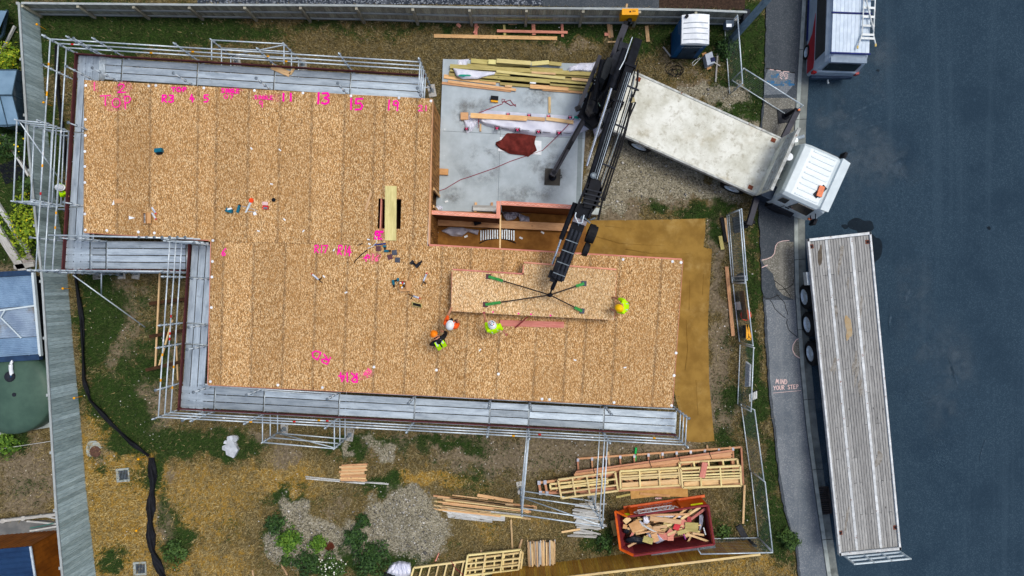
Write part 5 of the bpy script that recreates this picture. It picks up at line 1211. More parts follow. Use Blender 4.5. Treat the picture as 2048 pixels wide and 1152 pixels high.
site_panel((1475, 31), (1485, 166), 'mesh fence panel running down from the north fence end')
site_panel((1488, 137), (1606, 211), 'mesh gate panel swung out across the gravel footpath', h=1.55)
FEET = shared('foot', MB().box((0, 0, .05), (.24, .62, .1)), RUB)
def ffoot(x, y, rz, label):
    o = put('fence_foot', FEET, P(x, y, .0), None, rz); tag(o, label, 'fence foot', 'rubber feet of the mesh fence')
ffoot(1472, 450, .1, 'dark rubber fence foot beside the stabiliser leg'); ffoot(1483, 1063, .5, 'dark rubber fence foot by the brown fence')
o = MB().lathe(P(1481, 556, 0), [(.2, 0), (.2, .34), (.18, .36), (.17, .1)], 18).build('black_bucket', BLACK); tag(o, 'round black bucket standing behind the mesh fence', 'bucket')

# ---- things leaning on or standing by the mesh fence
def leaning_board(name, corners, z0, z1, mat, label, cat, t=.03):
    """corners px: bottom-left, bottom-right at z0; top-right, top-left at z1"""
    q = [P(*corners[0], z0), P(*corners[1], z0), P(*corners[2], z1), P(*corners[3], z1)]
    n = (q[1] - q[0]).cross(q[3] - q[0]).normalized() * t
    m = MB(); m.hull8(q, [p + n for p in q]); return tag(m.build(name, mat), label, cat)
leaning_board('brown_board', [(1480, 582), (1486, 638), (1497, 640), (1489, 581)], .1, .9, mk('brown_mat', srgb(128, 100, 62), srgb(104, 80, 48), scale=22), 'brown coarse board leaning inside the mesh fence', 'board')
leaning_board('white_sign', [(1472, 604), (1475, 620), (1483, 619), (1480, 603)], .1, .4, WHITEPL, 'small white sign lying against the mesh fence', 'sign')
o = MB().lathe(P(1491, 630, .02), [(.22, 0), (.22, .04), (.05, .05)], 18).build('red_disc', mk('red_orange', srgb(222, 74, 40), srgb(190, 52, 26))); tag(o, 'orange-red round base beneath the brown board', 'base')
tri = thing('yellow_triangle_frame', 'yellow triangular metal frame propped on the mesh fence', 'frame', P(1495, 665, 0))
for a, b in (((1494, 649), (1502, 678)), ((1502, 678), (1494, 678)), ((1494, 678), (1494, 649))): plank('bar', P(*a, .7), P(*b, .7), .08, .05, YELLOW, tri)
leaning_board('dark_board', [(1487, 650), (1488, 676), (1494, 677), (1493, 650)], .05, .5, BLACK, 'dark panel leaning behind the yellow triangle frame', 'board')
gal = mk('grey_slat', srgb(176, 182, 188), srgb(140, 146, 152))
pal = thing('grey_slat_panel', 'long grey ribbed panel leaning on the mesh fence', 'panel', P(1496, 750, 0))
for k in range(5): plank('slat', P(1493 + k * 2, 723 + k * 1.5, .6 + .06 * k), P(1491 + k * 2, 773, .6 + .06 * k), .07, .02, gal, pal)
pa2 = thing('white_slat_rack', 'small white slatted rack beside the grey ribbed panel', 'rack', P(1506, 795, 0))
for k in range(5): plank('slat', P(1499 + k * 3.4, 788 - k * 1.5, .7), P(1500 + k * 3.2, 803 - k * 1.5, .7), .045, .02, WHITEWOOD, pa2)
plank('rail', P(1499, 788, .66), P(1514, 780, .66), .05, .03, BLACK, pa2)

# ---- power pole, meter box, portable toilet, small box, garden bits by the gate
pole = thing('power_pole', 'tall square grey pole rising beside the footpath', 'pole', P(1463, 80, 0))
MB().hull8([P(1463, 80, 0) + Vector((x, y, 0)) for x, y in ((-.1, -.1), (.1, -.1), (.1, .1), (-.1, .1))], [Vector((P(1463, 80, 0).x + x, P(1463, 80, 0).y + y, 8.0)) for x, y in ((-.08, -.08), (.08, -.08), (.08, .08), (-.08, .08))]).build('shaft', mk('pole_grey', srgb(120, 142, 156), srgb(96, 116, 130), scale=3), pole)
MB().box(Vector((P(1463, 80, 0).x, P(1463, 80, 0).y, 8.0)), (.3, .3, .06)).build('cap', DKGREY, pole)
tag(MB().prism([P(1470, 40, 0), P(1482, 42, 0), P(1478, 62, 0), P(1468, 62, 0)], .0, 1.1).build('dark_cabinet', mk('dark_cabinet', srgb(40, 46, 56), srgb(30, 34, 42))), 'dark cabinet in the corner behind the power pole', 'cabinet')
mbx = thing('power_box', 'small temporary power box on a timber post at the fence corner', 'power box', P(1453, 60, 0))
plank('post', P(1453, 60, 0), P(1453, 60, 0) + Vector((0, 0, 1.1)), .1, .1, GREYWOOD, mbx, up=(0, 1, 0)); MB().box(P(1457, 50, 1.15), (.3, .24, .34)).build('box', mk('box_grey', srgb(96, 110, 122), srgb(70, 82, 94)), mbx); MB().box(P(1458, 51, 1.33), (.2, .12, .02)).build('sockets', WHITEPL, mbx)
loo = thing('portable_toilet', 'blue portable toilet with ribbed white roof by the north fence', 'portable toilet', P(1372, 88, 0))
lz = 1.78; lc = [P(1364, 33, lz), P(1419, 32, lz), P(1418, 86, lz), P(1363, 85, lz)]; lb = [Vector((p.x, p.y, .12)) for p in lc]
m = MB(); m.hull8(lb[::-1], [Vector((p.x, p.y, lz - .12)) for p in lc][::-1]); m.build('body', BLUEPL, loo)
m = MB(); m.prism([p + Vector((x, y, 0)) for p, (x, y) in zip(lc, ((-.03, .03), (.03, .03), (.03, -.03), (-.03, -.03)))], .02, .12); m.build('base_skid', DKGREY, loo)
m = MB(); secs = []
for i in range(9):
    s = i / 8; a = lc[0].lerp(lc[1], s); b = lc[3].lerp(lc[2], s); k = math.sin(math.pi * s) * .1
    dirr = (a - b).normalized() * .05
    secs.append([Vector((a.x, a.y, lz - .14)) + dirr, Vector((a.x, a.y, lz + k)) + dirr, Vector((b.x, b.y, lz + k)) - dirr, Vector((b.x, b.y, lz - .14)) - dirr])
loft(m, secs); rf = m.build('roof', WHITEPL, loo)
for j in (.27, .47, .67, .9):
    pts = []
    for i in range(9):
        s = .06 + .88 * i / 8; a = lc[0].lerp(lc[1], s); b = lc[3].lerp(lc[2], s); p = a.lerp(b, j); pts.append(Vector((p.x, p.y, lz + math.sin(math.pi * s) * .1 + .012)))
    MB().path(pts, .016, 6).build('roof_rib', mk('roof_rib_grey', srgb(190, 198, 204)), rf)  # ribs in a greyer plastic tone than the roof
MB().tube(P(1372, 35, lz), P(1372, 35, lz) + Vector((0, 0, .16)), .06, 12).build('vent_pipe', BLACK, rf)
fd0, fd1 = lc[3], lc[2]
m = MB(); a, b = fd0.lerp(fd1, .2), fd0.lerp(fd1, .82); m.beam(Vector((a.x, a.y - .015, .85)), Vector((b.x, b.y - .015, .85)), .02, 1.45); dr = m.build('door', mk('slate_blue_door', srgb(52, 72, 88), srgb(42, 60, 74)), loo)
MB().box(Vector((b.x - .08, b.y - .035, .85)), (.06, .03, .14)).build('handle', BLACK, dr)
def text_mesh(name, body, size, mat, parent, origin, xdir, ydir, off=.006, align='CENTER', thick=.0):
    cu = bpy.data.curves.new(name, 'FONT'); cu.body = body; cu.size = size; cu.align_x = align; cu.align_y = 'CENTER'; cu.resolution_u = 2; cu.offset = thick
    ob = bpy.data.objects.new(name, cu); C.objects.link(ob)
    dg_ = bpy.context.evaluated_depsgraph_get(); me_ = bpy.data.meshes.new_from_object(ob.evaluated_get(dg_)); bpy.data.objects.remove(ob)
    me_.materials.clear(); me_.materials.append(mat)
    o = bpy.data.objects.new(name, me_); C.objects.link(o)
    x = Vector(xdir).normalized(); z = x.cross(Vector(ydir)).normalized(); y = z.cross(x)
    o.matrix_local = Matrix.Translation(Vector(origin) + z * off - W(parent)) @ Matrix((x, y, z)).transposed().to_4x4()
    ORG[o.name] = Vector(origin)
    if parent: o.parent = parent
    return o
mid_ = fd0.lerp(fd1, .5)
text_mesh('lettering', 'LOOLUTIONS', .13, WHITEPL, loo, Vector((mid_.x, mid_.y - .03, 1.35)), (1, 0, 0), (0, 0, 1))
text_mesh('lettering', 'LOOLUTIONS', .13, WHITEPL, loo, Vector((lc[0].x, (lc[0].y + lc[3].y) / 2, 1.35)), (0, -1, 0), (0, 0, 1), .01)
wb = thing('white_appliance_box', 'white metal box with a dark vent lying in front of the portable toilet', 'box', P(1418, 118, 0))
MB().prism([P(1403, 108, 0), P(1411, 105, 0), P(1422, 137, 0), P(1414, 141, 0)], .0, .06).build('cardboard_base', CARD, wb)
q = [P(1410, 109, .45), P(1424, 103, .45), P(1430, 125, .45), P(1415, 131, .45)]; MB().prism(q, .06, .45).build('case', mk('light_grey_case', srgb(186, 196, 206), srgb(168, 178, 190)), wb)
MB().beam(P(1409, 110, .3), P(1414, 130, .3), .06, .2).build('vent', BLACK, wb); MB().box(P(1426, 119, .47), (.16, .16, .05), .2).build('socket', mk('navy_socket', srgb(34, 42, 76)), wb)
tag(plank('timber_stick', P(1435, 108, .05), P(1431, 164, .05), .06, .05, GREYWOOD), 'long grey stick on the grass beside the white box', 'timber'); tag(plank('timber_stick', P(1428, 125, .08), P(1440, 132, .08), .05, .04, GREYWOOD), 'short grey cross stick leaning on the long stick', 'timber')
m = MB()
for k in range(5):
    cx, cy = 1350 + random.uniform(-8, 8), 142 + random.uniform(-5, 5); rr = random.uniform(9, 17)
    m.path([P(cx + rr * math.cos(t * .6), cy + rr * .8 * math.sin(t * .6), .03 + .01 * k) for t in range(12)], .012, 5)
tag(m.build('coiled_cable', BLACK_R), 'loose coil of dark cable lying in the grass', 'cable')
tag(MB().path([P(1400, 118, .04), P(1390, 128, .04), P(1386, 132, .04), P(1384, 126, .04), P(1392, 119, .04), P(1403, 116, .04)], .012).build('white_cable', WHITEPL), 'thin white cable looped beside the white box', 'cable')
tag(plank('white_marker_stake', P(1341, 113, .1), P(1326, 94, .1), .05, .05, WHITEWOOD), 'white stake lying beside the portable toilet corner', 'stake')

# ================================================================== NEIGHBOURS ON THE LEFT
GLS = mk('greenhouse_glass', srgb(128, 158, 180), srgb(104, 134, 156), scale=1.2, rough=.25, rnd=.1, spec=.6); ALU = mk('aluminium_bar', srgb(70, 92, 104), srgb(54, 74, 86), metal=.4, rough=.45)
def greenhouse():
    gh = thing('greenhouse', 'glass greenhouse with hipped panes beside the west fence', 'greenhouse', P(12, 200, 0))
    e, r = 1.15, 1.55
    rows = [((-80, 140), (35, 140), (25, 190), (-80, 190)), ((-80, 191), (26, 191), (41, 250), (-80, 253))]
    cols = [-80, -45, -12, 14]
    for k, (a, b, c, d) in enumerate(rows):
        xs_ = [(-80, -80), (-44, -46), (-10, -12), (8 if k == 0 else 10, 2 if k == 0 else 14), (None, None)]
        za, zb = (e, r) if k == 0 else (r, e)
        top = [(-80, a[1]), (-42, a[1]), (-6 if k == 0 else 0, a[1]), b]; bot = [(-80, d[1]), (-42, d[1]), (-4 if k == 0 else 16, d[1]), c]
        for i in range(3):
            q = [P(*top[i], za), P(*top[i + 1], za), P(*bot[i + 1], zb), P(*bot[i], zb)]; m = MB(); m.hull8([p - Vector((0, 0, .015)) for p in q][::-1], q[::-1]); m.build('roof_pane', GLS, gh)
            MB().beam(P(*top[i + 1], za) + Vector((0, 0, .01)), P(*bot[i + 1], zb) + Vector((0, 0, .01)), .03, .03).build('glazing_bar', ALU, gh)
        MB().beam(P(*a, za), P(*b, za), .04, .05).build('eave_bar', ALU, gh)
    MB().beam(P(-80, 190.5, r + .02), P(26, 190.5, r + .02), .05, .05).build('ridge_bar', ALU, gh); MB().beam(P(-80, 253, e), P(41, 250, e), .05, .06).build('eave_bar', ALU, gh)
    gp_ = mk('dark_wall_glass', srgb(46, 62, 72), srgb(34, 48, 58), rough=.2, spec=.6)
    def wallp(a, b, za, zb): 
        A, B = P(*a, za), P(*b, zb); m = MB(); m.hull8([Vector((A.x, A.y, .02)), Vector((B.x, B.y, .02)), Vector((B.x - .02, B.y - .0, .02)), Vector((A.x - .02, A.y, .02))], [A, B, B - Vector((.02, 0, 0)), A - Vector((.02, 0, 0))]); m.build('wall_pane', gp_, gh)
        MB().tube(A, Vector((A.x, A.y, .02)), .025).build('corner_bar', ALU, gh)
    wallp((35, 140), (25, 190), e, r); wallp((25, 191), (41, 250), r, e); wallp((41, 250), (0, 252), e, e)
    for z in (.45, .85): MB().beam(Vector((P(35, 140, e).x, P(35, 140, e).y, z)), Vector((P(25, 190, r).x, P(25, 190, r).y, z)), .03, .03).build('glazing_bar', ALU, gh)
greenhouse()
tr = thing('cold_frame', 'slanted blue-grey glazed frame in the top left corner', 'cold frame', P(10, 70, 0))
q = [P(-40, 20, .9), P(12, 22, .9), P(28, 24, .5), P(2, 70, .5), P(-40, 140, .5)]
m = MB(); m.hull8([P(-40, 60, .3), P(-4, 64, .3), P(14, 22, .3), P(-40, 18, .3)], [P(-40, 60, .95), P(-4, 64, .95), P(14, 22, .95), P(-40, 18, .95)]); m.build('cover', GLS, tr)
MB().beam(P(-40, 118, .5), P(6, 70, .6), .08, .08).build('edge', ALU, tr); MB().beam(P(6, 70, .6), P(15, 20, .7), .08, .08).build('edge', ALU, tr)
tag(plank('garden_edging', P(30, 52, .2), P(2, 108, .2), .07, .1, WHITEWOOD), 'pale timber edging running from the top left fence corner', 'edging')
# garden edging timbers, steps
for k, (a, b, w_, mt, lb_) in enumerate((((-10, 400), (58, 505), .16, WHITEWOOD, 'white painted timber edging crossing the neighbour garden'), ((-10, 450), (50, 545), .3, GREYWOOD, 'broad grey timber edging below the white one'), ((6, 268), (64, 360), .08, WHITEWOOD, 'thin pale garden rail under the projecting scaffold bay'), ((30, 535), (70, 528), .2, GREYWOOD, 'short grey timber step beside the square paver'))):
    tag(plank('garden_edging', P(*a, .12), P(*b, .12), w_, .14, mt), lb_, 'edging')
tag(MB().box(P(57, 520, .06), (.42, .42, .08), .6).build('paver', mk('paver', srgb(170, 162, 156), srgb(140, 132, 128))), 'square pale paver beside the west fence', 'paver')
tag(MB().box(P(30, 340, .02), (1.1, .8, .06), .4).build('dark_weed_mat', BLACK), 'dark weed mat lying in the neighbour garden', 'mat')
# garage with blue-grey corrugated roof
def corrug(name, c, z0, z1, mat, parent, pitch=.076, amp=.012, along='v', th=.0):
    """c: px corners TL, TR, BR, BL; corrugations run TL->TR"""
    tl, tr_, br, bl = [P(x, y, z) for (x, y), z in zip(c, (z0, z0, z1, z1))]; n = int((bl - tl).length / (pitch / 2)); top = []
    m = MB(); vs = []
    for i in range(n + 1):
        t = i / n; dz = Vector((0, 0, amp * (1 if i % 2 else -1))); vs += [tl.lerp(bl, t) + dz, tr_.lerp(br, t) + dz]
    fs = [(2 * i, 2 * i + 2, 2 * i + 3, 2 * i + 1) for i in range(n)]
    m.add(vs, fs); m.add([v - Vector((0, 0, .03)) for v in vs], [f[::-1] for f in fs]); return m.build(name, mat, parent)
gar = thing('garage', 'garage with pale blue corrugated roof and clear skylight sheets beside the fence', 'garage', P(30, 640, 0))
RB = mk('blue_grey_iron', srgb(142, 170, 196), srgb(116, 144, 172), scale=2, rough=.45, metal=.2, rnd=.04); FASC = mk('slate_blue_fascia', srgb(42, 66, 96), srgb(34, 54, 80), scale=3)
gz = 1.1
corrug('roof_sheet', [(-120, 562), (66, 549), (71, 611), (-120, 624)], gz, gz + .03, RB, gar); corrug('roof_sheet', [(-120, 683), (77, 674), (80, 708), (-120, 722)], gz + .03, gz, RB, gar)
SKY_ = mk('skylight_sheet', srgb(150, 168, 186), srgb(120, 138, 160), scale=1.6, rough=.3, rnd=0, spots=(srgb(120, 112, 96), 1.2, .5, .7)); corrug('skylight_sheet', [(-120, 625), (71, 612), (77, 673), (-120, 682)], gz + .03, gz + .03, SKY_, gar)
MB().beam(P(-120, 556, gz), P(66, 545, gz), .2, .2).build('fascia', FASC, gar); MB().beam(P(-120, 726, gz), P(82, 714, gz), .2, .2).build('fascia', FASC, gar)
MB().beam(P(67, 545, gz + .02), P(82, 712, gz + .02), .09, .14).build('gutter', WHITEP, gar); MB().beam(P(-20, 624, gz + .08), P(72, 611, gz + .08), .06, .04).build('flashing', WHITEP, gar)
for a, b in (((2, 635), (43, 676)), ((2, 634), (12, 618)), ((-60, 636), (2, 634))): MB().beam(P(*a, gz + .1), P(*b, gz + .1), .04, .04).build('skylight_brace', WHITEP, gar)
m = MB(); m.prism([P(-120, 560, gz), P(60, 552, gz), P(74, 706, gz), P(-120, 716, gz)], 0, gz - .12); m.build('walls', mk('dark_garage_wall', srgb(40, 44, 48), srgb(30, 34, 38)), gar)
MB().path([P(60, 712, 1.05), P(40, 716, 1.1), P(26, 720, 1.15), P(22, 728, 1.2)], .05, 10).build('overflow_pipe', WHITEPL, gar)
# rain tank
tk = thing('rain_tank', 'big round dark green plastic rain tank below the garage', 'tank', P(22, 770, 0))
tc = P(20, 786, 1.0); TKM = mk('green_tank', srgb(72, 97, 84), srgb(60, 84, 73), scale=1.5, rough=.45, rnd=0); rr_ = 84 * (CAM_H - 1.0) / FPX
MB().lathe(Vector((tc.x, tc.y, 0)), [(rr_ * .98, 0), (rr_, .1), (rr_, .85), (rr_ * .97, .95), (rr_ * .8, 1.06), (rr_ * .5, 1.16), (rr_ * .2, 1.22), (.02, 1.23)], 44).build('shell', TKM, tk, True)
MB().lathe(P(22, 753, 1.14), [(.2, 0), (.2, .08), (.17, .12), (.05, .13)], 22).build('lid', DKGREY, tk); MB().ell(P(22, 753, 1.29), (.03, .03, .03), 8, 6).build('lid_knob', BLUEPL, tk); MB().lathe(P(30, 789, 1.18), [(.08, 0), (.08, .05)], 14).build('cap', DKGREY, tk)
MB().path([P(24, 750, 1.2), P(22, 738, 1.26), P(22, 730, 1.2)], .07, 10).build('inlet_pipe', WHITEPL, tk)
tag(plank('concrete_edging', P(-20, 866, .1), P(106, 846, .1), .28, .18, KERB), 'concrete edging strip below the green rain tank', 'edging'); tag(plank('wire_line', P(-20, 901, .3), P(104, 882, .3), .02, .02, WHITEWOOD), 'thin white line stretched across the neighbour lawn', 'line')
# small shed at the bottom left
sh = thing('shed', 'small shed with dark blue corrugated roof and rust-brown iron walls', 'shed', P(60, 1110, 0))
BRN = mk('brown_iron_wall', srgb(150, 86, 24), srgb(116, 64, 18), scale=2, rough=.55, rnd=0); sz = 1.75; RB2 = mk('navy_iron', srgb(34, 62, 98), srgb(26, 48, 80), scale=2, rough=.45, rnd=0)
corrug('roof', [(-150, 1112), (61, 1093), (80, 1215), (-150, 1240)], sz, sz + .02, RB2, sh, pitch=.2, amp=.025)
def rib_wall(a, b, z, nm):
    A, B = P(*a, z), P(*b, z); n = int((B - A).length / .09); d = (B - A).normalized(); nr = Vector((d.y, -d.x, 0)) * .02; vs = []
    for i in range(n + 1): p = A.lerp(B, i / n) + nr * (i % 2); vs += [p, Vector((p.x, p.y, .02))]
    m = MB(); m.add(vs, [(2 * i, 2 * i + 1, 2 * i + 3, 2 * i + 2) for i in range(n)]); m.add([v - nr * 1.5 for v in vs], [(2 * i, 2 * i + 1, 2 * i + 3, 2 * i + 2) for i in range(n)]); m.build(nm, BRN, sh)
rib_wall((-150, 1111), (60, 1093), sz - .02, 'wall'); rib_wall((60, 1093), (79, 1215), sz - .02, 'wall'); plank('barge_cap', P(61, 1093, sz + .04), P(80, 1215, sz + .04), .07, .05, GALV, sh)
tag(plank('retaining_rail', P(-20, 1044, .35), P(114, 1028, .35), .1, .16, GREYWOOD), 'grey retaining rail above the shed', 'rail')
for x, y in ((6, 1042), (46, 1037)): tag(MB().tube(P(x, y, 0), P(x, y, .45), .09, 14).build('log_post', GREYWOOD), 'round log post against the retaining rail, ' + ('left' if x < 20 else 'right') + ' of two', 'post')
for k, (a, b) in enumerate((((54, 1042), (120, 1048)), ((60, 1062), (116, 1052)), ((80, 1030), (120, 1038)))): tag(plank('garden_stake', P(*a, .3 + .05 * k), P(*b, .3 + .05 * k), .06, .05, WHITEWOOD), ('pale plank lying behind the west fence above the shed', 'white thin plank lying against the shed corner', 'grey stick crossing the planks behind the west fence')[k], 'timber')
tag(MB().path([P(60, 1056, .36), P(84, 1052, .36), P(108, 1046, .36)], .02).build('green_net', mk('green_net', srgb(60, 120, 110))), 'green net rolled on the planks above the shed', 'net')
# ================================================================== SILT FENCE, MANHOLES, RUBBLE
SILT = mk('black_silt_cloth', srgb(32, 34, 40), srgb(20, 21, 26), scale=3, rough=.7, rnd=0)
def cloth_strip(name, line, half, zs, mat, label, cat, parent=None):
    m = MB(); rings = []
    ctrl = line; pts = []
    for i in range(len(ctrl) - 1):
        for j in range(5): pts.append(Vector(ctrl[i]).lerp(Vector(ctrl[i + 1]), j / 5))
    pts.append(Vector(ctrl[-1])); n = 9; vs = []
    for i, p in enumerate(pts):
        d = (pts[min(i + 1, len(pts) - 1)] - pts[max(i - 1, 0)]).normalized(); q = Vector((-d.y, d.x)); hw = half * (.55 + .45 * math.sin(i * .45) ** 2 + random.uniform(-.08, .08))
        for k in range(n):
            u = k / (n - 1) * 2 - 1; s = p + q * (u * hw); vs.append(P(s.x, s.y, .04 + zs * (1 - u * u) * (.6 + .4 * math.sin(i * .8 + k)) + random.uniform(0, .03)))
    fs = [(i * n + k, (i + 1) * n + k, (i + 1) * n + k + 1, i * n + k + 1) for i in range(len(pts) - 1) for k in range(n - 1)]
    m.add(vs, fs); o = m.build(name, mat, parent, True); return tag(o, label, cat)
cloth_strip('silt_fence', [(112, 90), (116, 180), (126, 270), (140, 400), (150, 545), (164, 640), (168, 760), (180, 800), (225, 850), (262, 885), (298, 912)], 5.5, .3, SILT, 'black silt cloth, shaded gap painted in, running along the ditch inside the west fence', 'silt fence')  # black strip also paints in the shaded gap beside the fence
cloth_strip('silt_fence', [(303, 915), (306, 960), (302, 1010), (300, 1050), (304, 1100), (316, 1130), (338, 1180)], 10, .3, SILT, 'crumpled black silt cloth across the dry lawn', 'silt fence')
PIN = shared('pin', MB().tube((0, 0, 0), (0, 0, .5), .012, 6).ell((0, 0, .52), (.05, .05, .04), 8, 6), YELLOW)
for x, y, w_ in ((92, 59, 'top left corner'), (105, 212, 'upper west scaffold'), (143, 577, 'garage'), (165, 792, 'rain tank'), (291, 912, 'manhole'), (287, 1052, 'lower dry lawn')): tag(put('marker_pin', PIN, P(x, y, 0)), 'yellow capped steel pin by the black cloth near the ' + w_, 'marker pin', 'yellow pins of the silt fence')
mh = thing('manhole', 'round rusty manhole cover in a rough concrete ring', 'manhole', P(190, 903, 0))
film('concrete_ring', 186, 897, 14, 17, .03, KERB, rag=.12, parent=mh); MB().lathe(P(191, 903, .03), [(.22, 0), (.22, .03), (.19, .035), (.04, .04)], 24).build('cover', mk('rust_brown_cover', srgb(104, 74, 62), srgb(76, 54, 48), scale=12), mh)
for x, y, rz, lb_ in ((246, 950, .1, 'square drain grate in a concrete collar below the manhole'), (280, 1137, .05, 'square drain grate in a concrete collar at the bottom edge')):
    t = thing('drain_pit', lb_, 'drain', P(x, y, 0)); MB().box(P(x, y, .02), (.52, .54, .05), rz).build('collar', KERB, t); MB().box(P(x + 1, y, .05), (.36, .37, .02), rz).build('pit', mk('pit_dark', srgb(44, 48, 52)), t)
    for k in range(6): MB().box(P(x + 1 - 7.5 + 3 * k, y, .064), (.02, .36, .012), rz).build('bar', GALV_D, t)
rub = thing('broken_concrete', 'pile of broken pale concrete pieces below the south scaffold', 'rubble', P(464, 880, 0)); random.seed(8)
for k in range(26):
    a = random.uniform(0, 6.28); r_ = random.uniform(0, 17) ; x, y = 464 + r_ * math.cos(a), 884 + r_ * .85 * math.sin(a); s = random.uniform(.05, .16) if k else .34
    n = random.randint(5, 7); MB().prism([P(x, y, 0) + Vector((s * random.uniform(.7, 1.2) * math.cos(6.28 * i / n), s * random.uniform(.7, 1.2) * math.sin(6.28 * i / n), 0)) for i in range(n)], 0, random.uniform(.06, .16) if k else .2).build('lump', mk('pale_concrete_lump', srgb(196, 202, 208), srgb(162, 168, 174)), rub)
# ================================================================== TIMBER, FRAMES, SKIP
def tp(x0, y0, x1, y1, wpx, mat, z, label, cat='timber', group=None, t=.045, name='timber_plank', z2=None):
    w = wpx * (CAM_H - z) / FPX; o = plank(name, P(x0, y0, z + t / 2), P(x1, y1, (z2 if z2 is not None else z) + t / 2), w, t, mat); return tag(o, label, cat, group)
# --- stack on the slab by the north edge
NS = 'treated plank in the long stack on the north edge of the slab'; NSG = 'stacked planks on the north slab edge'
NO = 'orange plank lying along the front of the slab timber stack'; NOG = 'orange planks by the slab stack'
for a in ((942, 122, 1060, 133, 9), (935, 133, 1125, 143, 10), (990, 136, 1110, 146, 8), (905, 137, 1190, 156, 9), (900, 142, 1190, 162, 8), (898, 148, 1190, 167, 9), (910, 152, 1185, 172, 8), (960, 158, 1190, 176, 8), (1000, 166, 1185, 180, 9)): tp(*a, PINE_G, .15, NS, group=NSG, t=.1)
for a in ((900, 133, 1190, 149, 8), (915, 144, 1130, 157, 7), (1020, 150, 1185, 164, 6), (960, 152, 1190, 171, 8), (1100, 168, 1180, 174, 7)): tp(*a, PINE_G, .26, NS, group=NSG, t=.09)
tp(977, 124, 992, 125, 9, PLY_G, .3, 'short pale block at the back of the slab timber stack', t=.08); tp(993, 122, 1062, 127, 8, PLY_G, .36, 'thick pale beam on top of the slab timber stack', t=.1); tp(1063, 128, 1098, 125, 8, PLY_G, .36, 'short pale beam end to end with the thick beam on the stack', t=.09); tp(1098, 127, 1123, 129, 7, PINE_G, .3, 'last short treated beam at the back of the stack', t=.08)
tp(1063, 145, 1111, 148, 4, PINE, .36, 'thin pale batten lying on the middle of the stack'); tp(1143, 158, 1176, 161, 5, PINE, .36, 'thin orange batten on the right end of the stack')
tp(993, 143, 1130, 157, 5, PLY_G, .36, 'long pale batten running along the front of the stack', t=.05)
for a in ((888, 153, 992, 166, 8, .17), (960, 158, 1165, 178, 8, .17), (884, 166, 1022, 182, 5, .16), (896, 163, 1032, 180, 5, .2)): tp(*a[:5], PINE_O, a[5], {888: 'wide orange plank at the left front of the slab stack', 960: 'longest orange plank along the front of the slab stack', 884: 'lowest thin orange plank in front of the slab stack', 896: 'thin orange plank second from the front of the slab stack'}[a[0]])
tp(1060, 173, 1137, 178, 8, PINE_O, .24, 'wide orange plank across the front right of the slab stack'); tp(1085, 178, 1165, 184, 7, PINE_O, .17, 'orange plank at the right front of the slab stack by the crane'); tp(1010, 172, 1024, 173, 4, PINE, .25, 'tiny pale offcut on the orange planks')
tp(1060, 165, 1072, 166, 4, WHITEPL, .3, 'small white tube on the slab timber stack', 'tube')
# --- timber by the north fence
tp(868, 72, 1114, 77, 7, PINE_O, .05, 'long orange plank on the grass below the north fence'); tp(994, 62, 1135, 65, 5, PINE_P, .12, 'long pink primed batten across bearers by the fence')
tp(1066, 44, 1068, 70, 7, PINE_P, .04, 'upright pink bearer under the middle of the pink batten'); tp(1124, 47, 1125, 74, 5, PINE_P, .04, 'pink bearer under the right end of the pink batten'); tp(1008, 50, 1010, 71, 5, PINE_G, .04, 'olive bearer under the left end of the pink batten'); tp(952, 44, 952, 70, 6, PINE_P, .04, 'pink board standing on the grass left of the bearers'); tp(947, 66, 957, 53, 2.5, PINE_P, .09, 'thin pink stick crossing the pink board')
tp(990, 36, 1104, 38, 6, PINE_G, .5, 'brown board leaning low on the north fence', t=.03); tp(1017, 48, 1034, 47, 4, PINE, .03, 'short pale offcut by the north fence'); tp(914, 48, 921, 54, 6, PINE_P, .03, 'small pink offcut left of the bearers')
tp(1217, 48, 1220, 76, 6, PINE_O, .04, 'orange board under the crane control box'); tp(1222, 50, 1225, 75, 4, PINE, .04, 'pale board beside the orange board under the control box'); tp(1209, 69, 1218, 69, 6, PINE_P, .05, 'little pink block under the control box'); tp(1215, 84, 1231, 84, 3, PINE, .03, 'thin pale offcut below the control box'); tp(1293, 52, 1296, 84, 7, STAKE, .04, 'weathered board between the crane and the portable toilet')
tp(1254, 8, 1252, 20, 4, STAKE, .05, 'narrow stake behind the fence above the control box')
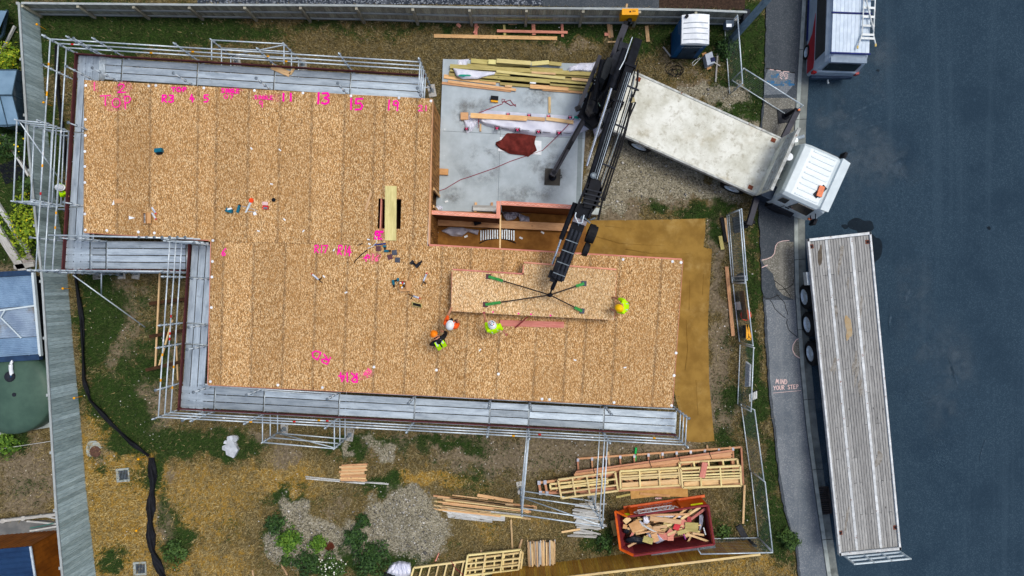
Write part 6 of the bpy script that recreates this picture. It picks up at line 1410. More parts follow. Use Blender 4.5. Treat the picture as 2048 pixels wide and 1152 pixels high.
# --- wrapped bundle on the slab
wr = thing('wrapped_bundle', 'long bundle wrapped in white printed sheeting lying on the slab', 'wrapped bundle', P(1060, 250, .15))
def soft(name, outline, z0, h, mat, parent=None, seed=1, n=14, m_=26, wr_=.05, axis='x'):
    """a crumpled sheet lying over something: outline given as upper and lower px edges sampled left to right"""
    up, lo = outline; rng = random.Random(seed); vs = []; ph = [(rng.uniform(3, 16), rng.uniform(-9, 9), rng.uniform(0, 6), rng.uniform(.3, 1)) for _ in range(7)]
    ux = [p[0] for p in up]; uy = [p[1] for p in up]; lx = [p[0] for p in lo]; ly = [p[1] for p in lo]
    for i in range(m_ + 1):
        t = i / m_; a = (np.interp(t, np.linspace(0, 1, len(up)), ux), np.interp(t, np.linspace(0, 1, len(up)), uy)); b = (np.interp(t, np.linspace(0, 1, len(lo)), lx), np.interp(t, np.linspace(0, 1, len(lo)), ly))
        for j in range(n + 1):
            s = j / n; k = min(s, 1 - s, t * 3, (1 - t) * 3); prof = min(1, k * 5)
            z = z0 + .012 + h * prof + prof * wr_ * sum(am * math.sin(fx * t * 3 + fy * s + p_) for fx, fy, p_, am in ph) / 3
            vs.append(P(a[0] + (b[0] - a[0]) * s, a[1] + (b[1] - a[1]) * s, max(z, z0 + .008)))
    mb = MB(); mb.add(vs, [(i * (n + 1) + j, i * (n + 1) + j + 1, (i + 1) * (n + 1) + j + 1, (i + 1) * (n + 1) + j) for i in range(m_) for j in range(n)]); return mb.build(name, mat, parent, True)
soft('wrap', ([(958, 227), (968, 220), (1020, 224), (1100, 229), (1160, 233), (1184, 241)], [(958, 243), (975, 253), (1020, 263), (1060, 271), (1110, 275), (1150, 270), (1183, 257)]), .15, .26, WRAP, wr, 3, m_=40)
soft('wrap_tail', ([(926, 236), (940, 230), (957, 234)], [(933, 267), (944, 262), (956, 246)]), .15, .1, WRAP, wr, 5); soft('wrap_tail', ([(1183, 239), (1194, 243), (1205, 256)], [(1185, 256), (1191, 281), (1204, 262)]), .12, .12, WRAP, wr, 6)
for x in (957, 1182): MB().path([P(x, 228, .3), P(x + .5, 236, .44), P(x, 246, .42), P(x - .5, 256, .26)], .014).build('strap', REDHOSE, wr)
MB().box(P(929, 233, .25), (.3, .28, .18), 0).build('timber_end', PINE_O, wr)
PK = mk('logo_pink', srgb(214, 20, 90)); BK = mk('logo_black', srgb(30, 30, 36)); GRN = mk('print_green', srgb(30, 150, 130))
def logo(x, y, s=1.0, z=.47):
    def r(px0, py0, px1, py1, w, mat_, dz=0): m = MB(); m.beam(P(x + px0 * s, y + py0 * s, z + dz), P(x + px1 * s, y + py1 * s, z + dz), w, .004); return m
    m = MB()
    for a in ((-5, -4.5, 5, -4), (-5, 3.6, 5, 4.2), (-5, -4.5, -5, 3.6), (5, -4, 5, 4.2)): m.beam(P(x + a[0] * s, y + a[1] * s, z), P(x + a[2] * s, y + a[3] * s, z), .012, .004)
    m.beam(P(x - 4 * s, y + 3 * s, z), P(x - 2.6 * s, y - 2.6 * s, z), .04, .004); m.beam(P(x + 2.6 * s, y - 2.6 * s, z), P(x + 4 * s, y + 3 * s, z), .04, .004); m.build('printed_logo', BK, wr)
    m = MB(); m.beam(P(x - 2.4 * s, y - 3 * s, z + .004), P(x, y + 2 * s, z + .004), .035, .004); m.beam(P(x + 2.4 * s, y - 3 * s, z + .008), P(x, y + 2 * s, z + .008), .035, .004); m.build('printed_logo', PK, wr)
for x, y, z in ((994, 257, .43), (1035, 260, .46), (1077, 264, .46), (1118, 266, .46)): logo(x, y, 1, z); MB().beam(P(x + 9, y, z), P(x + 24, y + 1.5, z), .018, .004).build('printed_line', BK, wr)
for x, y in ((1016, 229), (1058, 231), (1097, 233), (1140, 235)): logo(x, y, .8, .47)
MB().beam(P(1148, 234, .48), P(1158, 236, .48), .1, .004).build('printed_patch', GRN, wr); logo(933, 258, .9, .3)
tp(941, 231, 1054, 237, 10, PINE_O, .47, 'wide orange plank lying on the wrapped bundle'); tp(1054, 236, 1090, 239, 7, PINE, .47, 'tan plank end to end with the orange plank on the bundle'); tp(1092, 237, 1147, 245, 7, PINE, .47, 'short tan plank lying askew on the right of the bundle')
tp(961, 248, 961, 263, 3.5, PINE, .17, 'thin upright batten poking from under the bundle'); tp(1099, 194, 1099, 226, 5, STAKE, .17, 'brown batten standing out above the wrapped bundle')
o = soft('white_wrap_sheet', ([(917, 120), (926, 119), (938, 118)], [(911, 137), (925, 139), (932, 132)]), .15, .05, WRAP, None, 11); tag(o, 'small crumpled white wrap at the left back of the slab stack', 'wrap')
o = soft('white_wrap_sheet', ([(906, 136), (930, 139), (960, 142), (992, 144)], [(913, 153), (925, 158), (955, 158), (990, 149)]), .32, .08, WRAP, None, 12); tag(o, 'white wrap with green print draped over the left of the slab stack', 'wrap')
film('green_print', 928, 151, 10, 2.6, .46, GRN, n=16, rag=.4, parent=o)
o = soft('white_wrap_sheet', ([(1138, 134), (1160, 126), (1185, 126), (1194, 122)], [(1136, 144), (1155, 143), (1175, 145), (1192, 146)]), .3, .14, WRAP, None, 13); tag(o, 'white wrap bunched over the right end of the slab stack by the crane', 'wrap')
# brown cloth over a white sheet
ws = tag(sheet('white_board', [(1000, 274), (1083, 282), (1083, 310), (996, 302)], .18, WHITEPL, .02, None, None), 'white board lying under the brown cloth on the slab', 'board')
o = soft('brown_cloth', ([(992, 284), (1002, 280), (1014, 266), (1040, 267), (1073, 272), (1068, 284)], [(991, 290), (1000, 298), (1020, 308), (1050, 311), (1056, 314), (1074, 301)]), .182, .1, BROWNCLOTH, None, 21, n=18, m_=34, wr_=.07); tag(o, 'crumpled dark brown cloth thrown over the white board on the slab', 'cloth')
# hoses
tag(MB().path([P(868, 385, .16), P(890, 378, .16), P(920, 360, .16), P(950, 350, .16), P(990, 336, .16), P(1020, 323, .16), P(1052, 312, .17), P(1085, 301, .17), P(1105, 282, .17), P(1125, 262, .5), P(1145, 240, .5), P(1165, 222, .3)], .014).build('red_hose', REDHOSE), 'long red air hose snaking across the concrete slab', 'hose')
tag(MB().path([P(958, 226, .3), P(980, 217, .17), P(1004, 208, .17), P(1010, 199, .17), P(1004, 198, .17), P(1004, 204, .17), P(1012, 203, .18), P(1020, 200, .17), P(1026, 208, .17), P(1032, 213, .17), P(1032, 209, .17), P(1022, 211, .18), P(1010, 204, .18)], .014).build('red_hose', REDHOSE), 'looped end of red hose on the slab above the bundle', 'hose')
# porch bay contents
def polysheet(up, lo, seed, label): o = soft('plastic_sheet', (up, lo), .22, .1, POLY, None, seed, wr_=.06); return tag(o, label, 'plastic sheet')
polysheet([(883, 461), (900, 454), (925, 455), (940, 458), (958, 460)], [(884, 463), (903, 472), (924, 473), (935, 464), (955, 470)], 31, 'grey plastic sheet on the porch floor left of the metal rack')
polysheet([(1004, 425), (1016, 424), (1030, 430), (1034, 434)], [(1008, 436), (1014, 442), (1026, 440), (1030, 438)], 32, 'crumpled grey plastic in the right porch bay, left piece'); polysheet([(1019, 423), (1030, 422), (1045, 430), (1058, 434)], [(1022, 428), (1038, 434), (1040, 445), (1060, 446)], 33, 'crumpled grey plastic in the right porch bay, right piece')
rk = thing('metal_rack', 'curved rack of thin upright metal strips on the porch floor', 'rack', P(996, 473, .2))
for k in range(15):
    x = 962 + k * 4.7; c = 3.5 * (1 - ((k - 7) / 7) ** 2); plank('strip', P(x, 461 - c * .4, .3), P(x, 481 - c, .3), .04, .02, GALV, rk)
MB().path([P(959, 486, .26), P(975, 479, .28), P(996, 476, .28), P(1015, 479, .28), P(1032, 486, .26)], .02).build('curved_rail', BLACK, rk); MB().path([P(962, 460, .28), P(980, 457, .28), P(996, 456, .28), P(1012, 457, .28), P(1030, 460, .28)], .014).build('curved_rail', BLACK, rk)
bn = thing('batten_stack', 'low bench of white and grey battens on the slab by the porch wall', 'batten stack', P(970, 412, .15))
for k in range(5): plank('batten', P(946, 411 + k * 2.2, .3), P(992, 413 + k * 2.2, .3), .05, .05, (GREYWOOD, WHITEWOOD)[k > 1], bn)
for x in (952, 984): plank('bearer', P(x, 405, .2), P(x - 1, 424, .2), .09, .09, PINE_O, bn)
tag(MB().box(P(888, 344, .22), (.34, .24, .16), -.05).build('cardboard_carton', CARD), 'small tan carton on the slab by the house wall', 'carton')
tag(soft('white_rag', ([(869, 414), (877, 411), (885, 413)], [(868, 421), (877, 421), (885, 420)]), .15, .05, WRAP, None, 41), 'white rag in the corner of the slab by the porch', 'rag')
tag(MB().box(P(955, 446, .6), (.28, .14, .16), .3).build('black_tool', BLACK), 'black tool lying on the orange porch beam', 'tool')
for k, (x, y) in enumerate(((893, 403), (873, 465), (1042, 476), (1085, 465), (932, 473), (1012, 459))): tag(MB().box(P(x, y, .22), (.14, .07, .02), random.uniform(-.8, .8)).build('paper_scrap', WHITEPL), 'small white scrap on the porch or slab floor', 'scrap', 'white scraps in and near the porch')
tag(MB().box(P(1186, 424, .3), (.44, .26, .6), -.06).build('meter_box', mk('meter_grey', srgb(176, 184, 180), srgb(150, 158, 154))), 'grey meter box beside the jib hose reel', 'box')
tag(MB().box(P(1105, 354, .165), (.62, .66, .03), -.05).build('stabiliser_plate', mk('steel_plate_dark', srgb(78, 76, 70), srgb(58, 56, 52), scale=3)), 'dark square steel plate under the crane foot on the slab', 'plate')
tag(MB().path([P(1118, 352, .17), P(1123, 350, .17), P(1124, 355, .17), P(1119, 357, .17)], .014).build('plate_handle', BLACK_R), 'small black rope handle at the side of the steel plate', 'handle')
tl_ = thing('yellow_toolbox', 'yellow and black power tool on the slab below the timber stack', 'tool', P(989, 200, .15)); MB().box(P(989, 197, .24), (.3, .16, .18), -.1).build('motor', BLACK, tl_); MB().box(P(989, 202, .22), (.28, .1, .14), -.1).build('case', YELLOW, tl_)
# --- long boards by the mesh fence
tp(1453, 533, 1466, 672, 7, PINE_O, .05, 'long orange board on the verge beside the mesh fence'); tp(1440, 472, 1445, 499, 7, PINE_G, .05, 'short olive board near the end of the ground sheet'); tp(1443, 434, 1452, 484, 6, BLACK, .05, 'long black board beside the stabiliser foot'); tp(1450, 436, 1456, 484, 4, PINE, .05, 'thin pale board next to the black board'); tp(1489, 970, 1486, 1047, 4, PINE, .05, 'thin pale batten on the grass right of the skip')
tp(1447, 1048, 1448, 1048.5, 2, PINE, .02, 'tiny chip beside the skip')
# --- small stacks on the dry lawn
for k in range(11): tp(681 + random.uniform(-4, 3), 931 + 3.2 * k, 731 + random.uniform(-3, 4), 929 + 3.4 * k + random.uniform(-1, 1), 3.6, random.choice((PINE, PINE_O, PINE)), .03 + .04 * (k % 2), 'short pale timber in the small stack on the dry lawn', group='short timbers stacked on the lawn')
for a in ((611, 953, 720, 964, 2.4), (612, 957, 730, 967, 2.2), (640, 958, 777, 968, 2.2), (700, 963, 770, 966, 2)): tp(*a, WHITEWOOD, .03, 'thin silver batten under the small timber stack', group='silver battens on the lawn')
LP_ = 'pale plank in the long ragged pile right of the gravel heap'
random.seed(15)
for k in range(26):
    t = k / 25; x0 = 866 + random.uniform(0, 40); x1 = 1035 + random.uniform(-60, 45); y0 = 990 + 30 * t; tp(x0, y0, x1, y0 + (x1 - x0) * random.uniform(.09, .13), random.uniform(2, 3.8), random.choice((PINE, PINE, PINE_O, STAKE, FRAME_Y, WHITEWOOD)), .04 + .05 * (k % 3), LP_, group='planks in the long ragged pile', t=.04)
for k, a in enumerate(((895, 1018, 985, 1036, 12), (868, 1020, 960, 1030, 8), (960, 1034, 1010, 1037, 10), (870, 1028, 985, 1041, 8))): tp(*a, WHITEWOOD, .05 + .03 * (k == 0), ('widest whitewashed board on top at the front of the ragged pile', 'whitewashed board at the left end of the ragged pile', 'short whitewashed board at the right front of the ragged pile', 'whitewashed board lowest at the front of the ragged pile')[k])
tp(955, 990, 1026, 1002, 6, PINE_O, .06, 'thick orange plank lying off the top of the ragged pile'); tp(1022, 1039, 1025, 1098, 3.5, STAKE, .05, 'long thin stake below the ragged pile'); tp(1044, 1078, 1038, 1098, 4, STAKE, .05, 'short stake beside the framed panels'); tp(962, 1100, 963, 1106, 4, STAKE, .05, 'stub of timber above the framed panels')
tp(560, 1124, 575, 1150, 3, STAKE, .05, 'thin stake at the lower edge left of the bushes'); tp(878, 1106, 871, 1122, 2, PINE_P, .1, 'thin pinkish stick left of the framed panels'); tp(505, 1140, 507, 1152, 3, STAKE, .03, 'short stake end at the bottom edge')
# white battens by the scaffold buttress
random.seed(23)
for k in range(26):
    y = 1006 + 2.6 * k; x0 = 1150 + random.uniform(-8, 10) - max(0, k - 18) * 1.2; x1 = 1204 + random.uniform(-10, 10) - max(0, k - 17) * 1.6; tp(x0, y + random.uniform(-2, 2), x1, y + 5 + random.uniform(-4, 6), 3.2, random.choice((WHITEWOOD, WHITEWOOD, GREYWOOD)), .03 + .03 * (k % 3), 'silvery batten in the loose heap left of the skip', group='silvery battens left of the skip', t=.03)
tp(1123, 1064, 1160, 1058, 4, PINE, .09, 'tan batten across the lower silvery heap')
# stake bundle
random.seed(31); sbn = 'pointed wooden stake in the upright bundle by the brown fence'
for k in range(60):
    col_ = k % 30; row = k // 30; x = 1056 + col_ * 1.85 + random.uniform(-1, 1); y0 = 1083 + random.uniform(-4, 4); tp(x, y0, x + 2 + random.uniform(-2, 2) - (col_ - 8) * .1, 1131 + random.uniform(-4, 3), 2.5, random.choice((STAKE, STAKE, GREYWOOD, PINE)), .05 + .12 * row + random.uniform(0, .1), sbn, 'stake', 'wooden stakes in the bundle', t=.045)

# ================================================================== WALL FRAMES AND TRUSSES
def frame(c, z, label, mat=FRAME_Y, nv=3, hs=(), w=.07, t=.09, group=None, name='wall_frame', vs=None):
    """c: px corners TL, TR, BR, BL; nv studs; hs: rows as fractions"""
    q = [P(x, y, z) for x, y in c]; f = thing(name, label, 'frame', (q[0] + q[2]) / 2 - Vector((0, 0, t / 2)), group)
    for a, b in ((0, 1), (3, 2), (0, 3), (1, 2)): plank('plate', q[a], q[b], w, t, mat, f)
    for u in (vs or [i / (nv + 1) for i in range(1, nv + 1)]): plank('stud', q[0].lerp(q[1], u) + Vector((0, 0, .003)), q[3].lerp(q[2], u) + Vector((0, 0, .003)), w * .85, t, mat, f)
    for v in hs: plank('nog', q[0].lerp(q[3], v) + Vector((0, 0, -.004)), q[1].lerp(q[2], v) + Vector((0, 0, -.004)), w * .8, t, mat, f)
    return f
SZ = mk('nail_plate', srgb(196, 200, 210), srgb(160, 164, 176), metal=.4, rough=.4)
t1 = frame([(1155, 917), (1482, 894), (1486, 967), (1160, 985)], .1, 'long pink-brown truss frame at the bottom of the truss pile', TRUSS, hs=(.55,), vs=[i / 11.6 for i in range(1, 12)], group=None, name='roof_truss')
for i in range(12):
    u = i / 11.6; MB().box(P(1155 + 327 * u + 1, 920 - 23 * u, .155), (.09, .12, .01)).build('nail_plate', SZ, t1)
def truss(a0, a1, b0, b1, z, label, n=9):
    A0, A1, B0, B1 = P(*a0, z), P(*a1, z), P(*b0, z), P(*b1, z); f = thing('roof_truss', label, 'truss', (A0 + B1) / 2)
    plank('top_chord', A0, A1, .1, .07, TRUSS, f); plank('bottom_chord', B0, B1, .1, .07, TRUSS, f); plank('end_web', A0, B0, .09, .07, TRUSS, f); plank('end_web', A1, B1, .09, .07, TRUSS, f)
    for i in range(n):
        t = (i + .5) / n; plank('web', A0.lerp(A1, t), B0.lerp(B1, t), .07, .07, TRUSS, f)
        if i % 2: plank('web', A0.lerp(A1, t), B0.lerp(B1, (i + 1.5) / n if i < n - 1 else 1), .07, .06, PINE_O, f)
    for q in (A0, B0): MB().box(q + Vector((0, 0, .042)), (.12, .16, .01)).build('nail_plate', SZ, f)
    return f
truss((1078, 965), (1462, 915), (1081, 985), (1468, 962), .22, 'wedge shaped truss, lowest in the tied truss stack'); truss((1090, 964), (1464, 913), (1094, 986), (1468, 960), .3, 'wedge shaped truss, uppermost in the tied truss stack')
for k, (x0, y0, x1, y1, z) in enumerate(((1148, 950, 1462, 909, .38), (1150, 947, 1464, 905, .38), (1152, 944, 1464, 901, .38))): tp(x0, y0, x1, y1, 4.6, TRUSS, z, 'long brown plank of the tied deck on the truss stack', group='tied planks on the truss stack', t=.05)
for x, y in ((1188, 942), (1300, 927), (1359, 918), (1420, 909)): tag(MB().path([P(x - 2, y - 8, .42), P(x, y, .46), P(x + 4, y + 10, .42)], .012).build('tie_strap', BLACK), 'thin black tie strap across the tied truss stack', 'strap', 'black ties on the truss stack')
frame([(1116, 959), (1230, 943), (1236, 981), (1123, 996)], .5, 'pale wall frame on the left end of the truss stack', hs=(.38, .7), nv=3); frame([(1100, 968), (1214, 957), (1215, 966), (1101, 977)], .42, 'narrow pale frame under the left wall frame', hs=(), nv=2, t=.07)
frame([(1240, 942), (1357, 935), (1360, 970), (1241, 977)], .52, 'pale wall frame in the middle of the truss stack', hs=(.3, .42), vs=(.33, .66)); frame([(1243, 947), (1358, 940), (1359, 953), (1244, 958)], .44, 'narrow pale frame under the middle wall frame', nv=2, t=.07)
frame([(1361, 937), (1480, 931), (1482, 971), (1365, 975)], .56, 'pale wall frame with four rails on the right of the truss stack', hs=(.2, .36, .5, .62), vs=(.32, .66)); frame([(1358, 925), (1474, 918), (1476, 932), (1360, 938)], .46, 'narrow pale frame behind the right wall frame', nv=3, t=.08)
for k, (x0, y0, x1, y1) in enumerate(((1244, 968, 1358, 960), (1244, 972, 1358, 965), (1368, 966, 1478, 958), (1368, 970, 1478, 963))): tp(x0, y0, x1, y1, 5, PINE, .44, 'pale plank packed inside the ' + ('middle' if k < 2 else 'right') + ' wall frame', group='planks packed in the ' + ('middle' if k < 2 else 'right') + ' frame')
tp(1410, 925, 1404, 955, 11, PINE_P, .62, 'pink board lying across the right wall frame'); tp(1272, 895, 1270, 922, 4, mk('green_paint_stick', srgb(40, 190, 90), srgb(30, 160, 76)), .1, 'bright green painted stick above the truss pile', 'stick'); tp(1216, 903, 1219, 935, 4, STAKE, .05, 'pale bearer stake under the left of the truss frame')
for x, y in ((1320, 905), (1414, 890), (1459, 892)): tp(x, y, x + 1, y + 12, 3.5, STAKE, .05, 'pale bearer end sticking out above the truss pile', group='bearer ends above the truss pile')
sheet_ = tag(sheet('tan_sheet', [(1260, 978), (1375, 968), (1376, 994), (1316, 992), (1262, 998)], .12, mk('mdf_sheet', srgb(196, 154, 92), srgb(180, 138, 78), rnd=0), .03, None, None), 'tan sheet board between the truss pile and the skip', 'sheet'); tp(1232, 994, 1262, 988, 4, PINE_G, .05, 'olive batten ends left of the tan sheet'); tp(1376, 977, 1398, 974, 5, PINE_G, .05, 'olive batten ends right of the tan sheet'); tp(1280, 987, 1340, 992, 5, CARD, .152, 'flat cardboard strip on the tan sheet', 'cardboard', t=.01)
# frames at the bottom edge
frame([(828, 1135), (944, 1120), (938, 1152), (818, 1168)], .2, 'ladder-like pale frame lying at the bottom edge left', nv=6, mat=FRAME_Y); frame([(936, 1110), (1042, 1099), (1034, 1160), (926, 1172)], .34, 'pale wall frame, upper of the stack at the bottom edge', hs=(.28, .5, .66), nv=2); frame([(934, 1118), (1046, 1104), (1038, 1168), (930, 1180)], .22, 'pale wall frame, lower of the stack at the bottom edge', hs=(.3, .55), nv=5)
tag(MB().path([P(902, 1122, .26), P(912, 1138, .28), P(925, 1148, .3), P(935, 1156, .2)], .012).build('red_hose', REDHOSE), 'thin red line trailing over the bottom frames', 'line')

# ================================================================== SKIP
SKZ = 1.15
rimp = [(1255, 1033), (1416, 1010), (1428, 1088), (1267, 1111), (1240, 1098), (1230, 1022)]; rimz = [SKZ, SKZ, SKZ, SKZ, .95, .95]
rp = [P(x, y, z) for (x, y), z in zip(rimp, rimz)]; cc = sum(rp, Vector()) / 6
fl = [P(1250, 1016, .1), P(1402, 994, .1), P(1412, 1068, .1), P(1262, 1090, .1), P(1258, 1084, .1), P(1246, 1022, .1)]
skip = thing('skip_bin', 'orange skip bin with maroon inside full of timber offcuts', 'skip', Vector((cc.x, cc.y, 0)))
for i in range(6):
    a, b = rp[i], rp[(i + 1) % 6]; c, d = fl[(i + 1) % 6], fl[i]; inn_ = lambda p: p + (Vector((cc.x, cc.y, p.z)) - p).normalized() * .05
    m = MB(); m.hull8([d, c, inn_(c), inn_(d)], [a, b, inn_(b), inn_(a)]); m.build('side_panel', ORANGE, skip)
    i2 = lambda p: p + (Vector((cc.x, cc.y, p.z)) - p).normalized() * .055; i3 = lambda p: p + (Vector((cc.x, cc.y, p.z)) - p).normalized() * .07; dz = Vector((0, 0, -.03))
    m = MB(); m.hull8([i2(d), i2(c), i3(c), i3(d)], [i2(a) + dz, i2(b) + dz, i3(b) + dz, i3(a) + dz]); m.build('inner_lining', MAROON, skip)
    plank('rim', a + Vector((0, 0, .02)), b + Vector((0, 0, .02)), .07, .05, ORANGE if i in (3, 4, 5) else MAROON, skip)
MB().prism([(p.x, p.y) for p in fl], .06, .12).build('floor', MAROON, skip)
def side_pt(s, v, off=.02):
    """point on the north face: s 0..1 west to east, v 0 floor .. 1 rim"""
    p = fl[0].lerp(fl[1], s).lerp(rp[0].lerp(rp[1], s), v); n = (fl[1] - fl[0]).cross(rp[0] - fl[0]).normalized(); n = n if n.y > 0 else -n; return p + n * off
xd = side_pt(0, .5) - side_pt(1, .5); yd = side_pt(.5, 1) - side_pt(.5, 0)
for s in (.05, .68): plank('stiffener', side_pt(s, .02, .03), side_pt(s, .98, .03), .1, .06, ORANGE, skip, up=(0, 1, 0))
plank('base_rail', side_pt(-.02, .0, .03), side_pt(1.05, .0, .03), .1, .06, mk('pale_orange_rail', srgb(214, 110, 66), srgb(190, 88, 50)), skip)
bx0, bx1 = .14, .58
m = MB(); 
for a, b in (((bx0, .55), (bx1, .55)), ((bx0, .95), (bx1, .95)), ((bx0, .55), (bx0, .95)), ((bx1, .55), (bx1, .95))): m.beam(side_pt(*a, .03), side_pt(*b, .03), .03, .012)
m.build('logo_box', WHITEPL, skip)
text_mesh('lettering', 'WASTECO', .36, WHITEPL, skip, side_pt((bx0 + bx1) / 2, .75, .03), xd, yd, .004, thick=.012); text_mesh('lettering', 'PH 341 4733', .17, WHITEPL, skip, side_pt(.38, .42, .03), xd, yd, .004); text_mesh('lettering', 'www.wasteco.co.nz', .17, WHITEPL, skip, side_pt(.38, .24, .03), xd, yd, .004)
LIME = mk('lime_sticker', srgb(214, 218, 20), srgb(190, 196, 12)); plank('sticker', side_pt(.8, .82, .03), side_pt(.95, .82, .03), .07, .008, LIME, skip, up=(0, 1, .6))
o = MB().lathe((0, 0, 0), [(.18, 0), (.18, .006)], 20).build('sticker', LIME, skip); o.matrix_local = Matrix.Translation(side_pt(-.01, .86, .03) - W(skip)) @ (xd.normalized().cross(yd)).to_track_quat('Z', 'Y').to_matrix().to_4x4()
plank('rear_step', P(1302, 1108, .45), P(1398, 1097, .45), .16, .08, mk('steel_grey_step', srgb(128, 130, 142), srgb(104, 106, 118)), skip); plank('rear_step', P(1399, 1097, .46), P(1430, 1092, .46), .16, .08, GALV_D, skip)
tp(1224, 1041, 1231, 1071, 7, PINE_G, .2, 'olive block standing outside the skip end'); tp(1230, 1040, 1237, 1070, 6, PINE_O, .15, 'brown block between the olive block and the skip')
# rubbish bed filling the skip and the things on it
random.seed(77)
inside = [Vector((cc.x, cc.y, 0)) + (Vector((p.x, p.y, 0)) - Vector((cc.x, cc.y, 0))) * .8 for p in rp]
m = MB(); 
fill_poly = [P(x, y, .5) for x, y in ((1262, 1034), (1408, 1016), (1414, 1050), (1402, 1066), (1270, 1090), (1254, 1080), (1248, 1036))]
m.prism(fill_poly, .13, .45); fb_ = m.build('rubbish_fill', mk('rubbish_mix', srgb(120, 88, 56), srgb(48, 40, 36), scale=7, rnd=0, spots=(srgb(190, 180, 170), 8, .62, .7))); tag(fb_, 'dark jumbled rubbish filling the bottom of the skip', 'rubbish', kind='stuff')
def in_skip(x, y): return 1250 < x < 1412
for k in range(46):
    x, y = random.uniform(1270, 1386), random.uniform(1036, 1070); L_ = random.uniform(14, 48); a = random.uniform(-.35, .3) if x < 1345 else random.uniform(-1.2, .5); tp(x - L_ / 2 * math.cos(a), y - L_ / 2 * math.sin(a), x + L_ / 2 * math.cos(a), y + L_ / 2 * math.sin(a), random.uniform(2.2, 5.5), random.choice((PINE, PINE, PINE_O, FRAME_Y)), .5 + .008 * k, 'pale offcut among those heaped through the skip', 'offcut', 'offcuts heaped in the skip', t=.03)
for k, (x0, y0, x1, y1, w_, mt, lb_) in enumerate(((1256, 1093, 1308, 1064, 4, PINE, 'long pale batten slanting across the left of the skip'), (1257, 1084, 1276, 1043, 5, PINE_P, 'pinkish batten standing in the left of the skip'), (1278, 1046, 1313, 1065, 3, WHITEWOOD, 'white batten slanting to the middle of the skip'), (1372, 1067, 1421, 1084, 4, PINE, 'curved pale batten over the right rim of the skip'), (1362, 1038, 1400, 1014, 5, PINE, 'pale batten leaning to the top right skip corner'), (1382, 1038, 1410, 1017, 5, PINE_P, 'pink batten leaning to the top right skip corner'), (1340, 1043, 1374, 1016, 4, PINE_O, 'orange batten leaning on the orange side of the skip'), (1385, 1066, 1408, 1070, 4, PINE, 'short pale batten at the right of the skip'), (1292, 1030, 1380, 1028, 4, PINE_O, 'long thin orange batten along the back of the skip'), (1355, 1066, 1373, 1061, 8, PINE_G, 'stubby grey-green post piece in the skip'), (1300, 1036, 1362, 1044, 9, PINE, 'wide pale board across the back of the skip'))): tp(x0, y0, x1, y1, w_, mt, .8 + .03 * k * .4, lb_, 'offcut', t=.04)
for k, (x, y, w_, h_, a, mt, lb_) in enumerate(((1326, 1072, 18, 14, .1, PINE_P, 'pink square offcut left of centre in the skip'), (1342, 1066, 15, 13, .6, PINE_P, 'tilted pink square offcut in the centre of the skip'), (1341, 1077, 12, 8, 0, PINE_P, 'small pink block at the lower middle of the skip'), (1366, 1046, 17, 15, .7, PINE_P, 'tilted pink offcut at the right of the skip'), (1378, 1042, 9, 18, .15, mk('crimson_ply', srgb(176, 72, 76), srgb(150, 56, 62)), 'crimson upright offcut at the right of the skip'), (1354, 1052, 12, 16, .4, mk('red_packet', srgb(206, 66, 72), srgb(180, 50, 60)), 'red packet in the right half of the skip'), (1310, 1075, 12, 17, -.35, PINE_O, 'orange-brown board piece in the lower skip'), (1271, 1052, 22, 20, -.5, CARD, 'flattened cardboard piece at the left of the skip'), (1250, 1053, 8, 8, .2, CARD, 'small brown block at the left end of the skip'), (1383, 1054, 26, 18, .05, PINE_G, 'slatted pallet piece at the right of the skip'), (1296, 1080, 20, 12, .3, PINE_G, 'olive board in the lower left of the skip'), (1254, 1040, 14, 10, -.7, PINE, 'slanted pale board at the back left of the skip'))): tag(MB().box(P(x, y, .82 + .012 * k), (w_ * .0195, h_ * .0195, .03), -a).build('offcut', mt), lb_, 'offcut')
BAG = mk('black_bag', srgb(30, 34, 42), srgb(18, 20, 26), rough=.35); CLEAR = mk('clear_film', srgb(190, 194, 210), srgb(140, 140, 160), scale=4, rough=.3)
for k, (up, lo, mt, lb_, h_) in enumerate(((([(1248, 1078), (1265, 1068), (1285, 1074), (1305, 1082)], [(1252, 1086), (1270, 1088), (1290, 1087), (1308, 1086)], BAG, 'shiny black rubbish bag in the lower left of the skip', .2)), (([(1292, 1066), (1305, 1062), (1320, 1070)], [(1300, 1082), (1315, 1087), (1330, 1080)], CLEAR, 'clear plastic film in the lower middle of the skip', .12)), (([(1288, 1034), (1310, 1030), (1345, 1030), (1365, 1031)], [(1290, 1037), (1320, 1036), (1345, 1035), (1366, 1036)], WRAP, 'white wrap strip along the back of the skip', .1)), (([(1398, 1030), (1404, 1029), (1407, 1031)], [(1398, 1062), (1402, 1058), (1405, 1048)], CLEAR, 'grey plastic film in the right end of the skip', .12)), (([(1272, 1046), (1280, 1040), (1284, 1044)], [(1276, 1050), (1286, 1049), (1290, 1050)], WRAP, 'white rag at the upper left of the skip', .1)), (([(1245, 1058), (1252, 1056), (1258, 1060)], [(1247, 1066), (1254, 1068), (1259, 1064)], BAG, 'small black bag at the left end of the skip', .14)), (([(1286, 1033), (1292, 1030), (1298, 1034)], [(1287, 1046), (1294, 1048), (1299, 1044)], WRAP, 'white and black packaging at the back of the skip', .12)))):
    tag(soft('packaging', (up, lo), .72, h_, mt, None, 60 + k, n=8, m_=10, wr_=.05), lb_, 'packaging')
tag(MB().tube(P(1367, 1068, .95), P(1371, 1078, .95), .03, 10).build('blue_tube', mk('blue_label', srgb(40, 70, 160), srgb(200, 60, 70), scale=9)), 'small blue and white tube in the skip', 'tube'); tag(MB().tube(P(1407, 1055, .9), P(1411, 1069, .9), .025, 10).build('white_tube', WHITEPL), 'white tube at the right end of the skip', 'tube')
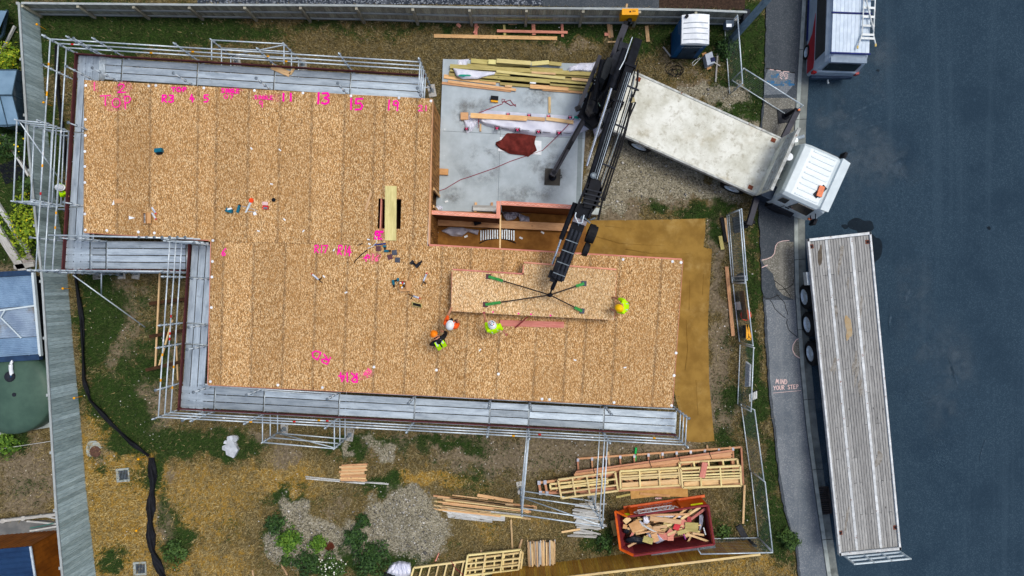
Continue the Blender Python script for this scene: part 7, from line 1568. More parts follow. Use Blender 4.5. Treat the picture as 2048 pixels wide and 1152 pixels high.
tag(MB().tube(P(1310, 996.5, .05), P(1323, 996, .05), .03, 10).build('sealant_tube', mk('white_red_tube', srgb(230, 230, 230), srgb(210, 70, 80), scale=7)), 'white and red sealant tube lying above the skip', 'tube')
# ================================================================== TOOLS AND LITTER ON THE DECK
D0 = DZ + .006
def on(name, mb, mat, label, cat): return tag(mb.build(name, mat), label, cat)
tp(782, 372, 781, 481, 23, PLY_G, DZ + .004, 'wide pale greenish plank bridging the stair opening', t=.04)
tp(1000, 646, 1128, 649.5, 12, PINE_P, DZ + .004, 'long pink primed plank lying beside the hanging panel', t=.05)
tp(731, 421, 742, 385, 4, PINE, DZ + .004, 'thin pale batten lying on the deck left of the stair opening', t=.02)
t = thing('nail_gun', 'teal and black nail gun alone on the upper left deck', 'tool', P(318, 302, D0)); MB().box(P(318, 301, D0 + .09), (.26, .14, .16), .1).build('body', TEAL, t); MB().box(P(319, 306, D0 + .05), (.18, .1, .1), .1).build('battery', BLACK, t); MB().beam(P(309, 302, D0 + .06), P(318, 302, D0 + .08), .06, .06).build('nose', BLACK, t)
on('cardboard_piece', MB().box(P(238, 402, D0 + .01), (.3, .16, .012), .02), CARD, 'flat tan cardboard piece on the left deck', 'cardboard'); on('paper_scrap', MB().prism([P(224, 410, D0), P(229, 409, D0), P(228, 400, D0)], D0, D0 + .006), WHITEPL, 'small white scrap beside the flat cardboard', 'scrap'); on('paper_scrap', MB().prism([P(258, 432, D0), P(258, 439, D0), P(271, 436, D0)], D0, D0 + .006), WHITEPL, 'white pointed scrap left of the open carton', 'scrap')
t = thing('open_carton', 'open carton of dark bits on the left deck', 'carton', P(291, 437, D0))
for a, b in (((287, 426), (287, 447)), ((294, 426), (294, 447)), ((287, 426), (294, 426)), ((287, 447), (294, 447))): plank('side', P(*a, D0 + .08), P(*b, D0 + .08), .012, .16, CARD, t)
plank('flap', P(298, 425, D0 + .12), P(298, 447, D0 + .12), .14, .01, CARD, t); MB().box(P(290.5, 437, D0 + .04), (.1, .34, .06)).build('contents', mk('dark_bits', srgb(36, 34, 36), srgb(170, 170, 170), scale=16), t)
TUBE = mk('white_tube_red_tip', srgb(216, 220, 226), srgb(150, 160, 180), scale=8)
def sealant(x0, y0, x1, y1, label, gun=False, z=D0):
    t = thing('caulking_gun' if gun else 'sealant_tube', label, 'caulking gun' if gun else 'sealant tube', P((x0 + x1) / 2, (y0 + y1) / 2, z))
    a, b = P(x0, y0, z + .04), P(x1, y1, z + .04); MB().tube(a, b, .034, 10).build('cartridge', TUBE, t); e = (b - a).normalized(); MB().tube(b, b + e * .07, .03, 8, .008).build('nozzle', TOOLRED, t)
    if gun:
        MB().beam(a, a - e * .2, .02, .02).build('plunger', BLACK, t); q = Vector((e.y, -e.x, 0)); MB().beam(a - e * .03, a - e * .05 + q * .13, .03, .04).build('handle', BLACK, t); MB().beam(a, b, .03, .012).build('cradle', BLACK, t)
sealant(304, 415, 311, 426, 'white sealant tube with red tip, upper of two by the carton'); sealant(304, 426, 311, 437, 'white sealant tube with red tip, lower of two by the carton')
sealant(637, 559, 625, 549, 'caulking gun with blue and white tube on the middle deck', True); sealant(847, 562, 853, 548, 'caulking gun pointing up right of the tool cluster', True); sealant(827, 592, 838, 596, 'caulking gun below the open cardboard box', True)
t = thing('circular_saw', 'teal circular saw with white guard on the deck', 'saw', P(459, 420, D0)); MB().box(P(459, 421, D0 + .08), (.22, .14, .14), -.3).build('motor', TEAL, t); MB().tube(P(459, 417, D0 + .1), P(460, 420, D0 + .1), .09, 16).build('guard', WHITEPL, t); MB().beam(P(450, 421, D0 + .1), P(456, 423, D0 + .1), .05, .05).build('grip', BLACK, t)
t = thing('multi_tool', 'slim teal power tool between the saws', 'tool', P(477, 419, D0)); MB().beam(P(479, 411, D0 + .05), P(475, 425, D0 + .05), .08, .08).build('body', TEAL, t); MB().beam(P(479, 411, D0 + .05), P(480, 409, D0 + .05), .07, .07).build('battery', BLACK, t)
t = thing('hand_saw', 'hand saw with orange handle on the deck', 'saw', P(497, 413, D0)); MB().prism([P(490, 425, D0), P(493, 425.5, D0), P(504, 405, D0), P(500, 403, D0)], D0 + .004, D0 + .01).build('blade', GALV, t); MB().lathe(P(503, 401, D0), [(.05, 0), (.085, .005), (.085, .03), (.05, .035)], 14).build('handle', mk('orange_grip', srgb(230, 76, 30), srgb(200, 56, 20)), t)
on('wire_offcut', MB().path([P(484, 412, D0 + .02), P(500, 416, D0 + .02), P(514, 421, D0 + .02), P(508, 424, D0 + .02), P(496, 423, D0 + .02)], .008), GALV, 'loop of thin wire beside the hand saw', 'wire'); on('paper_scrap', MB().prism([P(506, 426, D0), P(511, 423, D0), P(514, 429, D0), P(508, 431, D0)], D0, D0 + .01), WHITEPL, 'crumpled white paper by the wire loop', 'scrap')
t = thing('bit_case', 'small open red case with clear lid', 'case', P(531, 412, D0)); MB().box(P(531, 415, D0 + .025), (.2, .13, .05), -.05).build('tray', TOOLRED, t); MB().box(P(531, 416, D0 + .055), (.14, .07, .012), -.05).build('bits', GALV_D, t); MB().box(P(530.5, 407, D0 + .02), (.2, .12, .03), -.05).build('lid', mk('pale_lid', srgb(220, 190, 186), srgb(200, 170, 170)), t)
on('tape_measure', MB().lathe(P(548, 400, D0), [(.06, 0), (.07, .01), (.07, .05), (.03, .06)], 14), BLACK, 'small round black tape measure right of the red case', 'tape measure')
for k, (x, y, lb_) in enumerate(((757, 497, 'maroon lifting plate at the left of the deck tools'), (789, 505, 'slate lifting plate right of the teal drill'), (780, 514, 'maroon lifting plate below the teal drill'), (795, 520, 'slate lifting plate at the lower right of the four'))): on('lifting_plate', MB().box(P(x, y, D0 + .01), (.18, .18, .015), (.05, .1, .3, -.05)[k]), MATS['maroon_plate'] if 'maroon' in lb_ else MATS['slate_plate'], lb_, 'lifting plate')
def drill(x, y, a, mat, label, s=1.0):
    t = thing('drill', label, 'drill', P(x, y, D0)); d = Vector((math.cos(a), math.sin(a), 0)); q = Vector((-d.y, d.x, 0)); c = P(x, y, D0 + .05)
    MB().tube(c - d * .1 * s, c + d * .06 * s, .045 * s, 10).build('motor', mat, t); MB().tube(c + d * .06 * s, c + d * .14 * s, .028 * s, 10).build('chuck', BLACK, t); MB().beam(c - d * .05 * s, c - d * .08 * s + q * .15 * s, .05 * s, .05 * s).build('grip', BLACK, t); MB().box(c - d * .08 * s + q * .17 * s, (.11 * s, .07 * s, .08 * s), a).build('battery', mat, t)
drill(774, 502, .0, TEAL, 'teal cordless drill among the lifting plates'); drill(837, 529, .8, DKGREY, 'large grey and black drill right of the plates', 1.3); drill(787, 566, -1.4, TEAL, 'teal reciprocating saw left of the open cardboard box', 1.1)
on('blue_strap', MB().beam(P(748, 490, D0 + .015), P(772, 487, D0 + .015), .05, .02), mk('navy_strap', srgb(44, 54, 120)), 'short blue strap by the pink letters', 'strap'); on('cable', MB().path([P(750, 471, D0 + .02), P(754, 478, D0 + .02), P(753, 485, D0 + .02), P(745, 493, D0 + .02), P(735, 497, D0 + .02)], .012), GALV, 'pale bent cable beside the pink letters', 'cable')
on('pry_bar', MB().path([P(734, 500, D0 + .02), P(722, 510, D0 + .03), P(710, 522, D0 + .02), P(709, 526, D0 + .02)], .016), BLACK, 'dark pry bar lying on the deck left of the plates', 'pry bar'); on('stick', MB().beam(P(715, 491, D0 + .01), P(726, 486, D0 + .01), .03, .015), mk('dark_stick', srgb(80, 56, 36)), 'thin dark stick above the pry bar', 'stick')
t = thing('cardboard_box', 'open cardboard box with tins inside on the deck', 'box', P(808, 572, D0))
for a, b in (((799, 562), (812, 562)), ((799, 577), (812, 577)), ((799, 562), (799, 577)), ((812, 562), (812, 577))): plank('side', P(*a, D0 + .1), P(*b, D0 + .1), .012, .2, CARD, t)
plank('flap', P(817, 562, D0 + .19), P(817, 582, D0 + .19), .16, .01, CARD, t); plank('flap', P(799, 580, D0 + .18), P(812, 581, D0 + .18), .08, .01, CARD, t); plank('base', P(799, 569.5, D0 + .01), P(812, 569.5, D0 + .01), .26, .01, CARD, t)
for k, (x, y) in enumerate(((802, 566), (806, 565), (809, 567), (803, 571), (808, 572), (805, 575))): MB().lathe(P(x, y, D0 + .02), [(.035, 0), (.035, .1), (.01, .11)], 10).build('tin', (WHITEPL, TOOLRED, GALV, YELLOW, DKGREY, WHITEPL)[k], t)
t = thing('timber_block_box', 'small hollow timber box with dark inside near the workers', 'box', P(834, 609, D0))
for a, b in (((825, 604), (843, 608)), ((825, 611), (843, 615)), ((825, 604), (825, 611)), ((843, 608), (843, 615))): plank('side', P(*a, D0 + .06), P(*b, D0 + .06), .025, .12, PINE_G, t)
MB().prism([P(825, 604, D0), P(843, 608, D0), P(843, 615, D0), P(825, 611, D0)], D0, D0 + .01).build('base', CRACK, t)
for k, (x, y) in enumerate(((517, 462), (607, 462), (737, 479), (739, 488), (668, 500), (569, 439), (543, 368), (648, 553), (692, 585), (560, 300), (503, 297), (1250, 735), (1150, 720), (960, 700))): tag(MB().box(P(x, y, D0 + .008), (.1, .045, .012), random.uniform(-1, 1)).build('paper_scrap', WHITEPL), 'tiny white scrap lying on the strand board deck', 'scrap', 'tiny white scraps on the deck')
on('red_lashing', MB().beam(P(1030, 656, D0 + .03), P(1055, 634, LZ - .2), .05, .01), mk('dusky_red_strap', srgb(150, 62, 62)), 'red strap trailing from the hanging panel to the deck', 'strap')
for x, y in ((986, 624), (1037, 627), (1062, 628.5), (1101, 631)): MB().lathe(P(x, y, LZ + .004), [(.03, 0), (.03, .004)], 10).build('paint_spot', PINK, lp)
def overspray():
    g = G('pink_overspray'); n_ = g.noise(g.coord(world=True), 16, 6, .75); g.ln(g.math('MULTIPLY', g.step(n_, .42, .7), .26), g.b.inputs['Alpha']); return g.end(srgb(236, 70, 150), .8, 0, .1)
OVS = overspray()
for k_, (x, y, rx, ry) in enumerate(((190, 172, 9, 10), (246, 178, 20, 15), (232, 205, 30, 14), (358, 180, 18, 7), (462, 181, 20, 7), (535, 195, 26, 9), (760, 470, 14, 10), (750, 515, 10, 12), (712, 752, 30, 12))): film('overspray', x, y, rx, ry, DZ + .0055 + .0002 * k_, OVS, n=24, rag=.3, parent=house)
# chalk and spray marks on the footpath
write('chalk_writing', 'MIND', 1552, 758, 5.2, 9, .0365, CHALK, footpath, .028, .06, .2); write('chalk_writing', 'YOUR STEP', 1547, 772, 4.6, 8, .0365, CHALK, footpath, .026, -.06, .22)
m = MB(); ribbon(m, [P(x, y, .037) for x, y in ((1524, 520), (1534, 518), (1543, 514), (1549, 507), (1550, 499), (1551, 492), (1556, 485), (1565, 482), (1578, 481))], .025); m.build('chalk_line', CHALK, footpath)
m = MB(); ribbon(m, [P(x, y, .041) for x, y in ((1601, 675), (1592, 680), (1586, 690), (1585, 700), (1590, 710), (1599, 716))], .03); ribbon(m, [P(1546, 786, .0405), P(1602, 781, .0405)], .015); ribbon(m, [P(1524, 535, .0405), P(1535, 530, .0405)], .03); m.build('chalk_line', CHALK, footpath)
m = MB()
for cx, cy in ((1563, 149), (1572, 151)): ribbon(m, [P(cx + 3.4 * math.cos(i * .63), cy + 3.6 * math.sin(i * .63), .041 + .0002 * i) for i in range(11)], .02); m.lathe(P(cx, cy, .041), [(.02, 0), (.02, .004)], 8)
for a, b in (((1540, 139), (1547, 140)), ((1553, 141), (1561, 142)), ((1567, 143), (1578, 144)), ((1560, 155), (1564, 158)), ((1570, 158), (1575, 156)), ((1567, 144), (1567, 147))): ribbon(m, [P(*a, .041), P(*b, .041)], .03)
m.build('chalk_drawing', CHALK, footpath)
SPRAY = mk('blue_spray', srgb(40, 104, 150), srgb(84, 104, 118), scale=14, rnd=0, world=True, lo=.4, hi=.6)
for x, y, rx, ry in ((1550, 152, 7, 4), (1542, 164, 6, 4), (1550, 170, 9, 3), (1564, 168, 4, 4), (1578, 166, 9, 5)): film('spray_mark', x, y, rx, ry, .0385, SPRAY, n=20, rag=.5, parent=footpath)

# ================================================================== PEOPLE
SKIN = mk('skin', srgb(196, 140, 110), srgb(176, 120, 92), rnd=0, rough=.6); HIVIS = mk('hivis_yellow', srgb(200, 255, 0), srgb(184, 244, 0), rnd=0, rough=.8); HIVIS_O = mk('hivis_orange', srgb(250, 100, 34), srgb(232, 84, 26), rnd=0, rough=.8); PANTS = mk('dark_trousers', srgb(34, 36, 44), srgb(24, 25, 32), rnd=0); BOOT = mk('brown_boots', srgb(104, 72, 44), srgb(70, 48, 30), rnd=0); BLK = mk('black_shirt', srgb(30, 31, 35), srgb(22, 22, 26), rnd=0); REFL = mk('reflective_tape', srgb(200, 208, 214), rough=.4, rnd=0); PINKG = mk('pink_glove', srgb(190, 92, 104), srgb(160, 70, 84), rnd=0)
def person(label, pel, chest, head, hands, feet, f, shirt, hat, sleeve='half', vest=False, hatspot=None, glove=None, trousers=PANTS):
    f = Vector(f).normalized(); r = Vector((f.y, -f.x, 0)); up = Vector((0, 0, 1)); pel, chest, head = Vector(pel), Vector(chest), Vector(head)
    V_, E_, RAD, = [], [], []
    def add(p, rad, par=None):
        V_.append(Vector(p)); RAD.append(rad)
        if par is not None: E_.append((par, len(V_) - 1))
        return len(V_) - 1
    P0 = add(pel, (.18, .15)); sp = add(pel.lerp(chest, .5), (.175, .15), P0); ch = add(chest, (.2, .16), sp); nk = add(chest.lerp(head, .55), (.06, .06), ch); hd = add(head, (.085, .095), nk); ht = add(head + (head - chest).normalized() * .07, (.07, .08), hd)
    seg = {}; names = {}
    segs = [(pel, pel.lerp(chest, .5), 'shirt'), (pel.lerp(chest, .45), chest, 'shirt'), (chest, chest + (head - chest) * .4, 'shirt'), (chest.lerp(head, .6), head + up * .1, 'skin')]
    hpts = []
    for k, s in enumerate((-1, 1)):
        sh_ = chest + r * s * .19 + (chest - pel).normalized() * .06; hn = Vector(hands[k]); mid_ = (sh_ + hn) / 2; L_ = (hn - sh_).length; drop = math.sqrt(max(.0, .3 ** 2 - (L_ / 2) ** 2)) if L_ < .6 else .03
        el = mid_ - up * drop * .8 + r * s * drop * .5
        a = add(sh_, (.095, .095), ch); b = add(sh_.lerp(el, .5), (.08, .078), a); c = add(el, (.05, .05), b); d = add(el.lerp(hn, .55), (.042, .04), c); e = add(hn, (.03, .034), d); wr_ = (hn - el).normalized(); g = add(hn + wr_ * .07, (.03, .022), e)
        segs += [(sh_, sh_.lerp(el, .8 if sleeve == 'half' else 1), 'shirt'), (el, hn, 'skin' if sleeve != 'long' else 'shirt'), (hn, hn + wr_ * .1, 'glove' if glove else 'skin')]; hpts.append((hn + wr_ * .07, wr_, s))
        ft = Vector(feet[k]); hip = pel + r * s * .1 - up * .06; ank = ft + up * .09; kn = (hip + ank) / 2 + f * max(.04, math.sqrt(max(0, .43 ** 2 - ((hip - ank).length / 2) ** 2)) * .8)
        a = add(hip, (.1, .1), P0); b = add(hip.lerp(kn, .5), (.085, .085), a); c = add(kn, (.062, .065), b); d = add(kn.lerp(ank, .4), (.058, .06), c); e = add(ank, (.042, .045), d); add(ft + f * .17 + up * .045, (.045, .035), e)
        segs += [(hip, kn, 'pants'), (kn, ank + up * .08, 'pants'), (ank, ft + f * .2, 'boot')]
    me = bpy.data.meshes.new('person'); base = Vector((feet[0][0] + feet[1][0], feet[0][1] + feet[1][1], 2 * min(feet[0][2], feet[1][2]))) / 2
    me.from_pydata([v - base for v in V_], E_, []); ob = bpy.data.objects.new('person', me); C.objects.link(ob)
    md = ob.modifiers.new('skin', 'SKIN'); md.use_smooth_shade = True
    for i, sv in enumerate(me.skin_vertices[0].data): sv.radius = RAD[i]; sv.use_root = (i == 0)
    ob.modifiers.new('sub', 'SUBSURF').levels = 2
    dgx = bpy.context.evaluated_depsgraph_get(); m2 = bpy.data.meshes.new_from_object(ob.evaluated_get(dgx)); bpy.data.objects.remove(ob)
    mb = MB(); mb.v = [tuple(v.co + base) for v in m2.vertices]; mb.f = [tuple(p.vertices) for p in m2.polygons]; nbody = len(mb.f)
    hand_faces = []
    for hp, w_, s in hpts:   # five fingers per hand, curled down
        n0 = len(mb.f); side_ = w_.cross(up).normalized()
        if side_.length < .1: side_ = r
        for q in range(4):
            b0 = hp + side_ * (q - 1.5) * .018; L_ = (.062, .072, .068, .052)[q]; mb.path([b0, b0 + w_ * L_ * .55 - up * .01, b0 + w_ * L_ * .85 - up * .04], [.0095, .0085, .007], 6)
        b0 = hp - w_ * .04 - side_ * s * .03; mb.path([b0, b0 - side_ * s * .03 + w_ * .02, b0 - side_ * s * .035 + w_ * .05 - up * .01], [.011, .01, .008], 6)
    n1 = len(mb.f)
    hdir = (head - chest).normalized(); look = (f - hdir * f.dot(hdir)).normalized(); hr = look.cross(hdir)
    mb.ell(head + look * .1 - hdir * .0, (.016, .016, .025), 8, 6); mb.ell(head + hr * .088, (.012, .02, .03), 8, 6); mb.ell(head - hr * .088, (.012, .02, .03), 8, 6); mb.ell(head + look * .088 - hdir * .05, (.026, .012, .008), 8, 6)
    mats = [SKIN, shirt, trousers, BOOT, glove or SKIN]; o = mb.build('person', mats, None, True, base)
    kid = {'skin': 0, 'shirt': 1, 'pants': 2, 'boot': 3, 'glove': 4}
    for p in o.data.polygons:
        if p.index >= nbody: p.material_index = 4 if p.index < n1 else 0; continue
        c_ = p.center + base; best = min(segs, key=lambda sg: seg_dist(c_, sg[0], sg[1])); p.material_index = kid[best[2]]
    tag(o, label, 'person', 'workers on the site')
    ex = MB()
    for s in (-1, 1): ex.ell(head + look * .083 + hr * s * .035 + hdir * .02, (.012, .012, .009), 8, 6)
    ex.build('eyes', BLK, o)
    hc = head + hdir * .055; rot = Matrix((look, hdir.cross(look), hdir)).transposed(); hm = MB(); hm.ell(hc, (.15, .125, .12), 18, 10, True, rot)
    n = 20; ring = [hc + rot @ Vector((.15 * math.cos(2 * math.pi * i / n), .125 * math.sin(2 * math.pi * i / n), 0)) for i in range(n)]; ring2 = [hc + rot @ Vector(((.185 if math.cos(2 * math.pi * i / n) > .2 else .16) * math.cos(2 * math.pi * i / n), .138 * math.sin(2 * math.pi * i / n), -.012)) for i in range(n)]; hm.add(ring + ring2, [(i, n + i, n + (i + 1) % n, (i + 1) % n) for i in range(n)])
    hobj = hm.build('hard_hat', hat, o, True)
    rd = MB(); rd.path([hc + rot @ Vector((.13 * math.cos(t_), 0, .123 * math.sin(t_))) for t_ in (.5, .9, 1.3, 1.7, 2.1, 2.6)], .012, 6); rd.build('hat_ridge', hat, hobj)
    if hatspot:
        for k in range(7): a = k * .9; q = rot @ Vector((.07 * math.cos(a) * (1 if k else 0), .06 * math.sin(a) * (1 if k else 0), .106 if k else .121)); MB().box(hc + q, (.05, .035, .006), a).build('sticker', (BLUEPL, TOOLRED, DKGREY)[k % 3], hobj)
    # vest or tape bands over the torso
    tdir = (chest - pel).normalized()
    if vest:
        for s in (-1, 1):
            a = chest + r * s * .09 + tdir * .13 - f * .03; b = pel.lerp(chest, .2) + r * s * .1 - f * .155; m_ = chest + r * s * .1 - f * .15 + tdir * .04; vm = MB(); vm.beam(a, m_, .13, .02, -f + up * .2); vm.beam(m_, b, .15, .02, -f); vo_ = vm.build('vest_panel', HIVIS, o); MB().beam(a + up * .012, m_ - f * .012, .04, .02, -f + up * .2).build('tape', REFL, vo_)
    else:
        for s in (-1, 1): MB().path([chest + r * s * .1 + f * .13 + tdir * .02, chest + r * s * .11 + tdir * .15, chest + r * s * .1 - f * .135 + tdir * .02], .016, 6).build('tape', REFL, o)
    return o
def seg_dist(p, a, b):
    d = b - a; t = max(0, min(1, (p - a).dot(d) / max(d.length_squared, 1e-9))); return (p - a - d * t).length
HATY = mk('yellow_hat', srgb(252, 200, 10), srgb(240, 186, 6), rnd=0, rough=.4); HATO = mk('orange_hat', srgb(250, 140, 20), srgb(238, 122, 12), rnd=0, rough=.4); HATW = mk('white_hat', srgb(232, 236, 236), srgb(214, 220, 222), rnd=0, rough=.4)
def pz(x, y, z): return P(x, y, z)
person('worker in yellow-green shirt and yellow hard hat reaching for the panel end', pz(1253, 613, 3.62), pz(1248, 613, 4.05), pz(1240, 616, 4.27), [pz(1223, 619, 3.5), pz(1227, 595, 3.5)][::1], [pz(1254, 620, DZ), pz(1257, 606, DZ)], (-1, .05, 0), HIVIS, HATY)
person('worker in yellow-green shirt and stickered white hard hat guiding the panel edge', pz(990, 661, 3.62), pz(987, 657, 4.08), pz(985, 651, 4.3), [pz(968, 628, 3.5), pz(1011, 668, 3.6)], [pz(986, 664, DZ), pz(996, 660, DZ)], (-.45, .85, 0), HIVIS, HATW, hatspot=True, glove=PINKG)
person('worker in orange shirt and white hard hat at the panel corner', pz(905, 651, 3.62), pz(902, 650, 4.08), pz(900, 651, 4.34), [pz(902, 617, 3.45), pz(915, 642, 3.6)], [pz(902, 648, DZ), pz(910, 650, DZ)], (.25, .95, 0), HIVIS_O, HATW)
person('worker in black top with yellow vest and orange hard hat bending forward', pz(882, 690, 3.58), pz(877, 682, 4.0), pz(869, 670, 4.18), [pz(862, 689, 3.55), pz(887, 663, 3.75)], [pz(880, 692, DZ), pz(888, 686, DZ)], (-.5, .85, 0), BLK, HATO, sleeve='long', vest=True)
person('worker in yellow-green top and white hard hat climbing the west scaffold', (-16.78, 3.58, 1.52), (-16.7, 3.62, 1.98), (-16.6, 3.68, 2.24), [(-16.4, 3.45, 2.1), (-16.4, 3.86, 2.15)], [(-16.78, 3.45, .65), (-16.78, 3.72, .65)], (1, .1, 0), HIVIS, HATW, trousers=mk('maroon_trousers', srgb(96, 40, 44), srgb(60, 34, 40), rnd=0))

# ================================================================== PLANTS
def foliage(n, c, rx, ry, rz, smin, smax, seed, flat=.35):
    rg = np.random.default_rng(seed); u = rg.normal(size=(n, 3)); u /= np.linalg.norm(u, axis=1)[:, None]; u[:, 2] = np.abs(u[:, 2]); rad = rg.random(n) ** .4
    lump = 1 + .42 * np.sin(u[:, 0] * 5 + seed) * np.cos(u[:, 1] * 4 + seed * 2) + .15 * np.sin(u[:, 2] * 9 + seed)
    p = u * (rad * lump)[:, None] * np.array([rx, ry, rz]) + np.array(c)
    nrm = u + rg.normal(size=(n, 3)) * .8; nrm[:, 2] += .5; nrm /= np.linalg.norm(nrm, axis=1)[:, None]
    t = np.cross(nrm, rg.normal(size=(n, 3))); t /= np.linalg.norm(t, axis=1)[:, None]; b = np.cross(nrm, t); s = rg.uniform(smin, smax, n)[:, None]
    vs = np.stack([p - t * s, p + b * s * .45, p + t * s, p - b * s * .45], 1).reshape(-1, 3); return vs
def leaf_mat(name, c1, c2):
    g = G(name); geo = g.n('NewGeometry'); r = geo.outputs['Random Per Island']; col = g.mix(r, c1, c2); return g.end(col, .65, 0, .25)
LEAF_D = leaf_mat('leaf_dark', srgb(28, 52, 26), srgb(66, 98, 44)); LEAF_B = leaf_mat('leaf_bright', srgb(44, 84, 24), srgb(112, 148, 50)); LEAF_M = leaf_mat('leaf_mid', srgb(36, 62, 28), srgb(84, 112, 50)); LEAF_Y = leaf_mat('leaf_yellow', srgb(70, 110, 24), srgb(160, 176, 40))
STEM = mk('stem', srgb(82, 66, 44), srgb(60, 48, 32)); FLW = mk('white_petal', srgb(238, 240, 226)); FLY = mk('yellow_petal', srgb(250, 220, 40))
def bush(px, py, r_px, h, mat, label, seed, n=900, flowers=None, name='bush', smin=.035, smax=.085, ry=None, cat='bush'):
    c = P(px, py, 0); c.z = float(ground_z(np.array([c.x]), np.array([c.y]))[0]); rr = r_px * .02; t = thing(name, label, cat, c)
    vs = foliage(n, (c.x, c.y, c.z + h * .15), rr, (ry or r_px) * .02, h, smin, smax, seed); mb = MB(); mb.v = [tuple(v) for v in vs]; mb.f = [(4 * i, 4 * i + 1, 4 * i + 2, 4 * i + 3) for i in range(n)]; mb.build('crown', mat, t)
    m = MB(); rg = random.Random(seed)
    for k in range(6): a = rg.uniform(0, 6.28); m.path([c - Vector((0, 0, .03)), c + Vector((rr * .3 * math.cos(a), rr * .3 * math.sin(a), h * .4)), c + Vector((rr * .65 * math.cos(a), rr * .65 * math.sin(a), h * .75))], [.018, .012, .006], 5)
    m.build('stems', STEM, t)
    if flowers:
        mb = MB()
        for k in range(flowers[1]): a = rg.uniform(0, 6.28); q = rg.random() ** .5; s = rg.uniform(.02, .04); mb.lathe(c + Vector((rr * q * math.cos(a), rr * q * math.sin(a), h * (.4 + .8 * (1 - q)))), [(s, 0), (s * .5, .01)], 6)
        o = mb.build('flowers', flowers[0], t); o['kind'] = 'stuff'
bush(584, 1075, 24, .5, LEAF_B, 'round bright green bush on the left of the gravel heap', 1, 1300); bush(642, 1078, 17, .35, LEAF_B, 'small bright green bush left of centre on the gravel heap', 2, 700); bush(712, 1068, 22, .45, LEAF_D, 'dark green bush in the middle of the gravel heap', 3, 1000); bush(728, 1036, 14, .3, LEAF_D, 'small dark bush above the middle bush on the heap', 4, 500)
bush(745, 1112, 36, .6, LEAF_D, 'largest dark green bush at the lower edge of the heap', 5, 1900); bush(620, 1122, 28, .4, LEAF_D, 'dark low bush at the bottom left of the heap', 6, 1000); bush(556, 1044, 20, .35, LEAF_D, 'dark scrubby bush at the upper left foot of the heap', 7, 700); bush(665, 1130, 30, .3, LEAF_M, 'white flowering weed patch between the lower bushes', 8, 900, (FLW, 46)); bush(575, 1118, 12, .2, LEAF_M, 'tiny weed clump at the far lower left of the heap', 9, 250)
bush(352, 1100, 26, .35, LEAF_M, 'green weed clump right of the crumpled black cloth', 10, 800); bush(1208, 1085, 16, .3, LEAF_D, 'dark weed clump outside the left end of the skip', 11, 500); bush(1575, 1076, 20, .5, LEAF_M, 'leafy weed at the footpath edge by the bottom fence corner', 12, 800); bush(1447, 1062, 14, .2, LEAF_M, 'low weed clump between skip and mesh fence', 13, 350)
bush(64, 455, 36, .8, LEAF_Y, 'yellow-green shrub with yellow flowers beside the west fence', 14, 1600, (FLY, 26), 'shrub', .04, .09, 60); bush(20, 118, 30, .6, LEAF_Y, 'yellow-green shrub above the greenhouse', 15, 900, (FLY, 10), 'shrub', .04, .09); bush(20, 884, 26, .5, LEAF_B, 'bright green shrub below the rain tank', 16, 900, None, 'shrub'); bush(30, 290, 30, .5, LEAF_D, 'dark shrub below the greenhouse', 17, 900, (FLY, 8), 'shrub', .04, .08); bush(70, 372, 22, .5, LEAF_M, 'green shrub with a few yellow flowers under the climbing worker', 18, 700, (FLY, 12), 'shrub', .04, .08)
bush(104, 815, 8, .6, LEAF_Y, 'thin yellowish plant between tank and fence', 19, 160, None, 'plant'); bush(1450, 100, 22, .35, LEAF_D, 'dark weed clump beside the power box post', 20, 700)
# white bag by the heap
tag(soft('white_sack', ([(782, 1126), (800, 1120), (822, 1124)], [(772, 1146), (800, 1156), (824, 1150)]), .02, .28, WRAP, None, 91, wr_=.12), 'crumpled white sack beside the gravel heap', 'sack'); tag(soft('black_sheet', ([(758, 1146), (775, 1142), (790, 1148)], [(760, 1160), (780, 1162), (796, 1160)]), .01, .08, SILT, None, 92), 'corner of black sheeting below the white sack', 'sheet')
tag(soft('red_brown_root', ([(652, 1082), (660, 1078), (666, 1086)], [(650, 1098), (662, 1104), (670, 1094)]), .2, .05, mk('dead_weed', srgb(92, 44, 26), srgb(64, 30, 18)), None, 93), 'dead reddish weed on the gravel heap', 'dead weed')

# ------------------------------------------------------------------ grass blades, weeds, gravel stones (uncountable: one object each)
def inpoly(px, py, poly):
    c = np.zeros(px.shape, bool); n = len(poly)
    for i in range(n):
        (x0, y0), (x1, y1) = poly[i], poly[(i + 1) % n]; k = ((y0 > py) != (y1 > py)) & (px < (x1 - x0) * (py - y0) / (y1 - y0 + 1e-12) + x0); c ^= k
    return c
def blocked(x, y):
    px = x / .02 + 1024; py = 576 - y / .02; b = px > interp(PATH_LINE, py) - 1
    for poly in ([(250, 205), (880, 235), (880, 425), (1175, 430), (1310, 525), (1290, 790), (470, 745), (470, 500), (250, 475)], [(884, 116), (1181, 127), (1165, 442), (866, 440)], [(1135, 446), (1178, 441), (1411, 437), (1407, 495), (1424, 498), (1416, 640), (1429, 882), (1374, 883), (1300, 560), (1140, 520)], [(-200, 560), (88, 560), (95, 700), (-200, 720)], [(-200, 1042), (115, 1040), (140, 1300), (-200, 1300)], [(395, -170), (1490, -170), (1490, 18), (395, 8)]): b |= inpoly(px, py, poly)
    b |= ((px - 30) ** 2 + (py - 786) ** 2 < 78 ** 2)
    return b
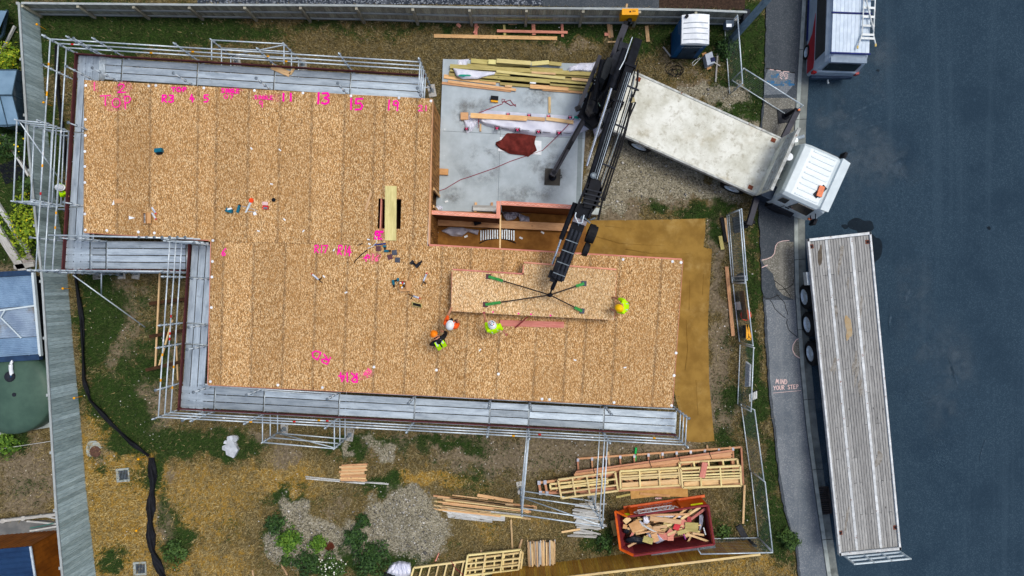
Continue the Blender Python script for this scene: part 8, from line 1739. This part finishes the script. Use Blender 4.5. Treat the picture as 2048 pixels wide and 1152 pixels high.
def scatter_mesh(name, V3, faces_per, mat, cols, label, cat, smooth=False):
    nv = len(V3); me = bpy.data.meshes.new(name); me.vertices.add(nv); me.vertices.foreach_set('co', V3.astype(np.float32).ravel()); k = faces_per.shape[1]
    me.loops.add(faces_per.size); me.loops.foreach_set('vertex_index', faces_per.ravel().astype(np.int32)); me.polygons.add(len(faces_per)); me.polygons.foreach_set('loop_start', np.arange(0, faces_per.size, k, dtype=np.int32)); me.polygons.foreach_set('loop_total', np.full(len(faces_per), k, np.int32)); me.update(calc_edges=True)
    a = me.color_attributes.new('tint', 'FLOAT_COLOR', 'POINT'); a.data.foreach_set('color', np.concatenate([cols, np.ones((nv, 1))], 1).astype(np.float32).ravel()); me.materials.append(mat); o = bpy.data.objects.new(name, me); C.objects.link(o); return tag(o, label, cat, kind='stuff')
def tint_mat(name, rough=.85):
    g = G(name); return g.end(g.n('Attribute', _attribute_name='tint').outputs['Color'], rough, 0, .15)
def blades(name, N, pick, label, seed, lmin, lmax, wmin, wmax, lie):
    rg = np.random.default_rng(seed); x = rg.uniform(-21.2, 11.6, N); y = rg.uniform(-12.2, 12.2, N); k_ = rg.integers(0, N // 14, N); cl_ = rg.random(N) < .55; x = np.where(cl_, x[k_] + rg.normal(0, .05, N), x); y = np.where(cl_, y[k_] + rg.normal(0, .05, N), y)
    c = cover_at(x, y); w, col = pick(c, rg, N); ok = (rg.random(N) < w) & ~blocked(x, y); x, y, col = x[ok], y[ok], col[ok]; n = len(x); z = ground_z(x, y)
    L_ = rg.uniform(lmin, lmax, n); a = rg.uniform(0, 6.283, n); wd = rg.uniform(wmin, wmax, n); t = rg.uniform(*lie, n); dx, dy = np.cos(a), np.sin(a)
    v0 = np.stack([x - dy * wd, y + dx * wd, z], -1); v1 = np.stack([x + dy * wd, y - dx * wd, z], -1); v2 = np.stack([x + dx * L_ * t, y + dy * L_ * t, z + L_ * np.sqrt(1 - t * t) + .01], -1)
    V3 = np.stack([v0, v1, v2], 1).reshape(-1, 3); return scatter_mesh(name, V3, np.arange(3 * n).reshape(n, 3), TINT, np.repeat(col, 3, 0), label, 'grass')
TINT = tint_mat('plant_tint')
def cmix(rg, n, a, b): t = rg.random((n, 1)); return np.array(a) * (1 - t) + np.array(b) * t
def pick_dry(c, rg, n):
    w = np.clip(1 - c['v'] * 1.5, 0, 1) * np.clip(1 - c['d'] * .9, .12, 1) * np.clip(1.05 - c['g'] * 1.25, .03, 1); yk = np.clip(c['y'], 0, 1)[:, None]
    col = cmix(rg, n, (.11, .092, .042), (.34, .28, .145)) * (1 - yk) + cmix(rg, n, (.23, .165, .055), (.6, .46, .2)) * yk; dark = rg.random(n) < .3; col[dark] *= .45; return w, col
def pick_green(c, rg, n):
    w = np.clip((c['g'] - .2) * 1.8, 0, 1) * np.clip(1 - c['v'], 0, 1); return w, cmix(rg, n, (.014, .03, .008), (.085, .12, .034))
blades('dry_grass', 520000, pick_dry, 'dry straw coloured grass over the site lawn', 3, .06, .2, .008, .02, (.6, .97))
blades('green_grass', 420000, pick_green, 'dark green grass and weeds along the fences and verge', 4, .06, .16, .008, .018, (.4, .95))
# gravel stones
def stones(N, seed):
    rg = np.random.default_rng(seed); x = rg.uniform(-12, 11, N); y = rg.uniform(-12, 9, N); c = cover_at(x, y); w = np.clip(c['v'] * 1.3 - .4, 0, 1) + np.clip(c['d'] - .3, 0, 1) * .05; px = x / .02 + 1024; py = 576 - y / .02; w = w * np.where((px < 900) & (py > 960), 1.0, .35); ok = (rg.random(N) < w) & ~blocked(x, y); x, y = x[ok], y[ok]; n = len(x); z = ground_z(x, y); s = np.minimum(.1, .008 + rg.exponential(.011, n)); base = np.array([(1, 0, 0), (-.2, .9, 0), (-.9, .1, 0), (.1, -.9, 0), (.1, .1, .7), (0, 0, -.4)])
    V3 = (base[None] * (1 + rg.normal(size=(n, 6, 3)) * .18)) * s[:, None, None] + np.stack([x, y, z + s * .2], -1)[:, None]; f = np.array([(0, 1, 4), (1, 2, 4), (2, 3, 4), (3, 0, 4), (1, 0, 5), (2, 1, 5), (3, 2, 5), (0, 3, 5)]); F_ = (f[None] + 6 * np.arange(n)[:, None, None]).reshape(-1, 3); g_ = .1 + .65 * rg.random((n, 1)) ** 2.0; col = g_ * np.array([[1.0, .97, .88]]); return scatter_mesh('gravel_stones', V3.reshape(-1, 3), F_, TINT, np.repeat(col, 6, 0), 'loose pale gravel stones on the heap and drive', 'gravel')
stones(90000, 9)
# small white flowers and litter specks through the weeds
rg = np.random.default_rng(77); N = 1400; x = rg.uniform(-18, 10, N); y = rg.uniform(-11.5, 11, N); c = cover_at(x, y); ok = (rg.random(N) < np.clip(c['g'] * .25 + c['d'] * .55 + .08, 0, 1)) & ~blocked(x, y); x, y = x[ok], y[ok]; n = len(x); z = ground_z(x, y) + .05; s = rg.uniform(.012, .035, n)
V3 = np.stack([np.stack([x - s, y, z], -1), np.stack([x, y - s * .8, z], -1), np.stack([x + s, y, z + .01], -1), np.stack([x, y + s * .8, z], -1)], 1).reshape(-1, 3); scatter_mesh('white_specks', V3, np.arange(4 * n).reshape(n, 4), TINT, np.repeat(cmix(rg, n, (.4, .4, .36), (.8, .8, .78)), 4, 0), 'tiny white flowers and chips scattered over the weeds and soil', 'flowers')
